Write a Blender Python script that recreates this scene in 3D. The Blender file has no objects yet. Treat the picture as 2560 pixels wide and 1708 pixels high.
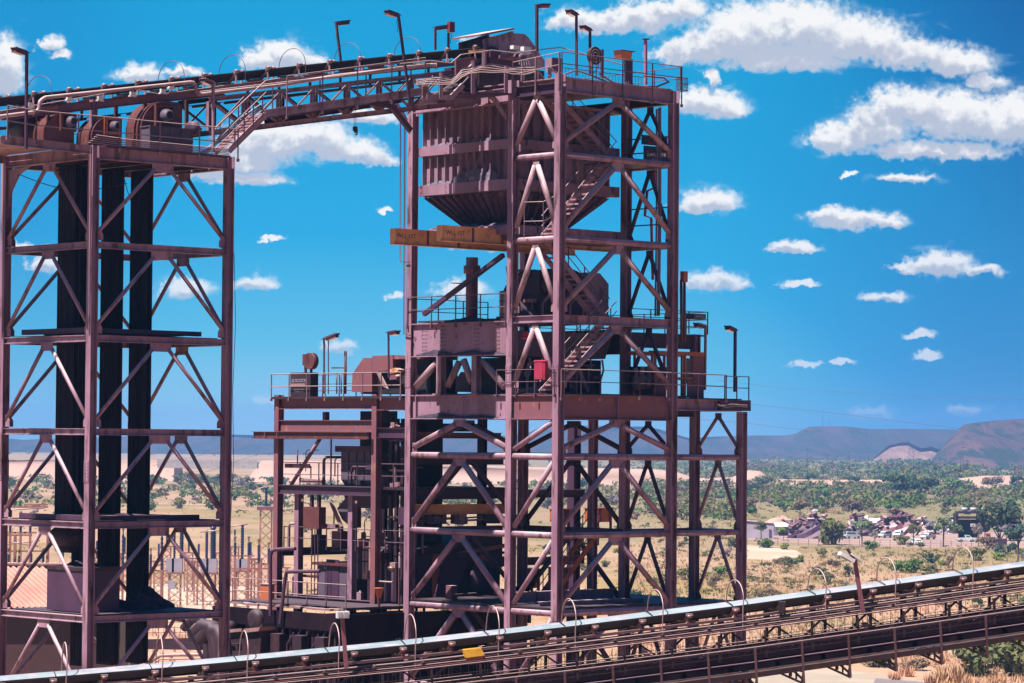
import bpy, math, random
from mathutils import Vector, Matrix
random.seed(7)
SC=bpy.context.scene; COL=SC.collection
V=Vector; Z=V((0,0,1))
# ---------------------------------------------------------------- survey: camera and the plant's own axes
F=7700.; CX=1280.; CY=854.; H=25.
PIT=math.atan(246/F); RO=math.radians(.45); TH=math.radians(47.5)
_f=V((0,math.cos(PIT),math.sin(PIT))); _u=V((0,-math.sin(PIT),math.cos(PIT)))
_r=V((1,0,0))*math.cos(RO)+_u*math.sin(RO); _up=-V((1,0,0))*math.sin(RO)+_u*math.cos(RO)
def ray(u,v): return _f+_r*((u-CX)/F)+_up*(-(v-CY)/F)
def atY(u,v,Y):
    d=ray(u,v); t=Y/d.y; return V((d.x*t,Y,H+d.z*t))
def gd(u,v,z=0.):
    d=ray(u,v); t=(z-H)/d.z; return V((d.x*t,d.y*t,z))
A=V((math.sin(TH),math.cos(TH),0)); B=V((-math.cos(TH),math.sin(TH),0)); O=V((2.155,142,0))
def W(a,b,z): return O+A*a+B*b+Z*z
def fb(b,u,v):                       # sight line onto the plant plane b
    d=ray(u,v); t=(b+O.dot(B))/d.dot(B); p=d*t-O; return p.dot(A),H+d.z*t
def fa(a,u,v):
    d=ray(u,v); t=(a+O.dot(A))/d.dot(A); p=d*t-O; return p.dot(B),H+d.z*t
def PB(b,u,v): a,z=fb(b,u,v); return W(a,b,z)
def PA(a,u,v): b,z=fa(a,u,v); return W(a,b,z)

cam=bpy.data.cameras.new('camera'); co=bpy.data.objects.new('camera',cam); COL.objects.link(co)
m=Matrix((_r,_up,-_f)).transposed().to_4x4(); m.translation=V((0,0,H)); co.matrix_world=m
cam.sensor_width=36; cam.lens=F/2560*36; cam.clip_start=1; cam.clip_end=60000; SC.camera=co
SC.view_settings.view_transform='Standard'; SC.view_settings.look='None'; SC.view_settings.exposure=1.4; SC.view_settings.gamma=1
SC.cycles.max_bounces=6; SC.cycles.diffuse_bounces=3; SC.cycles.volume_bounces=0; SC.cycles.transparent_max_bounces=8

# ---------------------------------------------------------------- mesh builder
class MB:
    def __init__(s): s.v=[]; s.f=[]; s.s=[]
    def add(s,vs,fs,smooth=False):
        o=len(s.v); s.v+= [tuple(x) for x in vs]
        for f in fs: s.f.append(tuple(i+o for i in f)); s.s.append(smooth)
        return s
    def hexa(s,p):                     # 8 pts: bottom 4, top 4
        return s.add(p,[(3,2,1,0),(4,5,6,7),(0,1,5,4),(1,2,6,5),(2,3,7,6),(3,0,4,7)])
    def box(s,a0,a1,b0,b1,z0,z1):      # box on the plant axes
        return s.hexa([W(a0,b0,z0),W(a1,b0,z0),W(a1,b1,z0),W(a0,b1,z0),W(a0,b0,z1),W(a1,b0,z1),W(a1,b1,z1),W(a0,b1,z1)])
    def obox(s,c,x,y,z):               # centre and three half vectors
        c=V(c);x=V(x);y=V(y);z=V(z)
        return s.hexa([c-x-y-z,c+x-y-z,c+x+y-z,c-x+y-z,c-x-y+z,c+x-y+z,c+x+y+z,c-x+y+z])
    def _ax(s,p,q,up):
        d=(q-p).normalized(); up=V(up)
        if abs(d.dot(up))>.98: up=A
        sd=d.cross(up).normalized(); return d,sd,sd.cross(d)
    def bar(s,p,q,w,h=None,up=Z):
        p=V(p);q=V(q);h=h or w; d,sd,u=s._ax(p,q,up)
        return s.obox((p+q)/2,(q-p)/2,sd*(w/2),u*(h/2))
    def prof(s,p,q,pts,up=Z,smooth=False):
        p=V(p);q=V(q);d,sd,u=s._ax(p,q,up); n=len(pts)
        vs=[p+sd*x+u*y for x,y in pts]+[q+sd*x+u*y for x,y in pts]
        return s.add(vs,[(i,(i+1)%n,(i+1)%n+n,i+n) for i in range(n)]+[tuple(range(n-1,-1,-1)),tuple(range(n,2*n))],smooth)
    def ibeam(s,p,q,h,w,tf=.025,tw=.02,up=Z):
        a=w/2;b=h/2;c=tw/2;e=b-tf
        return s.prof(p,q,[(-a,-b),(a,-b),(a,-e),(c,-e),(c,e),(a,e),(a,b),(-a,b),(-a,e),(-c,e),(-c,-e),(-a,-e)],up)
    def chan(s,p,q,h,w,t=.02,up=Z,sg=1):
        b=h/2; pts=[(0,-b),(w,-b),(w,-b+t),(t,-b+t),(t,b-t),(w,b-t),(w,b),(0,b)]
        if sg<0: pts=[(-x,y) for x,y in reversed(pts)]
        return s.prof(p,q,pts,up)
    def tube(s,p,q,r,n=8,r2=None):
        p=V(p);q=V(q);d,sd,u=s._ax(p,q,Z); r2=r if r2 is None else r2
        c=[(math.cos(2*math.pi*i/n),math.sin(2*math.pi*i/n)) for i in range(n)]
        vs=[p+sd*(x*r)+u*(y*r) for x,y in c]+[q+sd*(x*r2)+u*(y*r2) for x,y in c]
        s.add(vs,[(i,(i+1)%n,(i+1)%n+n,i+n) for i in range(n)],True)
        o=len(s.v)-2*n
        s.f+= [tuple(o+i for i in range(n-1,-1,-1)),tuple(o+n+i for i in range(n))]; s.s+=[False,False]
        return s
    def path(s,pts,r,n=6):
        pts=[V(p) for p in pts]; c=[(math.cos(2*math.pi*i/n),math.sin(2*math.pi*i/n)) for i in range(n)]
        vs=[]; N=len(pts)
        d0=(pts[1]-pts[0]).normalized(); ref=Z if abs(d0.z)<.9 else A
        sd=d0.cross(ref).normalized()
        for i,p in enumerate(pts):
            d=(pts[min(i+1,N-1)]-pts[max(i-1,0)]).normalized()
            sd=(sd-d*sd.dot(d)).normalized(); u=sd.cross(d)
            vs+=[p+sd*(x*r)+u*(y*r) for x,y in c]
        fs=[(k*n+i,k*n+(i+1)%n,(k+1)*n+(i+1)%n,(k+1)*n+i) for k in range(N-1) for i in range(n)]
        s.add(vs,fs,True); s.add(vs[:n],[tuple(range(n-1,-1,-1))]); s.add(vs[-n:],[tuple(range(n))]); return s
    def prism(s,pts,vec,smooth=False):
        pts=[V(p) for p in pts]; vec=V(vec); n=len(pts)
        return s.add(pts+[p+vec for p in pts],[(i,(i+1)%n,(i+1)%n+n,i+n) for i in range(n)]+[tuple(range(n-1,-1,-1)),tuple(range(n,2*n))],smooth)
    def disc(s,c,ax,r,t,n=20):
        c=V(c);ax=V(ax).normalized(); return s.tube(c-ax*(t/2),c+ax*(t/2),r,n)
    def lathe(s,c,ax,prof,n=16):
        c=V(c);ax=V(ax).normalized(); ref=Z if abs(ax.z)<.9 else A; sd=ax.cross(ref).normalized(); u=sd.cross(ax); vs=[]
        for r,t in prof: vs+=[c+ax*t+sd*(r*math.cos(2*math.pi*i/n))+u*(r*math.sin(2*math.pi*i/n)) for i in range(n)]
        fs=[(k*n+i,k*n+(i+1)%n,(k+1)*n+(i+1)%n,(k+1)*n+i) for k in range(len(prof)-1) for i in range(n)]
        s.add(vs,fs,True); s.add(vs[:n],[tuple(range(n-1,-1,-1))]); s.add(vs[-n:],[tuple(range(n))]); return s
    def mound(s,c,rx,ry,h,x=None,y=None,n=7,m=14,seed=0):   # lumpy heap
        rd=random.Random(seed); x=V(x or A); y=V(y or B); c=V(c); vs=[]
        for k in range(n+1):
            t=k/n
            for i in range(m):
                an=2*math.pi*i/m; rr=(1-t)*(1+rd.uniform(-.16,.16)); hz=h*(1-(1-t)**1.6)*(1+rd.uniform(-.18,.18)) if k else -.02
                vs.append(c+x*(rx*rr*math.cos(an))+y*(ry*rr*math.sin(an))+Z*hz)
        fs=[(k*m+i,k*m+(i+1)%m,(k+1)*m+(i+1)%m,(k+1)*m+i) for k in range(n) for i in range(m)]
        return s.add(vs,fs)
    def build(s,name,mat,parent=None,loc=None,link=True):
        me=bpy.data.meshes.new(name); o=bpy.data.objects.new(name,me)
        base=V((0,0,0)); pp=parent
        if parent is not None:
            base=V(parent['_w'])
        elif loc is not None: base=V(loc)
        me.from_pydata([tuple(V(p)-base) for p in s.v],[],s.f); me.update()
        me.polygons.foreach_set('use_smooth',s.s)
        me.materials.append(mat)
        o['_w']=tuple(base)
        if parent is not None: o.parent=parent
        elif loc is not None: o.location=loc
        COL.objects.link(o); return o
def tag(o,label=None,cat=None,group=None,kind=None):
    if label: o['label']=label
    if cat: o['category']=cat
    if group: o['group']=group
    if kind: o['kind']=kind
    return o
def thing(name,label,cat,loc,group=None):
    o=bpy.data.objects.new(name,None); COL.objects.link(o); o.location=V(loc); o['_w']=tuple(V(loc)); o.empty_display_size=.3
    return tag(o,label,cat,group)
def dup(o,loc=None,rz=0,sc=1,parent=None,label=None,group=None):
    c=o.copy(); COL.objects.link(c)
    if parent is not None: c.parent=parent
    else:
        c.location=loc; c.rotation_euler=(0,0,rz); c.scale=(sc,sc,sc) if not hasattr(sc,'__len__') else sc
        c['_w']=tuple(loc)
    if label: c['label']=label
    if group: c['group']=group
    for ch in list(o.children): dup(ch,parent=c)
    return c

# ---------------------------------------------------------------- materials
KC=.80
def nt(mt): mt.use_nodes=True; t=mt.node_tree; return t,t.nodes,t.links
def mat(name,c,c2=None,sc=1.2,lo=.4,hi=.65,rough=.6,metal=0.,c3=None,sc3=6.,lo3=.56,hi3=.7,stretch=(1,1,1),spec=.3,dust=None,bump=0,bsc=8,bdist=1.):
    c,c2,c3,dust=[tuple(q*KC for q in x) if x else x for x in (c,c2,c3,dust)]
    mt=bpy.data.materials.new(name); t,N,L=nt(mt); b=N['Principled BSDF']; b.inputs['Base Color'].default_value=(*c,1)
    b.inputs['Roughness'].default_value=rough; b.inputs['Metallic'].default_value=metal; b.inputs['Specular IOR Level'].default_value=spec
    b.inputs['Base Color'].default_value=(*c,1)
    if c2:
        tc=N.new('ShaderNodeTexCoord'); mp=N.new('ShaderNodeMapping'); mp.inputs['Scale'].default_value=stretch; L.new(tc.outputs['Object'],mp.inputs[0])
        def layer(prev,col,scale,l,h,det=6):
            n=N.new('ShaderNodeTexNoise'); n.inputs['Scale'].default_value=scale; n.inputs['Detail'].default_value=det; n.inputs['Roughness'].default_value=.62; L.new(mp.outputs[0],n.inputs[0])
            r=N.new('ShaderNodeMapRange'); r.inputs[1].default_value=l; r.inputs[2].default_value=h; L.new(n.outputs[0],r.inputs[0])
            x=N.new('ShaderNodeMix'); x.data_type='RGBA'; L.new(r.outputs[0],x.inputs[0])
            if prev is None: x.inputs[6].default_value=(*c,1)
            else: L.new(prev,x.inputs[6])
            x.inputs[7].default_value=(*col,1); return x.outputs[2]
        o=layer(None,c2,sc,lo,hi)
        if c3: o=layer(o,c3,sc3,lo3,hi3)
        if dust:                                   # ore dust on what faces up, paled to paint sunlit highlights there
            g=N.new('ShaderNodeNewGeometry'); sp=N.new('ShaderNodeSeparateXYZ'); L.new(g.outputs['Normal'],sp.inputs[0])
            r=N.new('ShaderNodeMapRange'); r.inputs[1].default_value=.35; r.inputs[2].default_value=.85; r.inputs[4].default_value=.85; L.new(sp.outputs[2],r.inputs[0])
            x=N.new('ShaderNodeMix'); x.data_type='RGBA'; L.new(r.outputs[0],x.inputs[0]); L.new(o,x.inputs[6]); x.inputs[7].default_value=(*dust,1); o=x.outputs[2]
        L.new(o,b.inputs['Base Color'])
        if bump:
            n=N.new('ShaderNodeTexNoise'); n.inputs['Scale'].default_value=bsc; n.inputs['Detail'].default_value=5; L.new(mp.outputs[0],n.inputs[0])
            bp=N.new('ShaderNodeBump'); bp.inputs['Strength'].default_value=bump; bp.inputs['Distance'].default_value=bdist; L.new(n.outputs[0],bp.inputs['Height']); L.new(bp.outputs[0],b.inputs['Normal'])
    return mt
DUST_GLINT=(.56,.43,.44)
M={}
M['mauve']=mat('mauve_steel',(.19,.092,.145),(.30,.165,.225),.9,.36,.6,.55,0,(.085,.04,.04),2.6,.53,.66,(1,1,.22),.35,DUST_GLINT)
M['mauve2']=mat('mauve_steel_weathered',(.20,.105,.15),(.31,.185,.215),.7,.38,.6,.6,0,(.10,.05,.045),2.4,.52,.66,(1,1,.3),.3,DUST_GLINT)
M['plate']=mat('girder_plate',(.28,.155,.225),(.22,.115,.155),.6,.42,.6,.6,0,(.08,.03,.055),2.6,.58,.66,(1,1,.6),.3,DUST_GLINT)
M['redplate']=mat('rust_red_plate',(.19,.062,.07),(.15,.06,.09),.8,.4,.62,.6,0,(.24,.12,.09),1.8,.55,.72,(1,1,.7),.3,DUST_GLINT)
M['plum']=mat('plum_shade_steel',(.06,.023,.055),(.045,.018,.042),.7,.4,.6,.6,0,(.11,.04,.03),2.,.6,.75,(1,1,.5),.3,(.2,.12,.15))  # plum steel, also the shaded copy of mauve on far and back members
M['plum2']=mat('plum_machinery',(.034,.014,.024),(.022,.01,.018),.9,.4,.6,.6,0,(.07,.03,.025),2.5,.55,.72,(1,1,.6),.3,(.10,.07,.085))
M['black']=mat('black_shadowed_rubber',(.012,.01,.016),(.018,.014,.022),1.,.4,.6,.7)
M['rubber']=mat('conveyor_rubber',(.02,.015,.024),(.04,.03,.04),.8,.45,.65,.7,0,None,6,.5,.6,(1,1,1),.3,(.05,.04,.05))
M['ribbed']=mat('ribbed_belt',(.013,.010,.017),(.026,.019,.031),3.,.4,.6,.8,0,None,6,.5,.6,(1,1,.1),.1)
M['rail']=mat('dusty_rail',(.20,.11,.12),(.14,.07,.09),1.5,.4,.6,.4,.0,None,4,.5,.6,(1,1,1),.5,(.62,.5,.48))
M['railpink']=mat('dusty_pipe',(.27,.15,.15),(.2,.10,.10),1.3,.4,.6,.4,0,(.32,.2,.19),2.5,.55,.7,(1,1,1),.5,(.64,.48,.46))
M['darkrail']=mat('dark_rail',(.06,.035,.06),(.09,.045,.06),1.4,.4,.6,.5,0,None,4,.5,.6,(1,1,1),.4,(.25,.16,.2))
M['rust']=mat('rust_red_guard',(.11,.032,.028),(.075,.022,.03),1.2,.4,.6,.6,0,(.2,.065,.03),2.5,.58,.7,(1,1,1),.3)
M['orange']=mat('orange_paint',(.42,.11,.04),(.34,.085,.045),1.4,.4,.6,.5,0,(.3,.08,.05),3.,.6,.75)
M['redpaint']=mat('red_paint',(.34,.022,.06),(.24,.02,.045),1.2,.4,.6,.5)
M['crane']=mat('crane_yellow',(.74,.36,.16),(.60,.26,.11),.9,.4,.6,.6,0,(.15,.06,.04),1.6,.52,.7,(1,1,1),.3,(.4,.32,.33))
M['yellow']=mat('bright_yellow',(.68,.34,.025),(.5,.24,.03),2,.4,.6,.6,0,(.2,.1,.04),5.,.58,.7)
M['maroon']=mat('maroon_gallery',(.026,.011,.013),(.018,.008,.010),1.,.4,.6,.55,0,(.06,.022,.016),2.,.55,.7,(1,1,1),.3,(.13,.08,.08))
M['maroonpipe']=mat('maroon_pipe',(.09,.04,.045),(.06,.025,.03),1.,.4,.6,.4,0,(.14,.07,.06),2.,.55,.7,(1,1,1),.45,(.42,.30,.29))
M['stair']=mat('stair_steel',(.33,.18,.21),(.27,.13,.16),1.2,.4,.6,.5,0,(.2,.09,.07),2.5,.56,.72,(1,1,1),.4,(.6,.46,.46))
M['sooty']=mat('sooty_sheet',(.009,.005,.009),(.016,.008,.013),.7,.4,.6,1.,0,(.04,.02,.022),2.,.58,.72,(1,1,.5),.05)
M['binsteel']=mat('dusty_bin_steel',(.17,.09,.14),(.29,.18,.235),.55,.38,.62,.65,0,(.07,.04,.05),1.7,.52,.68,(1,1,.35),.25,(.42,.35,.38))
M['beacon']=mat('dull_red_lamp',(.20,.03,.03),(.12,.02,.03),2.,.4,.6,.5)
M['grey']=mat('grey_enamel',(.27,.24,.29),(.21,.19,.23),1.5,.4,.6,.5,0,None,4,.5,.6,(1,1,1),.4,(.6,.55,.6))
M['white']=mat('white_paint',(.6,.58,.57),(.5,.47,.47),2.,.45,.7,.5)
M['bluegrey']=mat('bluegrey_sheet',(.10,.07,.105),(.07,.05,.075),.8,.4,.6,.6,0,(.14,.07,.07),2.,.58,.72)
M['belt_light']=mat('dusted_belt',(.29,.33,.35),(.17,.23,.26),.6,.4,.62,.55,0,(.36,.33,.36),1.2,.48,.62,(1,1,1),.4)
M['ore']=mat('ore_spillage',(.13,.11,.15),(.07,.05,.085),2.2,.4,.6,.95,0,(.19,.16,.21),5.,.5,.65)
M['darkore']=mat('dark_spillage',(.035,.025,.05),(.06,.045,.07),3.,.4,.6,.95)
M['ink']=mat('lettering_ink',(.10,.03,.03)); M['paleink']=mat('pale_lettering',(.62,.52,.6))
M['glass']=mat('lamp_glass',(.7,.55,.5),rough=.1,spec=.6)
M['signboard']=mat('dark_signboard',(.012,.012,.02),rough=.4)
M['insul']=mat('dark_insulator',(.02,.02,.05),rough=.25,spec=.6)
M['lattice']=mat('lattice_steel',(.30,.12,.095),(.22,.085,.075),.8,.4,.6,.6)
M['concrete']=mat('concrete',(.42,.36,.34),(.34,.29,.28),.6,.4,.6,.9)

def text(s,size,p,xd,yd,mt,parent,name='lettering',thick=.004):
    cu=bpy.data.curves.new(name,'FONT'); cu.body=s; cu.size=size; cu.extrude=thick; cu.align_x='CENTER'; cu.align_y='CENTER'
    t_=bpy.data.objects.new(name,cu); COL.objects.link(t_); bpy.context.view_layer.update()
    me=bpy.data.meshes.new_from_object(t_.evaluated_get(bpy.context.evaluated_depsgraph_get())); bpy.data.objects.remove(t_); me.materials.clear(); me.materials.append(mt)
    o=bpy.data.objects.new(name,me); COL.objects.link(o)
    xd=V(xd).normalized(); yd=V(yd).normalized(); zd=xd.cross(yd)
    mm=Matrix((xd,yd,zd)).transposed().to_4x4(); 
    o.parent=parent; mm.translation=V(p)-V(parent['_w']); o.matrix_local=mm; return o

# ---------------------------------------------------------------- sun and sky
SUN_EL=math.radians(60); SUN_AZ=math.radians(228)          # azimuth from +Y towards +X: high, behind and left of the camera
sd=V((math.sin(SUN_AZ)*math.cos(SUN_EL),math.cos(SUN_AZ)*math.cos(SUN_EL),math.sin(SUN_EL)))
sl=bpy.data.lights.new('sun','SUN'); sl.energy=5.0; sl.angle=math.radians(.5); sl.color=(1,.93,.86)
so=bpy.data.objects.new('sun',sl); COL.objects.link(so); so.location=(0,0,200); so.rotation_euler=sd.to_track_quat('Z','Y').to_euler()
def make_world():
    w=bpy.data.worlds.new('World'); SC.world=w; t,N,L=nt(w); bg=N['Background']; bg.inputs[1].default_value=.053
    def mth(op,a,b=None,clamp=False):
        n=N.new('ShaderNodeMath'); n.operation=op; n.use_clamp=clamp
        for i,x in enumerate((a,b)):
            if x is None: continue
            if isinstance(x,(int,float)): n.inputs[i].default_value=x
            else: L.new(x,n.inputs[i])
        return n.outputs[0]
    def vm(op,a,b,out=0):
        n=N.new('ShaderNodeVectorMath'); n.operation=op
        for i,x in enumerate((a,b)):
            if x is None: continue
            if isinstance(x,(tuple,V)): n.inputs[i].default_value=x
            else: L.new(x,n.inputs[i])
        return n.outputs[out]
    def mix(f,a,b):
        n=N.new('ShaderNodeMix'); n.data_type='RGBA'
        for i,x in ((0,f),(6,a),(7,b)):
            if isinstance(x,(int,float)): n.inputs[i].default_value=x
            elif isinstance(x,tuple): n.inputs[i].default_value=(*x,1)
            else: L.new(x,n.inputs[i])
        return n.outputs[2]
    def rng(x,a,b,c=0,d=1,sm=False):
        n=N.new('ShaderNodeMapRange'); 
        if sm: n.interpolation_type='SMOOTHSTEP'
        L.new(x,n.inputs[0])
        for i,k in enumerate((a,b,c,d)): n.inputs[i+1].default_value=k
        return n.outputs[0]
    sk=N.new('ShaderNodeTexSky'); sk.sky_type='NISHITA'; sk.sun_disc=False; sk.sun_elevation=SUN_EL; sk.sun_rotation=SUN_AZ; sk.altitude=1100; sk.air_density=1.; sk.dust_density=.6; sk.ozone_density=2
    hs=N.new('ShaderNodeHueSaturation'); hs.inputs[1].default_value=1.35; L.new(sk.outputs[0],hs.inputs[4])
    tc=N.new('ShaderNodeTexCoord'); sp=N.new('ShaderNodeSeparateXYZ'); L.new(tc.outputs['Generated'],sp.inputs[0]); dx,dy,dz=sp.outputs
    ramp=N.new('ShaderNodeValToRGB'); L.new(rng(mth('ADD',dz,mth('MULTIPLY',mth('POWER',mth('MAXIMUM',mth('SUBTRACT',mth('DIVIDE',dx,mth('MAXIMUM',mth('ABSOLUTE',dy),.02)),.02),0.),2.),4.2)),-.01,.25),ramp.inputs[0]); cr=ramp.color_ramp
    stops=[(0,(.30,.47,.58)),(.05,(.25,.49,.60)),(.088,(.19,.46,.59)),(.16,(.065,.38,.57)),(.29,(.002,.29,.55)),(.44,(0,.262,.51)),(.577,(0,.25,.49)),(.8,(0,.17,.39)),(1,(0,.10,.29))]
    for i,(p,c) in enumerate(stops):
        e=cr.elements[i] if i<2 else cr.elements.new(p); e.position=p; e.color=(*c,1)
    ady=mth('MAXIMUM',mth('ABSOLUTE',dy),.02); U=mth('DIVIDE',dx,ady); Vv=mth('DIVIDE',dz,ady)
    # the polarised band of the sky deepens away from its bright middle
    band=rng(U,.05,.16,1.,.62,True); bandl=rng(U,-.16,-.10,.80,1.,True)
    dark=mth('MULTIPLY',band,bandl)
    body=vm('MULTIPLY',ramp.outputs[0],(10,10,10)); 
    cb=N.new('ShaderNodeCombineXYZ'); L.new(mth('POWER',dark,1.6),cb.inputs[0]); L.new(mth('POWER',dark,.75),cb.inputs[1]); L.new(mth('POWER',dark,.35),cb.inputs[2])
    body=vm('MULTIPLY',body,cb.outputs[0])
    sky=mix(.98,hs.outputs[0],body)
    # clouds: puffs of warped noise laid out in sky directions
    c2=N.new('ShaderNodeCombineXYZ'); L.new(U,c2.inputs[0]); L.new(Vv,c2.inputs[1]); q=vm('MULTIPLY',c2.outputs[0],(77,77,0))
    nw=N.new('ShaderNodeTexNoise'); nw.inputs['Scale'].default_value=2.6; nw.inputs['Detail'].default_value=6; nw.inputs['Roughness'].default_value=.55; L.new(q,nw.inputs[0])
    n2=N.new('ShaderNodeTexNoise'); n2.inputs['Scale'].default_value=7.; n2.inputs['Detail'].default_value=4; n2.inputs['Roughness'].default_value=.5; L.new(q,n2.inputs[0])
    wv=vm('MULTIPLY',vm('SUBTRACT',nw.outputs[1],(.5,.5,.5)),(.75,.5,0)); w2=vm('MULTIPLY',vm('SUBTRACT',n2.outputs[1],(.5,.5,.5)),(.15,.12,0))
    qw=vm('ADD',vm('ADD',q,wv),w2)
    P=[(1320,52,70,34),(1400,60,80,34),(1480,45,95,45),(1560,25,70,38),(1640,110,120,50),(1720,80,140,80),(1830,70,150,80),(1950,100,160,70),(2080,130,120,46),(2200,150,90,45),(2260,190,60,25),(1560,130,70,35),(1800,140,170,40),
     (1930,325,80,50),(2010,300,90,65),(2080,250,110,55),(2200,275,150,75),(2330,285,120,80),(2150,350,190,28),(1600,240,60,45),(1655,250,70,42),(1630,185,22,30),(1630,468,78,34),(1600,478,50,22),(1960,508,105,30),(1910,500,60,22),(2040,512,50,22),
     (1820,572,66,18),(1640,648,76,32),(1690,658,40,18),(1835,654,50,13),(2160,612,85,36),(2250,622,60,16),(2080,618,45,15),(2025,684,66,17),(2110,770,42,11),(2130,818,35,14),(1850,838,42,11),(1935,830,32,8),(2000,950,55,18),(2215,945,48,18),(2080,410,66,15),(1950,402,22,9),
     (5,150,55,75),(0,190,60,50),(118,105,32,24),(142,128,22,14),(325,175,62,30),(420,168,50,16),(640,135,82,42),(600,142,55,36),(700,150,60,26),(625,330,115,78),(725,325,95,58),(800,352,95,38),(560,375,95,40),(865,366,52,18),(560,412,110,22),(840,270,95,26),(480,395,90,24),
     (585,655,58,24),(430,668,75,30),(100,608,45,25),(625,550,28,8),(775,800,48,20),(905,682,20,12),(885,487,16,8),(1060,672,70,30),(610,917,32,12),(60,572,66,14),(1100,560,90,20),(1085,100,26,16),(760,345,10,5)]
    acc=None; acs=None
    for px,py,sx,sy in P:
        d=ray(px*1.0894,py*1.0894); c=V((d.x/d.y*77,d.z/d.y*77,0)); k=F/77/1.0894*1.0
        sx=sx*1.18/k*1.0; sy=sy*1.25/k
        w_=vm('MULTIPLY',vm('SUBTRACT',qw,c),(1/sx,1/sy,0)); w_=vm('MAXIMUM',w_,vm('MULTIPLY',w_,(1,-1.7,0)))
        ln=vm('LENGTH',w_,None,1); dn=mth('SUBTRACT',1.,ln)
        acc=dn if acc is None else mth('MAXIMUM',acc,dn)
        if sy*k>18:
            w_=vm('MULTIPLY',vm('SUBTRACT',qw,c-V((0,sy*.42,0))),(1/(sx*.95),1/(sy*.62),0)); dn=mth('SUBTRACT',1.,vm('LENGTH',w_,None,1))
            acs=dn if acs is None else mth('MAXIMUM',acs,dn)
    fine=mth('MULTIPLY',mth('SUBTRACT',n2.outputs[0],.5),.5)
    dens=mth('ADD',acc,fine); alpha=rng(mth('ADD',dens,mth('MULTIPLY',mth('SUBTRACT',nw.outputs[0],.5),.55)),-.04,.5,0,1,True)
    shade=mth('MULTIPLY',rng(mth('ADD',acs,mth('MULTIPLY',mth('SUBTRACT',nw.outputs[0],.5),1.6)),-.1,.6,0,1,True),.95)
    wn=N.new('ShaderNodeTexNoise'); wn.inputs['Scale'].default_value=1.3; wn.inputs['Detail'].default_value=5; wn.inputs['Roughness'].default_value=.6; wn.inputs['Distortion'].default_value=.6; ws=vm('MULTIPLY',q,(.55,1.5,0)); L.new(ws,wn.inputs[0])
    wisp=mth('MULTIPLY',rng(mth('ADD',acc,mth('MULTIPLY',mth('SUBTRACT',wn.outputs[0],.56),3.2)),-.2,.75,0,1,True),.42); alpha=mth('MAXIMUM',alpha,wisp)
    ccol=mix(shade,(7.,6.95,6.9),(3.5,3.9,4.8)); thin=rng(dens,.0,.42,0,1)
    ccol=mix(thin,(3.4,5.2,6.4),ccol)
    up_=rng(dz,.0,.02,0,1); alpha=mth('MULTIPLY',alpha,up_); alpha=mth('MULTIPLY',alpha,rng(Vv,.02,.07,.62,.98))
    L.new(mix(alpha,sky,ccol),bg.inputs[0])
make_world(); SC.world.cycles.sampling_method='MANUAL'; SC.world.cycles.sample_map_resolution=256
# ================================================================ shared steelwork helpers
def post_rail(T,pts,h=1.1,sp=1.8,mt='rail',r=.024,mids=(.52,),name='handrail',kick=False,down=.0,pr=.026):
    """top and knee rails through deck points, every post a piece of its own"""
    pts=[V(p) for p in pts]; mb=MB()
    for f in (1.,)+tuple(mids): mb.path([p+Z*(h*f) for p in pts],r,6)
    if kick:
        for p,q in zip(pts,pts[1:]): mb.bar(p+Z*.07,q+Z*.07,.012,.14)
    o=mb.build(name,M[mt],T)
    for p,q in zip(pts,pts[1:]):
        n=max(1,round((q-p).length/sp))
        for i in range(n+(1 if q is pts[-1] else 0)):
            c=p.lerp(q,i/n); b=MB(); b.bar(c-Z*down,c+Z*(h-.001),pr*1.7,pr*1.7,A)
            if down: b.bar(c-Z*down-A*.05,c-Z*down+A*.05,.1,.14)
            b.build('post',M[mt],o)
    return o
def stair(T,top,bot,w,n,mt='stair',railm='rail',rails=(0,1),name='stair_flight'):
    """stringers along top->bot, w = width vector"""
    top=V(top);bot=V(bot);w=V(w); mb=MB(); d=(bot-top); 
    for o in (V((0,0,0)),w): mb.bar(top+o,bot+o,.05,.27)
    s=mb.build(name,M[mt],T); run=V((d.x,d.y,0)).normalized()
    for i in range(n):
        c=top+d*((i+.5)/n)+Z*.05+w*.5; b=MB(); b.obox(c,w*.5-w.normalized()*.03,run*.13,Z*.018); b.obox(c+run*.125-Z*.03,w*.5-w.normalized()*.03,run*.006,Z*.03)
        b.build('tread',M[mt],s)
    for k in rails:
        o=w*k+w.normalized()*(.03 if k else -.03); r=MB()
        for h in (1.,.52): r.path([top+o+Z*h,bot+o+Z*h],.022,6)
        for i in range(4): c=top.lerp(bot,(i+.4)/4)+o; r.bar(c,c+Z*1.,.04,.04)
        r.build('stair_handrail',M[railm],s)
    return s
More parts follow.
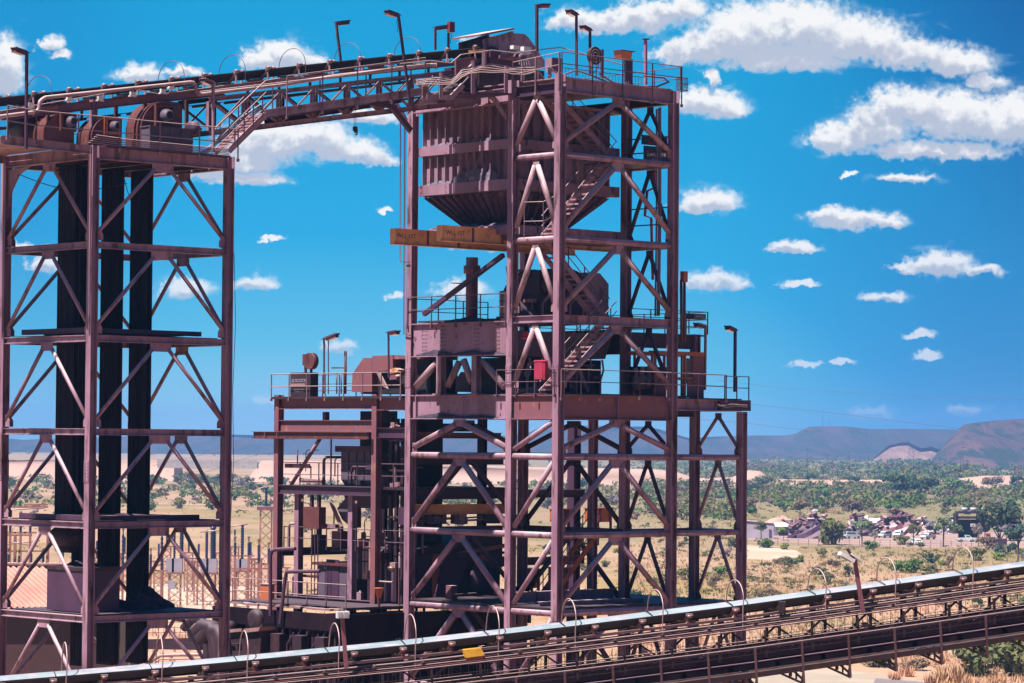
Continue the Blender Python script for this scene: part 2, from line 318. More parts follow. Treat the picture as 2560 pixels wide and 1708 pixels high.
def lamp(base,top,head,label,L_=.62,mt='darkrail',g='floodlight poles on the plant',tilt=.18,two=False,r=.05,mth='rust'):
    """floodlight pole: a flat hood on a short arm with the lamp under it, head = horizontal direction"""
    base=V(base);top=V(top);h=V(head).normalized(); T=thing('floodlight_pole',label,'floodlight',base,g)
    sd=h.cross(Z)
    MB().bar(base,top,r*2,r*2,sd).build('pole',M[mt],T)
    if two: MB().bar(base+h*.28,top+h*.28+Z*.02,r*1.2,r*1.2,sd).build('pole',M[mt],T)
    u=(h+Z*tilt).normalized(); n=sd.cross(u); n=n if n.z>0 else -n
    c=top+u*(L_*.55)
    a=MB(); a.bar(top-u*.05,top+u*L_*1.25,.3,.035,n); a.bar(top+u*.1-sd*.16,top+u*L_*1.2-sd*.16,.02,.09,n); a.bar(top+u*.1+sd*.16,top+u*L_*1.2+sd*.16,.02,.09,n); a.build('hood',M[mt],T)
    q=c+u*.1-n*.1; l=MB(); l.obox(q,u*(L_*.42),sd*.14,n*.055); hb=l.build('lamp_head',M[mth],T)
    MB().obox(q-n*.062+u*.02,u*(L_*.36),sd*.115,n*.008).build('lens',M['glass'],hb)
    k=MB(); k.path([top-Z*.05+h*.02,top-Z*.35+h*.1,top-Z*.5+h*.03,top-Z*.8+h*.055],.012,5); k.build('cable',M['rubber'],T)
    return T
# ================================================================ take-up tower on the left
aL,aR,b0,b1=-23.8,-16.75,3.13,9.68
LV=[36.85,33.0,29.1,25.2,21.3,17.4,13.5,9.6,5.7]
TT=thing('conveyor_tower','tall open steel tower under the winding machinery, braced with inverted V struts','tower',W((aL+aR)/2,(b0+b1)/2,0))
for a in (aL,aR):
    for b in (b0,b1):
        lg=MB(); lg.ibeam(W(a,b,0),W(a,b,37.15),.35,.35,.03,.025,A)
        lo=lg.build('leg',M['mauve'],TT)
        sp=MB()
        for sg in (-1,1): sp.bar(W(a+sg*.19,b,23.1),W(a+sg*.19,b,24.0),.34,.02,A)
        for i in range(6):
            for sg in (-1,1):
                for tt in (-.1,.1): sp.bar(W(a+sg*.2,b+tt-.025,23.2+i*.14),W(a+sg*.2,b+tt+.025,23.2+i*.14),.05,.05,A)
        sp.build('splice_plate',M['mauve'],lo)
def face(T,p,q,n,zt,zb,gw=1.0,gh=.34,r=.085,leg=.2,bm='mauve',off=.0):
    """inverted V from a gusset at mid top to the feet of the two legs; n = outward normal"""
    d=(q-p).normalized(); mid=(p+q)/2; 
    g=MB(); g.prism([mid-d*gw/2+Z*zt+n*off,mid+d*gw/2+Z*zt+n*off,mid+d*gw/2+Z*(zt-gh*.75)+n*off,mid+d*(gw/2-.14)+Z*(zt-gh)+n*off,mid-d*(gw/2-.14)+Z*(zt-gh)+n*off,mid-d*gw/2+Z*(zt-gh*.75)+n*off],n*.03)
    g.build('gusset',M[bm],T)
    for s,e in ((-1,p),(1,q)):
        tp=mid+d*s*(gw/2-.12)+Z*(zt-gh*.72); ft=e-d*s*(-leg if False else leg)+Z*zb
        MB().tube(tp,ft,r,10).build('brace',M[bm],T)
        k=MB(); fe=e+Z*0; k.prism([fe-d*s*.18+Z*(zb-.3),fe-d*s*.5+Z*(zb-.3),fe-d*s*.5+Z*(zb-.05),fe-d*s*.34+Z*(zb+.2),fe-d*s*.18+Z*(zb+.2)],n*.03); k.build('foot_plate',M[bm],T)
cor=[W(aL,b0,0),W(aR,b0,0),W(aR,b1,0),W(aL,b1,0)]; nor=[-B,A,B,-A]
for i,z in enumerate(LV):
    h=.52 if i==0 else .28
    for k in range(4):
        p,q=cor[k],cor[(k+1)%4]; d=(q-p).normalized()
        MB().ibeam(p+d*.18+Z*z,q-d*.18+Z*z,h,.24 if i else .28,.03,.025).build('floor_beam',M['mauve'],TT)
        if i<7:
            zb=LV[i+1]+.5
            face(TT,p,q,nor[k],z-h/2,zb,1.08 if k%2==0 else .9,.34)
for i,zz in ((0,37.13),(2,29.27)):
    MB().box(aL+.3,aR-.3,b0+.3 if i else b0-.5,b1-.3,zz-.05,zz+.02).build('deck',M['plum'],TT)
for z,w in ((29.35,2.2),(21.48,2.0)):
    e=MB(); 
    for j in range(5): e.box(aL+1.2+j*.9,aL+1.9+j*.9,b0+1.,b1-1.2,z,z+.12+.05*(j%3))
    e.box(aL+.6,aR-1.,b0+.5,b0+.75,z,z+.2); e.box(aL+.2,aL+.5,b0+.8,b1-1.,z,z+.22)
    e.build('guide_frame',M['plum'],TT)
MB().box(aL+.3,aR-.3,b0+.3,b1-.3,21.42,21.48).build('deck',M['plum2'],TT)
MB().box(aL+.3,aR-.3,b0+.3,b1-.3,17.52,17.58).build('deck',M['plum2'],TT)
# underside joists of the winding deck
j=MB()
for k in range(5): j.ibeam(W(aL+.4+k*1.5,b0+.2,36.85),W(aL+.4+k*1.5,b1-.2,36.85),.4,.2)
j.build('deck_joist',M['plum'],TT)
# cantilevered end towards the left with its curved haunch
e=MB(); 
for b in (b0,b1): e.chan(W(aL-4.6,b,37.05),W(aL-.2,b,36.95),.36,.12)
e.box(aL-4.6,aL-.2,b0+.05,b1-.05,37.12,37.16); e.build('cantilever_deck',M['mauve2'],TT)
hn=MB(); pts=[W(aL-.02,b1-.15,36.5),W(aL-.02,b1-.15,34.9),W(aL-.02,b1-.35,35.6),W(aL-.02,b1-.9,36.25),W(aL-.02,b1-1.7,36.55)]
hn.prism(pts,A*.12); hn.build('haunch',M['mauve'],TT)
post_rail(TT,[W(aL-3.2,b0-.5,37.1),W(aR+.1,b0-.5,37.1)],1.22,2.0,'rail',.026,(.5,),down=.12)
post_rail(TT,[W(aL-4.6,b0-.5,37.2),W(aL-3.2,b0-.5,37.1)],1.22,1.5,'rail',.026,(.5,),down=.1)
post_rail(TT,[W(aL-4.6,b1,37.2),W(aR,b1,37.1)],1.2,2.2,'darkrail',.024,(.5,))
# service conduits along the deck edge
c=MB()
for k in range(5): c.path([W(aL-.6+k*.1,b0-.42,37.2+k*.085),W(aL+1.5,b0-.42,37.17+k*.075),W(aR-.3,b0-.4,37.2+k*.06)],.022,5)
c.build('conduit',M['railpink'],TT)
c=MB(); 
for (p,q,s) in ((W(aL+.3,b1-.2,36.4),W(aL+3.4,b0+2.4,35.9),.5),(W(aL+3.6,b0+3,36.4),W(aR-.3,b1-1,36.4),1.3)):
    c.path([p.lerp(q,i/12)-Z*(s*math.sin(math.pi*i/12)) for i in range(13)],.018,5)
c.build('slack_cable',M['rubber'],TT)
c=MB(); c.path([W(aR+.25,b0-.1,33),W(aR+.3,b0-.2,30),W(aR+.22,b0-.15,27),W(aR+.35,b0-.1,24),W(aR+.22,b0,20)],.014,5); c.build('drop_cable',M['darkrail'],TT)
# ---- take-up belt loops hanging in the tower
bc=6.5; loop=thing('take_up_belt','broad black belt strands hanging in loops inside the braced tower','belt',W(-21,bc,17))
def strand(u0,u1,vb,bot=None):
    a0=fb(bc,u0,900)[0]; a1=fb(bc,u1,900)[0]; a=(a0+a1)/2; hw=.62; m_=MB()
    zb=bot if bot else 15.2
    m_.box(a-.16,a-.11,bc-hw,bc+hw,zb,36.6); m_.box(a+.11,a+.16,bc-hw,bc+hw,zb,36.6)
    for s in range(6): 
        bb=bc-hw+.1+s*(2*hw-.2)/5; m_.box(a-.185,a-.16,bb-.03,bb+.03,zb+.1,36.5)
    if bot:
        n=12; pr=[W(a+.16*math.cos(t),bc-hw,zb-.16*2.2*math.sin(t)) for t in [math.pi*i/n for i in range(n+1)]]
        m_.prism(pr,B*(2*hw),True)
    return m_.build('belt_strand',M['ribbed'],loop),a
o,a=strand(147,191,1367,20.4); strand(204,221,0); strand(256,299,0); strand(327,373,0)
mm=MB(); mm.lathe(W(a,bc-.75,20.7),B,[(.1,0),(.1,.1),(.42,.1),(.42,1.4),(.1,1.4),(.1,1.5)],18); mm.build('take_up_pulley',M['plum2'],loop)
# ---- counterweight
cw=thing('counterweight_box','plum steel counterweight box with dark open rim low in the tower','counterweight',W(-21.6,6.5,17.9))
b_l,zt=fa(-23.2,118,1424); b_r,_=fa(-23.2,207,1424)
bx=MB(); bx.box(-23.2,-21.4,b_r-.1,b_l,17.62,19.35); bx.build('box_body',M['plum'],cw)
rm=MB(); rm.box(-23.26,-21.34,b_r-.16,b_l+.06,19.35,19.5); rm.build('rim',M['plum2'],cw)
hp=MB(); hp.mound(W(-22.3,(b_l+b_r)/2,19.5),.8,.7,.28,seed=4); hp.build('ballast',M['darkore'],cw)
rd=MB(); rd.tube(W(-22.3,(b_l+b_r)/2,19.6),W(-22.3,(b_l+b_r)/2,21.4),.05); rd.build('hanger_rod',M['black'],cw)
sp_=MB()
for i,(a,b,rx,h) in enumerate(((-18.6,6.2,.9,.85),(-20.3,6.6,1.1,.6),(-17.6,6.8,.8,.45),(-19.4,5.6,.8,.7))): sp_.mound(W(a,b,17.57),rx,rx,h,seed=i)
tag(sp_.build('ore_spillage',M['darkore']),'dark ore spillage heaped on the lowest tower deck','spillage',None,'stuff')
# ================================================================ winding machines under the belt
def winder(u0,u1,vt,zb,b_,dep,label,mu,mv,mr,rad,big=False):
    a0,_=fb(b_,u0,vt+40); a1,zt=fb(b_,u1,vt); _,zt=fb(b_,(u0+u1)/2,vt)
    T=thing('pulley_drive',label,'machine',W((a0+a1)/2,b_+dep/2,37.15),'pulley drives on the tower deck')
    n=10; hh=zt-zb; R=min(hh*.8,(a1-a0)*.62); pts=[(a1,zb)]
    pts+=[(a1,zt)] if not big else [(a1,zt-.15),(a1-.2,zt)]
    pts+=[(a0+R-R*math.sin(t),zt-R+R*math.cos(t)) for t in [math.pi/2*i/n for i in range(n+1)]]+[(a0,zb)]
    g=MB(); g.prism([W(x,b_,z) for x,z in pts],B*dep); gd_=g.build('guard_housing',M['rust'],T)
    rb=MB(); rb.prism([W(x,b_-.03,z) for x,z in pts[-n-2:]]+[W(x+(.05 if i else 0),b_-.03,z-.05) for i,(x,z) in enumerate(reversed(pts[-n-2:]))],B*.028); rb.build('guard_rim',M['rust'],gd_)
    mp=PB(b_-.35,mu,mv)
    f=MB(); s=rad*1.55
    for x,z,lx,lz in ((0,s,s,.05),(0,-s,s,.05),(-s,0,.05,s+.05),(s,0,.05,s+.05)): f.obox(mp+B*.25+A*x+Z*z,A*lx,B*.09,Z*lz)
    f.build('access_frame',M['orange' if big is None else 'rust'],T)
    sh=MB(); sh.lathe(mp+B*.4,-B,[(rad*.55,0),(rad*.55,.25),(rad*1.05,.25),(rad*1.08,.32),(rad*1.0,.5),(rad*.8,.56),(rad*.8,.6),(rad*.62,.6)],20); mo=sh.build('motor',M['bluegrey'],T)
    MB().disc(mp-B*.205,B,rad*.62,.02).build('fan_cover',M['black'],mo)
    fo=MB(); fo.box(a0+.1,a1+.3,b_+.1,b_+dep-.1,37.15,zb); fo.box(a0-.1,a1+.5,b_-.25,b_+.05,37.15,37.3); fo.build('bed_frame',M['plum'],T)
    return T,a0,a1
winder(112,186,284,37.35,5.0,1.4,'red-brown winding machine at the left end of the deck, beside a dark dome',178,304,0,.22)
winder(228,305,292,37.35,4.9,1.1,'low red-brown winding machine between two taller ones on the tower deck',288,315,0,.2,None)
T3,q0,q1=winder(352,456,252,37.35,4.6,1.1,'largest red-brown winding machine on the tower deck, above a grey gearbox',418,289,0,.27,True)
gb=MB(); ga0,_=fb(4.0,372,330); ga1,_=fb(4.0,476,330)
gb.box(ga0,ga1,3.9,4.55,37.3,38.25); 
for k in range(5):
    x=ga0+(ga1-ga0)*k/4; gb.box(x-.04,x+.04,3.86,3.9,37.3,38.25)
gb.box(ga0-.05,ga1+.05,3.84,4.6,38.25,38.3); gb.box(ga0-.05,ga1+.05,3.84,3.9,37.72,37.78); gb.build('gearbox',M['bluegrey'],T3)
cp=MB(); cp.lathe(PB(4.2,490,322),A,[(.1,-.35),(.3,-.35),(.32,0),(.1,.05),(.1,.25)],14); cp.build('coupling',M['plum'],T3)
# dark half dome behind the left machine
dm=MB(); dm.lathe(PB(6.2,108,310),B,[(.2,0),(.95,0),(1.0,.1),(1.0,1.2),(.2,1.2)],24); tag(dm.build('dark_pulley',M['plum2'],None,PB(6.2,108,310)),'dark round bend pulley half hidden behind the left winding machine','pulley')
# ================================================================ inclined gallery conveyor
def belt_z(a): return 43.62+(a+.5)*.1725 if a<-6 else 42.67+(a+6)*.165
GC=thing('gallery_conveyor','long inclined troughed conveyor climbing from the left tower to the top of the ore bin','conveyor',W(-12,6.6,40))
cb=6.75; hwid=.88; A0,A1=-33.,1.2
sec=[(-hwid,0),(-.42,-.34),(.42,-.34),(hwid,0)]
n=24; vs=[];fs=[]
for i in range(n+1):
    a=A0+(A1-A0)*i/n; z=belt_z(a)
    for x,y in sec: vs.append(W(a,cb+x,z+y))
    for x,y in reversed(sec): vs.append(W(a,cb+x*.985,z+y+.03))
for i in range(n):
    for k in range(8): fs.append((i*8+k,i*8+(k+1)%8,(i+1)*8+(k+1)%8,(i+1)*8+k))
be=MB().add(vs,fs).build('belt',M['rubber'],GC)
# return strand
r_=MB()
for a in range(int(A0),1,3): r_.hexa([W(a,cb-.8,belt_z(a)-1.25),W(a+3,cb-.8,belt_z(a+3)-1.25),W(a+3,cb+.8,belt_z(a+3)-1.25),W(a,cb+.8,belt_z(a)-1.25),W(a,cb-.8,belt_z(a)-1.22),W(a+3,cb-.8,belt_z(a+3)-1.22),W(a+3,cb+.8,belt_z(a+3)-1.22),W(a,cb+.8,belt_z(a)-1.22)])
r_.build('return_belt',M['rubber'],GC)
for s in (-1,1):
    st=MB()
    for a in range(int(A0),1,3): st.chan(W(a,cb+s*.98,belt_z(a)-.62),W(a+3,cb+s*.98,belt_z(a+3)-.62),.2,.08)
    st.build('stringer',M['mauve2'],GC)
def idler(a,first=[None]):
    z=belt_z(a); f=MB(); f.bar(W(a,cb-.98,z-.5),W(a,cb+.98,z-.5),.1,.08,A)
    for s in (-1,1):
        f.bar(W(a,cb+s*.98,z-.56),W(a,cb+s*.93,z+.03),.09,.05,A); f.bar(W(a,cb+s*.42,z-.5),W(a,cb+s*.42,z-.34),.06,.05,A)
    o=f.build('idler_frame',M['mauve2'],GC)
    r=MB()
    for s in (-1,1): r.tube(W(a,cb+s*.93,z+.02),W(a,cb+s*.45,z-.4),.075,8); r.disc(W(a,cb+s*.95,z+.06),A,.09,.16,10); r.bar(W(a-.1,cb+s*1.0,z+.07),W(a+.12,cb+s*1.0,z+.07),.2,.05,Z)
    r.tube(W(a,cb-.42,z-.43),W(a,cb+.42,z-.43),.075,8); r.build('roller_set',M['railpink'],o)
    # standoff under the frame
    k=MB(); k.bar(W(a+.85,cb-.7,z-1.2),W(a+.85,cb-.7,z-.6),.1,.08,A); k.bar(W(a+.85,cb-1,z-1.15),W(a+.85,cb+1,z-1.15),.09,.09,A); k.build('return_bracket',M['plum'],o)
for k in range(18): idler(-30.4+k*1.78)
# bow hoops over the belt
for u in (98,428,580,730,868,1018):
    a,_=fb(cb,u,200); z=belt_z(a); q=[W(a,cb+.98*math.cos(t),z-.1+(.95 if u>120 else .9)*math.sin(t)**.8 if 0<t<math.pi else z-.1) for t in [math.pi*i/16 for i in range(17)]]
    q=[q[0]-Z*.4]+q+[q[-1]-Z*.4]; hb=MB(); hb.path(q,.016,5); hb.build('bow_hoop',M['darkrail'],GC)
# truss: chords, posts and cross braces on both sides
def tz(a): return belt_z(a)-1.05
for s in (-1,1):
    b=cb+s*1.15
    ch=MB()
    for a in range(-16,0,4): ch.ibeam(W(a,b,tz(a)),W(a+4,b,tz(a+4)),.2,.16); ch.ibeam(W(a,b,tz(a)-1.5),W(a+4,b,tz(a+4)-1.5),.24,.18)
    ch.build('truss_chord',M['mauve2' if s<0 else 'plum'],GC)
    for k in range(9):
        a=-16+k*1.95; p=MB(); p.ibeam(W(a,b,tz(a)-1.4),W(a,b,tz(a)-.1),.2,.2,up=A); p.build('truss_post',M['mauve2' if s<0 else 'plum'],GC)
        if k<8:
            x=MB(); x.bar(W(a+.1,b,tz(a)-.1),W(a+1.85,b,tz(a+1.95)-1.4),.09,.09); x.bar(W(a+.1,b+.08*s,tz(a)-1.4),W(a+1.85,b+.08*s,tz(a+1.95)-.1),.07,.07); x.build('truss_brace',M['plum' if s>0 else 'mauve2'],GC)
# gallery support frames over the tower deck
for u,v0,v1,mt in ((234,250,372,'mauve'),(290,258,345,'rust'),(362,250,350,'rust'),(467,240,352,'rust'),(120,270,340,'rust')):
    p=PB(5.15,u,v0); q=PB(5.15,u,v1); q.x,q.y=p.x,p.y; q.z=37.15
    MB().ibeam(q,p,.26 if mt=='mauve' else .14,.26 if mt=='mauve' else .12,up=A).build('support_post',M[mt],GC)
ch=MB(); 
p=[PB(5.1,0,285),PB(5.1,90,274),PB(5.1,340,245),PB(5.1,480,232),PB(5.1,560,222)]
for x,y in zip(p,p[1:]): ch.chan(x-Z*.12,y-Z*.12,.34,.12)
ch.build('machine_beam',M['redplate'],GC)
# rail of slack signal wire with white idler feet above it
wr=MB(); wr.path([PB(4.98,0,278),PB(4.98,170,250),PB(4.98,330,222),PB(4.98,400,236),PB(4.98,560,214)],.018,5); wr.build('signal_wire',M['railpink'],GC)
for u,v in ((75,262),(173,245),(250,246),(331,235),(407,228),(428,215)):
    q=PB(4.95,u,v); k=MB(); k.obox(q,A*.12,B*.06,Z*.09); k.obox(q-Z*.1,A*.17,B*.07,Z*.03); k.build('wire_bracket',M['white'],GC)
# pressure pipe with its bends
def pipe(pts,b,r,mt,name,T):
    q=[PB(b,u,v) for u,v in pts]; m_=MB(); m_.path(q,r,10)
    for i in (1,len(q)-2):
        d=(q[i]-q[i-1]).normalized(); m_.disc(q[i]-d*.05,d,r*1.5,.05,12)
    return m_.build(name,M[mt],T)
pipe([(-40,297),(84,281),(92,279),(97,272),(98,262),(100,254),(107,248),(114,244),(476,206),(483,207),(488,212),(490,222),(491,232),(496,236),(504,236),(700,213),(840,190),(1000,172),(1080,162),(1090,164),(1090,172)],4.75,.085,'railpink','water_pipe',GC)
pipe([(500,230),(640,214),(850,190),(1000,168),(1075,160)],4.55,.035,'railpink','air_pipe',GC)
pipe([(560,215),(720,196),(860,172),(1000,158),(1065,150)],4.9,.03,'rust','cable_pipe',GC)
# walkway beside the truss, its edge beam and its stair from the tower deck
wb=4.35
P1=PB(wb,716,277); P2=PB(wb,1062,228)
w_=MB(); w_.chan(P1,P2,.36,.1,.03,sg=-1); 
w_.hexa([P1+Z*.02,P2+Z*.02,P2+B*1.0+Z*.02,P1+B*1.0+Z*.02,P1+Z*.06,P2+Z*.06,P2+B*1.0+Z*.06,P1+B*1.0+Z*.06]); w_.build('walkway_deck',M['mauve2'],GC)
P0=PB(wb,664,287); w2=MB(); w2.chan(P0+Z*.05,P1+Z*.02,.34,.1,.03,sg=-1); w2.hexa([P0+Z*.02,P1+Z*.02,P1+B+Z*.02,P0+B+Z*.02,P0+Z*.05,P1+Z*.05,P1+B+Z*.05,P0+B+Z*.05]); w2.build('walkway_deck',M['mauve2'],GC)
post_rail(GC,[P1-B*.03,P2-B*.03],1.55,1.85,'rail',.024,(.52,),down=.3)
post_rail(GC,[P1+B*1.0,P2+B*1.0],1.3,3.,'darkrail',.024,(.45,))
u_=MB(); u_.ibeam(P1+B*1.6-Z*.35,P2+B*1.6-Z*.2,.4,.3); u_.hexa([P1+B*.3-Z*.3,P2+B*.3-Z*.3,P2+B*4-Z*.3,P1+B*4-Z*.3,P1+B*.3-Z*.22,P2+B*.3-Z*.22,P2+B*4-Z*.22,P1+B*4-Z*.22]); u_.build('gallery_floor',M['plum'],GC)
S0=PB(3.3,572,378); S1=PB(3.3,664,287)
sf=stair(GC,S1,S0,B*1.0,11,'stair','rail',(0,1))
gr=MB(); gr.path([PB(3.2,520,314),PB(3.2,534,321),PB(3.2,541,317),PB(3.2,600,262),PB(3.2,664,202),PB(3.2,700,196)],.028,6); gr.path([PB(3.2,520,346),PB(3.2,541,350),PB(3.2,650,240)],.024,6); gr.build('stair_guard',M['rail'],GC)
tr=MB()
for k in range(4): tr.path([PB(4.4,500+k*4,382+k*2),PB(4.4,530+k*4,362-k),PB(4.4,600+k*5,296+k*3),PB(4.4,650,262+k*4)],.03,5)
tr.build('cable_tray',M['grey'],GC)
# brackets where the gallery lands on the bin tower
k=MB(); k.bar(PB(5.2,975,262),PB(5.2,1026,326),.22,.22); k.bar(PB(5.2,930,258),PB(5.2,990,268),.2,.2); k.build('landing_strut',M['plum'],GC)
# hook and line hanging below the gallery
hk=thing('chain_hoist','dark hoist hook hanging on thin chains below the gallery','hoist',PB(6.,889,335))
c=MB(); c.tube(PB(6.,884,268),PB(6.,886,318),.012,5); c.tube(PB(6.,889,268),PB(6.,890,318),.012,5); c.build('chain',M['darkrail'],hk)
c=MB(); c.obox(PB(6.,888,322),A*.08,B*.08,Z*.1); c.disc(PB(6.,890,328),A,.09,.1,10); c.path([PB(6.,890,330),PB(6.,893,333),PB(6.,892,337),PB(6.,888,336)],.03,6); c.build('hook_block',M['black'],hk)
# ================================================================ floodlights on gallery and tower
lamp(PB(2.95,65,373),PB(2.95,67,132),-A-B*.1,'dark floodlight pole at the far left end of the tower deck, head turned left',.6,'plum')
lamp(PB(2.9,533,381),PB(2.9,533,208),-A*.9-B*.2,'short mauve floodlight pole beside the foot of the gallery stair',.6,'mauve')
lamp(PB(8.4,853,165),PB(8.4,840,56),A,'dark leaning floodlight pole behind the gallery belt, halfway up the slope',.62,'darkrail')
lamp(PB(3.9,1025,258),PB(3.9,996,38),-A,'tall leaning floodlight pole in front of the gallery, head turned left',.62,'plum')
lamp(PB(9.,1088,125),PB(9.,1088,68),A-B*.1,'short dark floodlight pole behind the upper end of the belt',.55,'darkrail')
sg=thing('warning_beacon','red warning lamp box on a short post above the upper end of the belt','beacon',PB(9.,1121,125))
MB().bar(PB(9.,1121,125),PB(9.,1121,82),.09,.09).build('post',M['darkrail'],sg)
q=PB(9.,1127,68); x=MB(); x.obox(q,A*.16,B*.12,Z*.25); x.build('beacon_box',M['beacon'],sg)
x=MB(); 
for i in (-1,0,1): x.lathe(q+A*.16+Z*(i*.15),A,[(.06,0),(.05,.06),(.01,.09)],10)
x.build('lens',M['black'],sg)
x=MB(); x.path([q-Z*.25,q-Z*.5+A*.06,q-Z*.6,q-Z*.8],.014,5); x.build('cable',M['rubber'],sg)
# ================================================================ ore bin tower
L1,L2,w1,w2=7.46,12.33,3.19,10.44
BT=thing('bin_tower','heavy mauve steel tower carrying the ribbed ore bin and the zigzag stair','tower',W(3.7,5,0))
def column(T,a,b,z0,z1,s=.38,mt='mauve',sp=None):
    g=MB(); g.ibeam(W(a,b,z0),W(a,b,z1),s,s,.03,.025,A); o=g.build('leg',M[mt],T)
    if sp:
        for zz in sp:
            k=MB()
            for sg in (-1,1): k.bar(W(a+sg*(s/2+.01),b,zz-.5),W(a+sg*(s/2+.01),b,zz+.5),s,.025,A)
            for i in range(7):
                for tt in (-.12,.12): k.box(a-s/2-.05,a-s/2-.02,b+tt-.03,b+tt+.03,zz-.42+i*.14-.03,zz-.42+i*.14+.03)
            k.build('splice_plate',M[mt],o)
    return o
for a,b,z1 in ((0,0,41.95),(0,w1,41.9),(0,w2,41.3),(L1,0,41.75),(L1,w1,41.7),(L1,w2,41.3)): column(BT,a,b,0,z1,.39,'mauve',(28.0,) if a==0 else None)
for b,z1 in ((0,26.45),(w1,30.3),(w2,27.)): column(BT,L2,b,0,z1,.38)
g=MB(); g.tube(W(3.74,w2-.2,30.6),W(3.74,w2-.2,34.),.3,14); g.tube(W(3.74,w2-.2,33.2),W(3.74,w2-.2,33.6),.42,12); g.build('pipe_column',M['redplate'],BT)
def beam(T,p,q,h,w=.28,mt='mauve',name='floor_beam',pipe=0,off=.2):
    d=(q-p).normalized(); p=p+d*off;q=q-d*off
    g=MB()
    if pipe: g.tube(p,q,pipe,12)
    else: g.ibeam(p,q,h,w,.035,.025)
    return g.build(name,M[mt],T)
def girder(T,p,q,h,out,mt='plate',bolts=(),stiff=()):
    d=(q-p).normalized(); p=p+d*.2;q=q-d*.2; g=MB(); g.ibeam(p,q,h,.36,.045,.04); o=g.build('plate_girder',M[mt],T)
    k=MB()
    for f in bolts:
        for s in (-.16,-.06,.06,.16) :
            for i in range(8):
                c=p.lerp(q,f)+d*s+out*.03+Z*(-h*.4+h*.8*i/7); k.obox(c,d*.022,out*.022,Z*.022)
    for f in stiff:
        c=p.lerp(q,f)+out*.09; k.obox(c,d*.02,out*.08,Z*(h/2-.05))
    if k.v: k.build('bolts_and_stiffeners',M['mauve'],o)  # merged bolt heads and stiffener plates
    return o
PZ=[38.2,34.32,30.62,24.23,20.6,17.02,13.2,9.4]
for z in PZ:
    ab=z<26
    if z!=30.62:
        beam(BT,W(0,0,z),W(L1,0,z),.3,pipe=.15); beam(BT,W(L1,0,z),W(L1,w1,z),.3,pipe=.14); beam(BT,W(0,0,z),W(0,w1,z),.3,pipe=.15)
    else:
        beam(BT,W(0,0,z-.03),W(L1,0,z-.03),.42,.26); beam(BT,W(L1,0,z),W(L1,w1,z),.4,.26); beam(BT,W(0,0,z),W(0,w1,z),.34,.26)
    if ab:
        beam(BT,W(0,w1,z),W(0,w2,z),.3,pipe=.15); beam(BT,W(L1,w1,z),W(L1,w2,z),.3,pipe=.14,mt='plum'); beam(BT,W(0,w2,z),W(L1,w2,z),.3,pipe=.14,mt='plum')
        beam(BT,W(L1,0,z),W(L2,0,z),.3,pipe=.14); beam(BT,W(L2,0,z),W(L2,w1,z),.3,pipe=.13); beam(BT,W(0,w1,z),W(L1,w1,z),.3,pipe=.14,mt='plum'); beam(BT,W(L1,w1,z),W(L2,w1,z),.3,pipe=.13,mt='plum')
girder(BT,W(0,0,26.53),W(L1,0,26.53),1.14,-B,'redplate',(),(.5,))
girder(BT,W(0,w1,26.55),W(0,w2,26.55),1.16,-A,'plate',(.28,.44),(.95,))
girder(BT,W(0,0,26.53),W(0,w1,26.53),1.14,-A,'redplate')
girder(BT,W(0,w1,29.78),W(0,w2,29.78),1.62,-A,'plate',(.12,.33,.68,.88))
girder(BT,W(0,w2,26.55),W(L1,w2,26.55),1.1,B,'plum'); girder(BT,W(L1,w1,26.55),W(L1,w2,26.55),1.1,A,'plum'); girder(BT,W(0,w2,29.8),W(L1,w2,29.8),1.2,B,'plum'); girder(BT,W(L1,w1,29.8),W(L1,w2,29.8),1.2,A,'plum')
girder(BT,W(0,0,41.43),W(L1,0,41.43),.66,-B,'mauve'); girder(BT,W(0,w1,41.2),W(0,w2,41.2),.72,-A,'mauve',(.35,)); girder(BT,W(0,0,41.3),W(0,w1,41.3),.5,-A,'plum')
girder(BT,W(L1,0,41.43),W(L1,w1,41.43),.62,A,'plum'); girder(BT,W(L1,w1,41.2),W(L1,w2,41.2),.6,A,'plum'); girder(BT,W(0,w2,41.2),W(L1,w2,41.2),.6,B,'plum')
girder(BT,W(L1,0,26.75),W(L2,0,26.75),.55,-B,'mauve'); girder(BT,W(L2,0,26.75),W(L2,w1,26.75),.55,A,'plum'); girder(BT,W(L1,w1,26.6),W(L2,w1,26.6),.8,-B,'plum'); girder(BT,W(L1,w1,29.9),W(L2,w1,29.9),.7,-B,'plum')
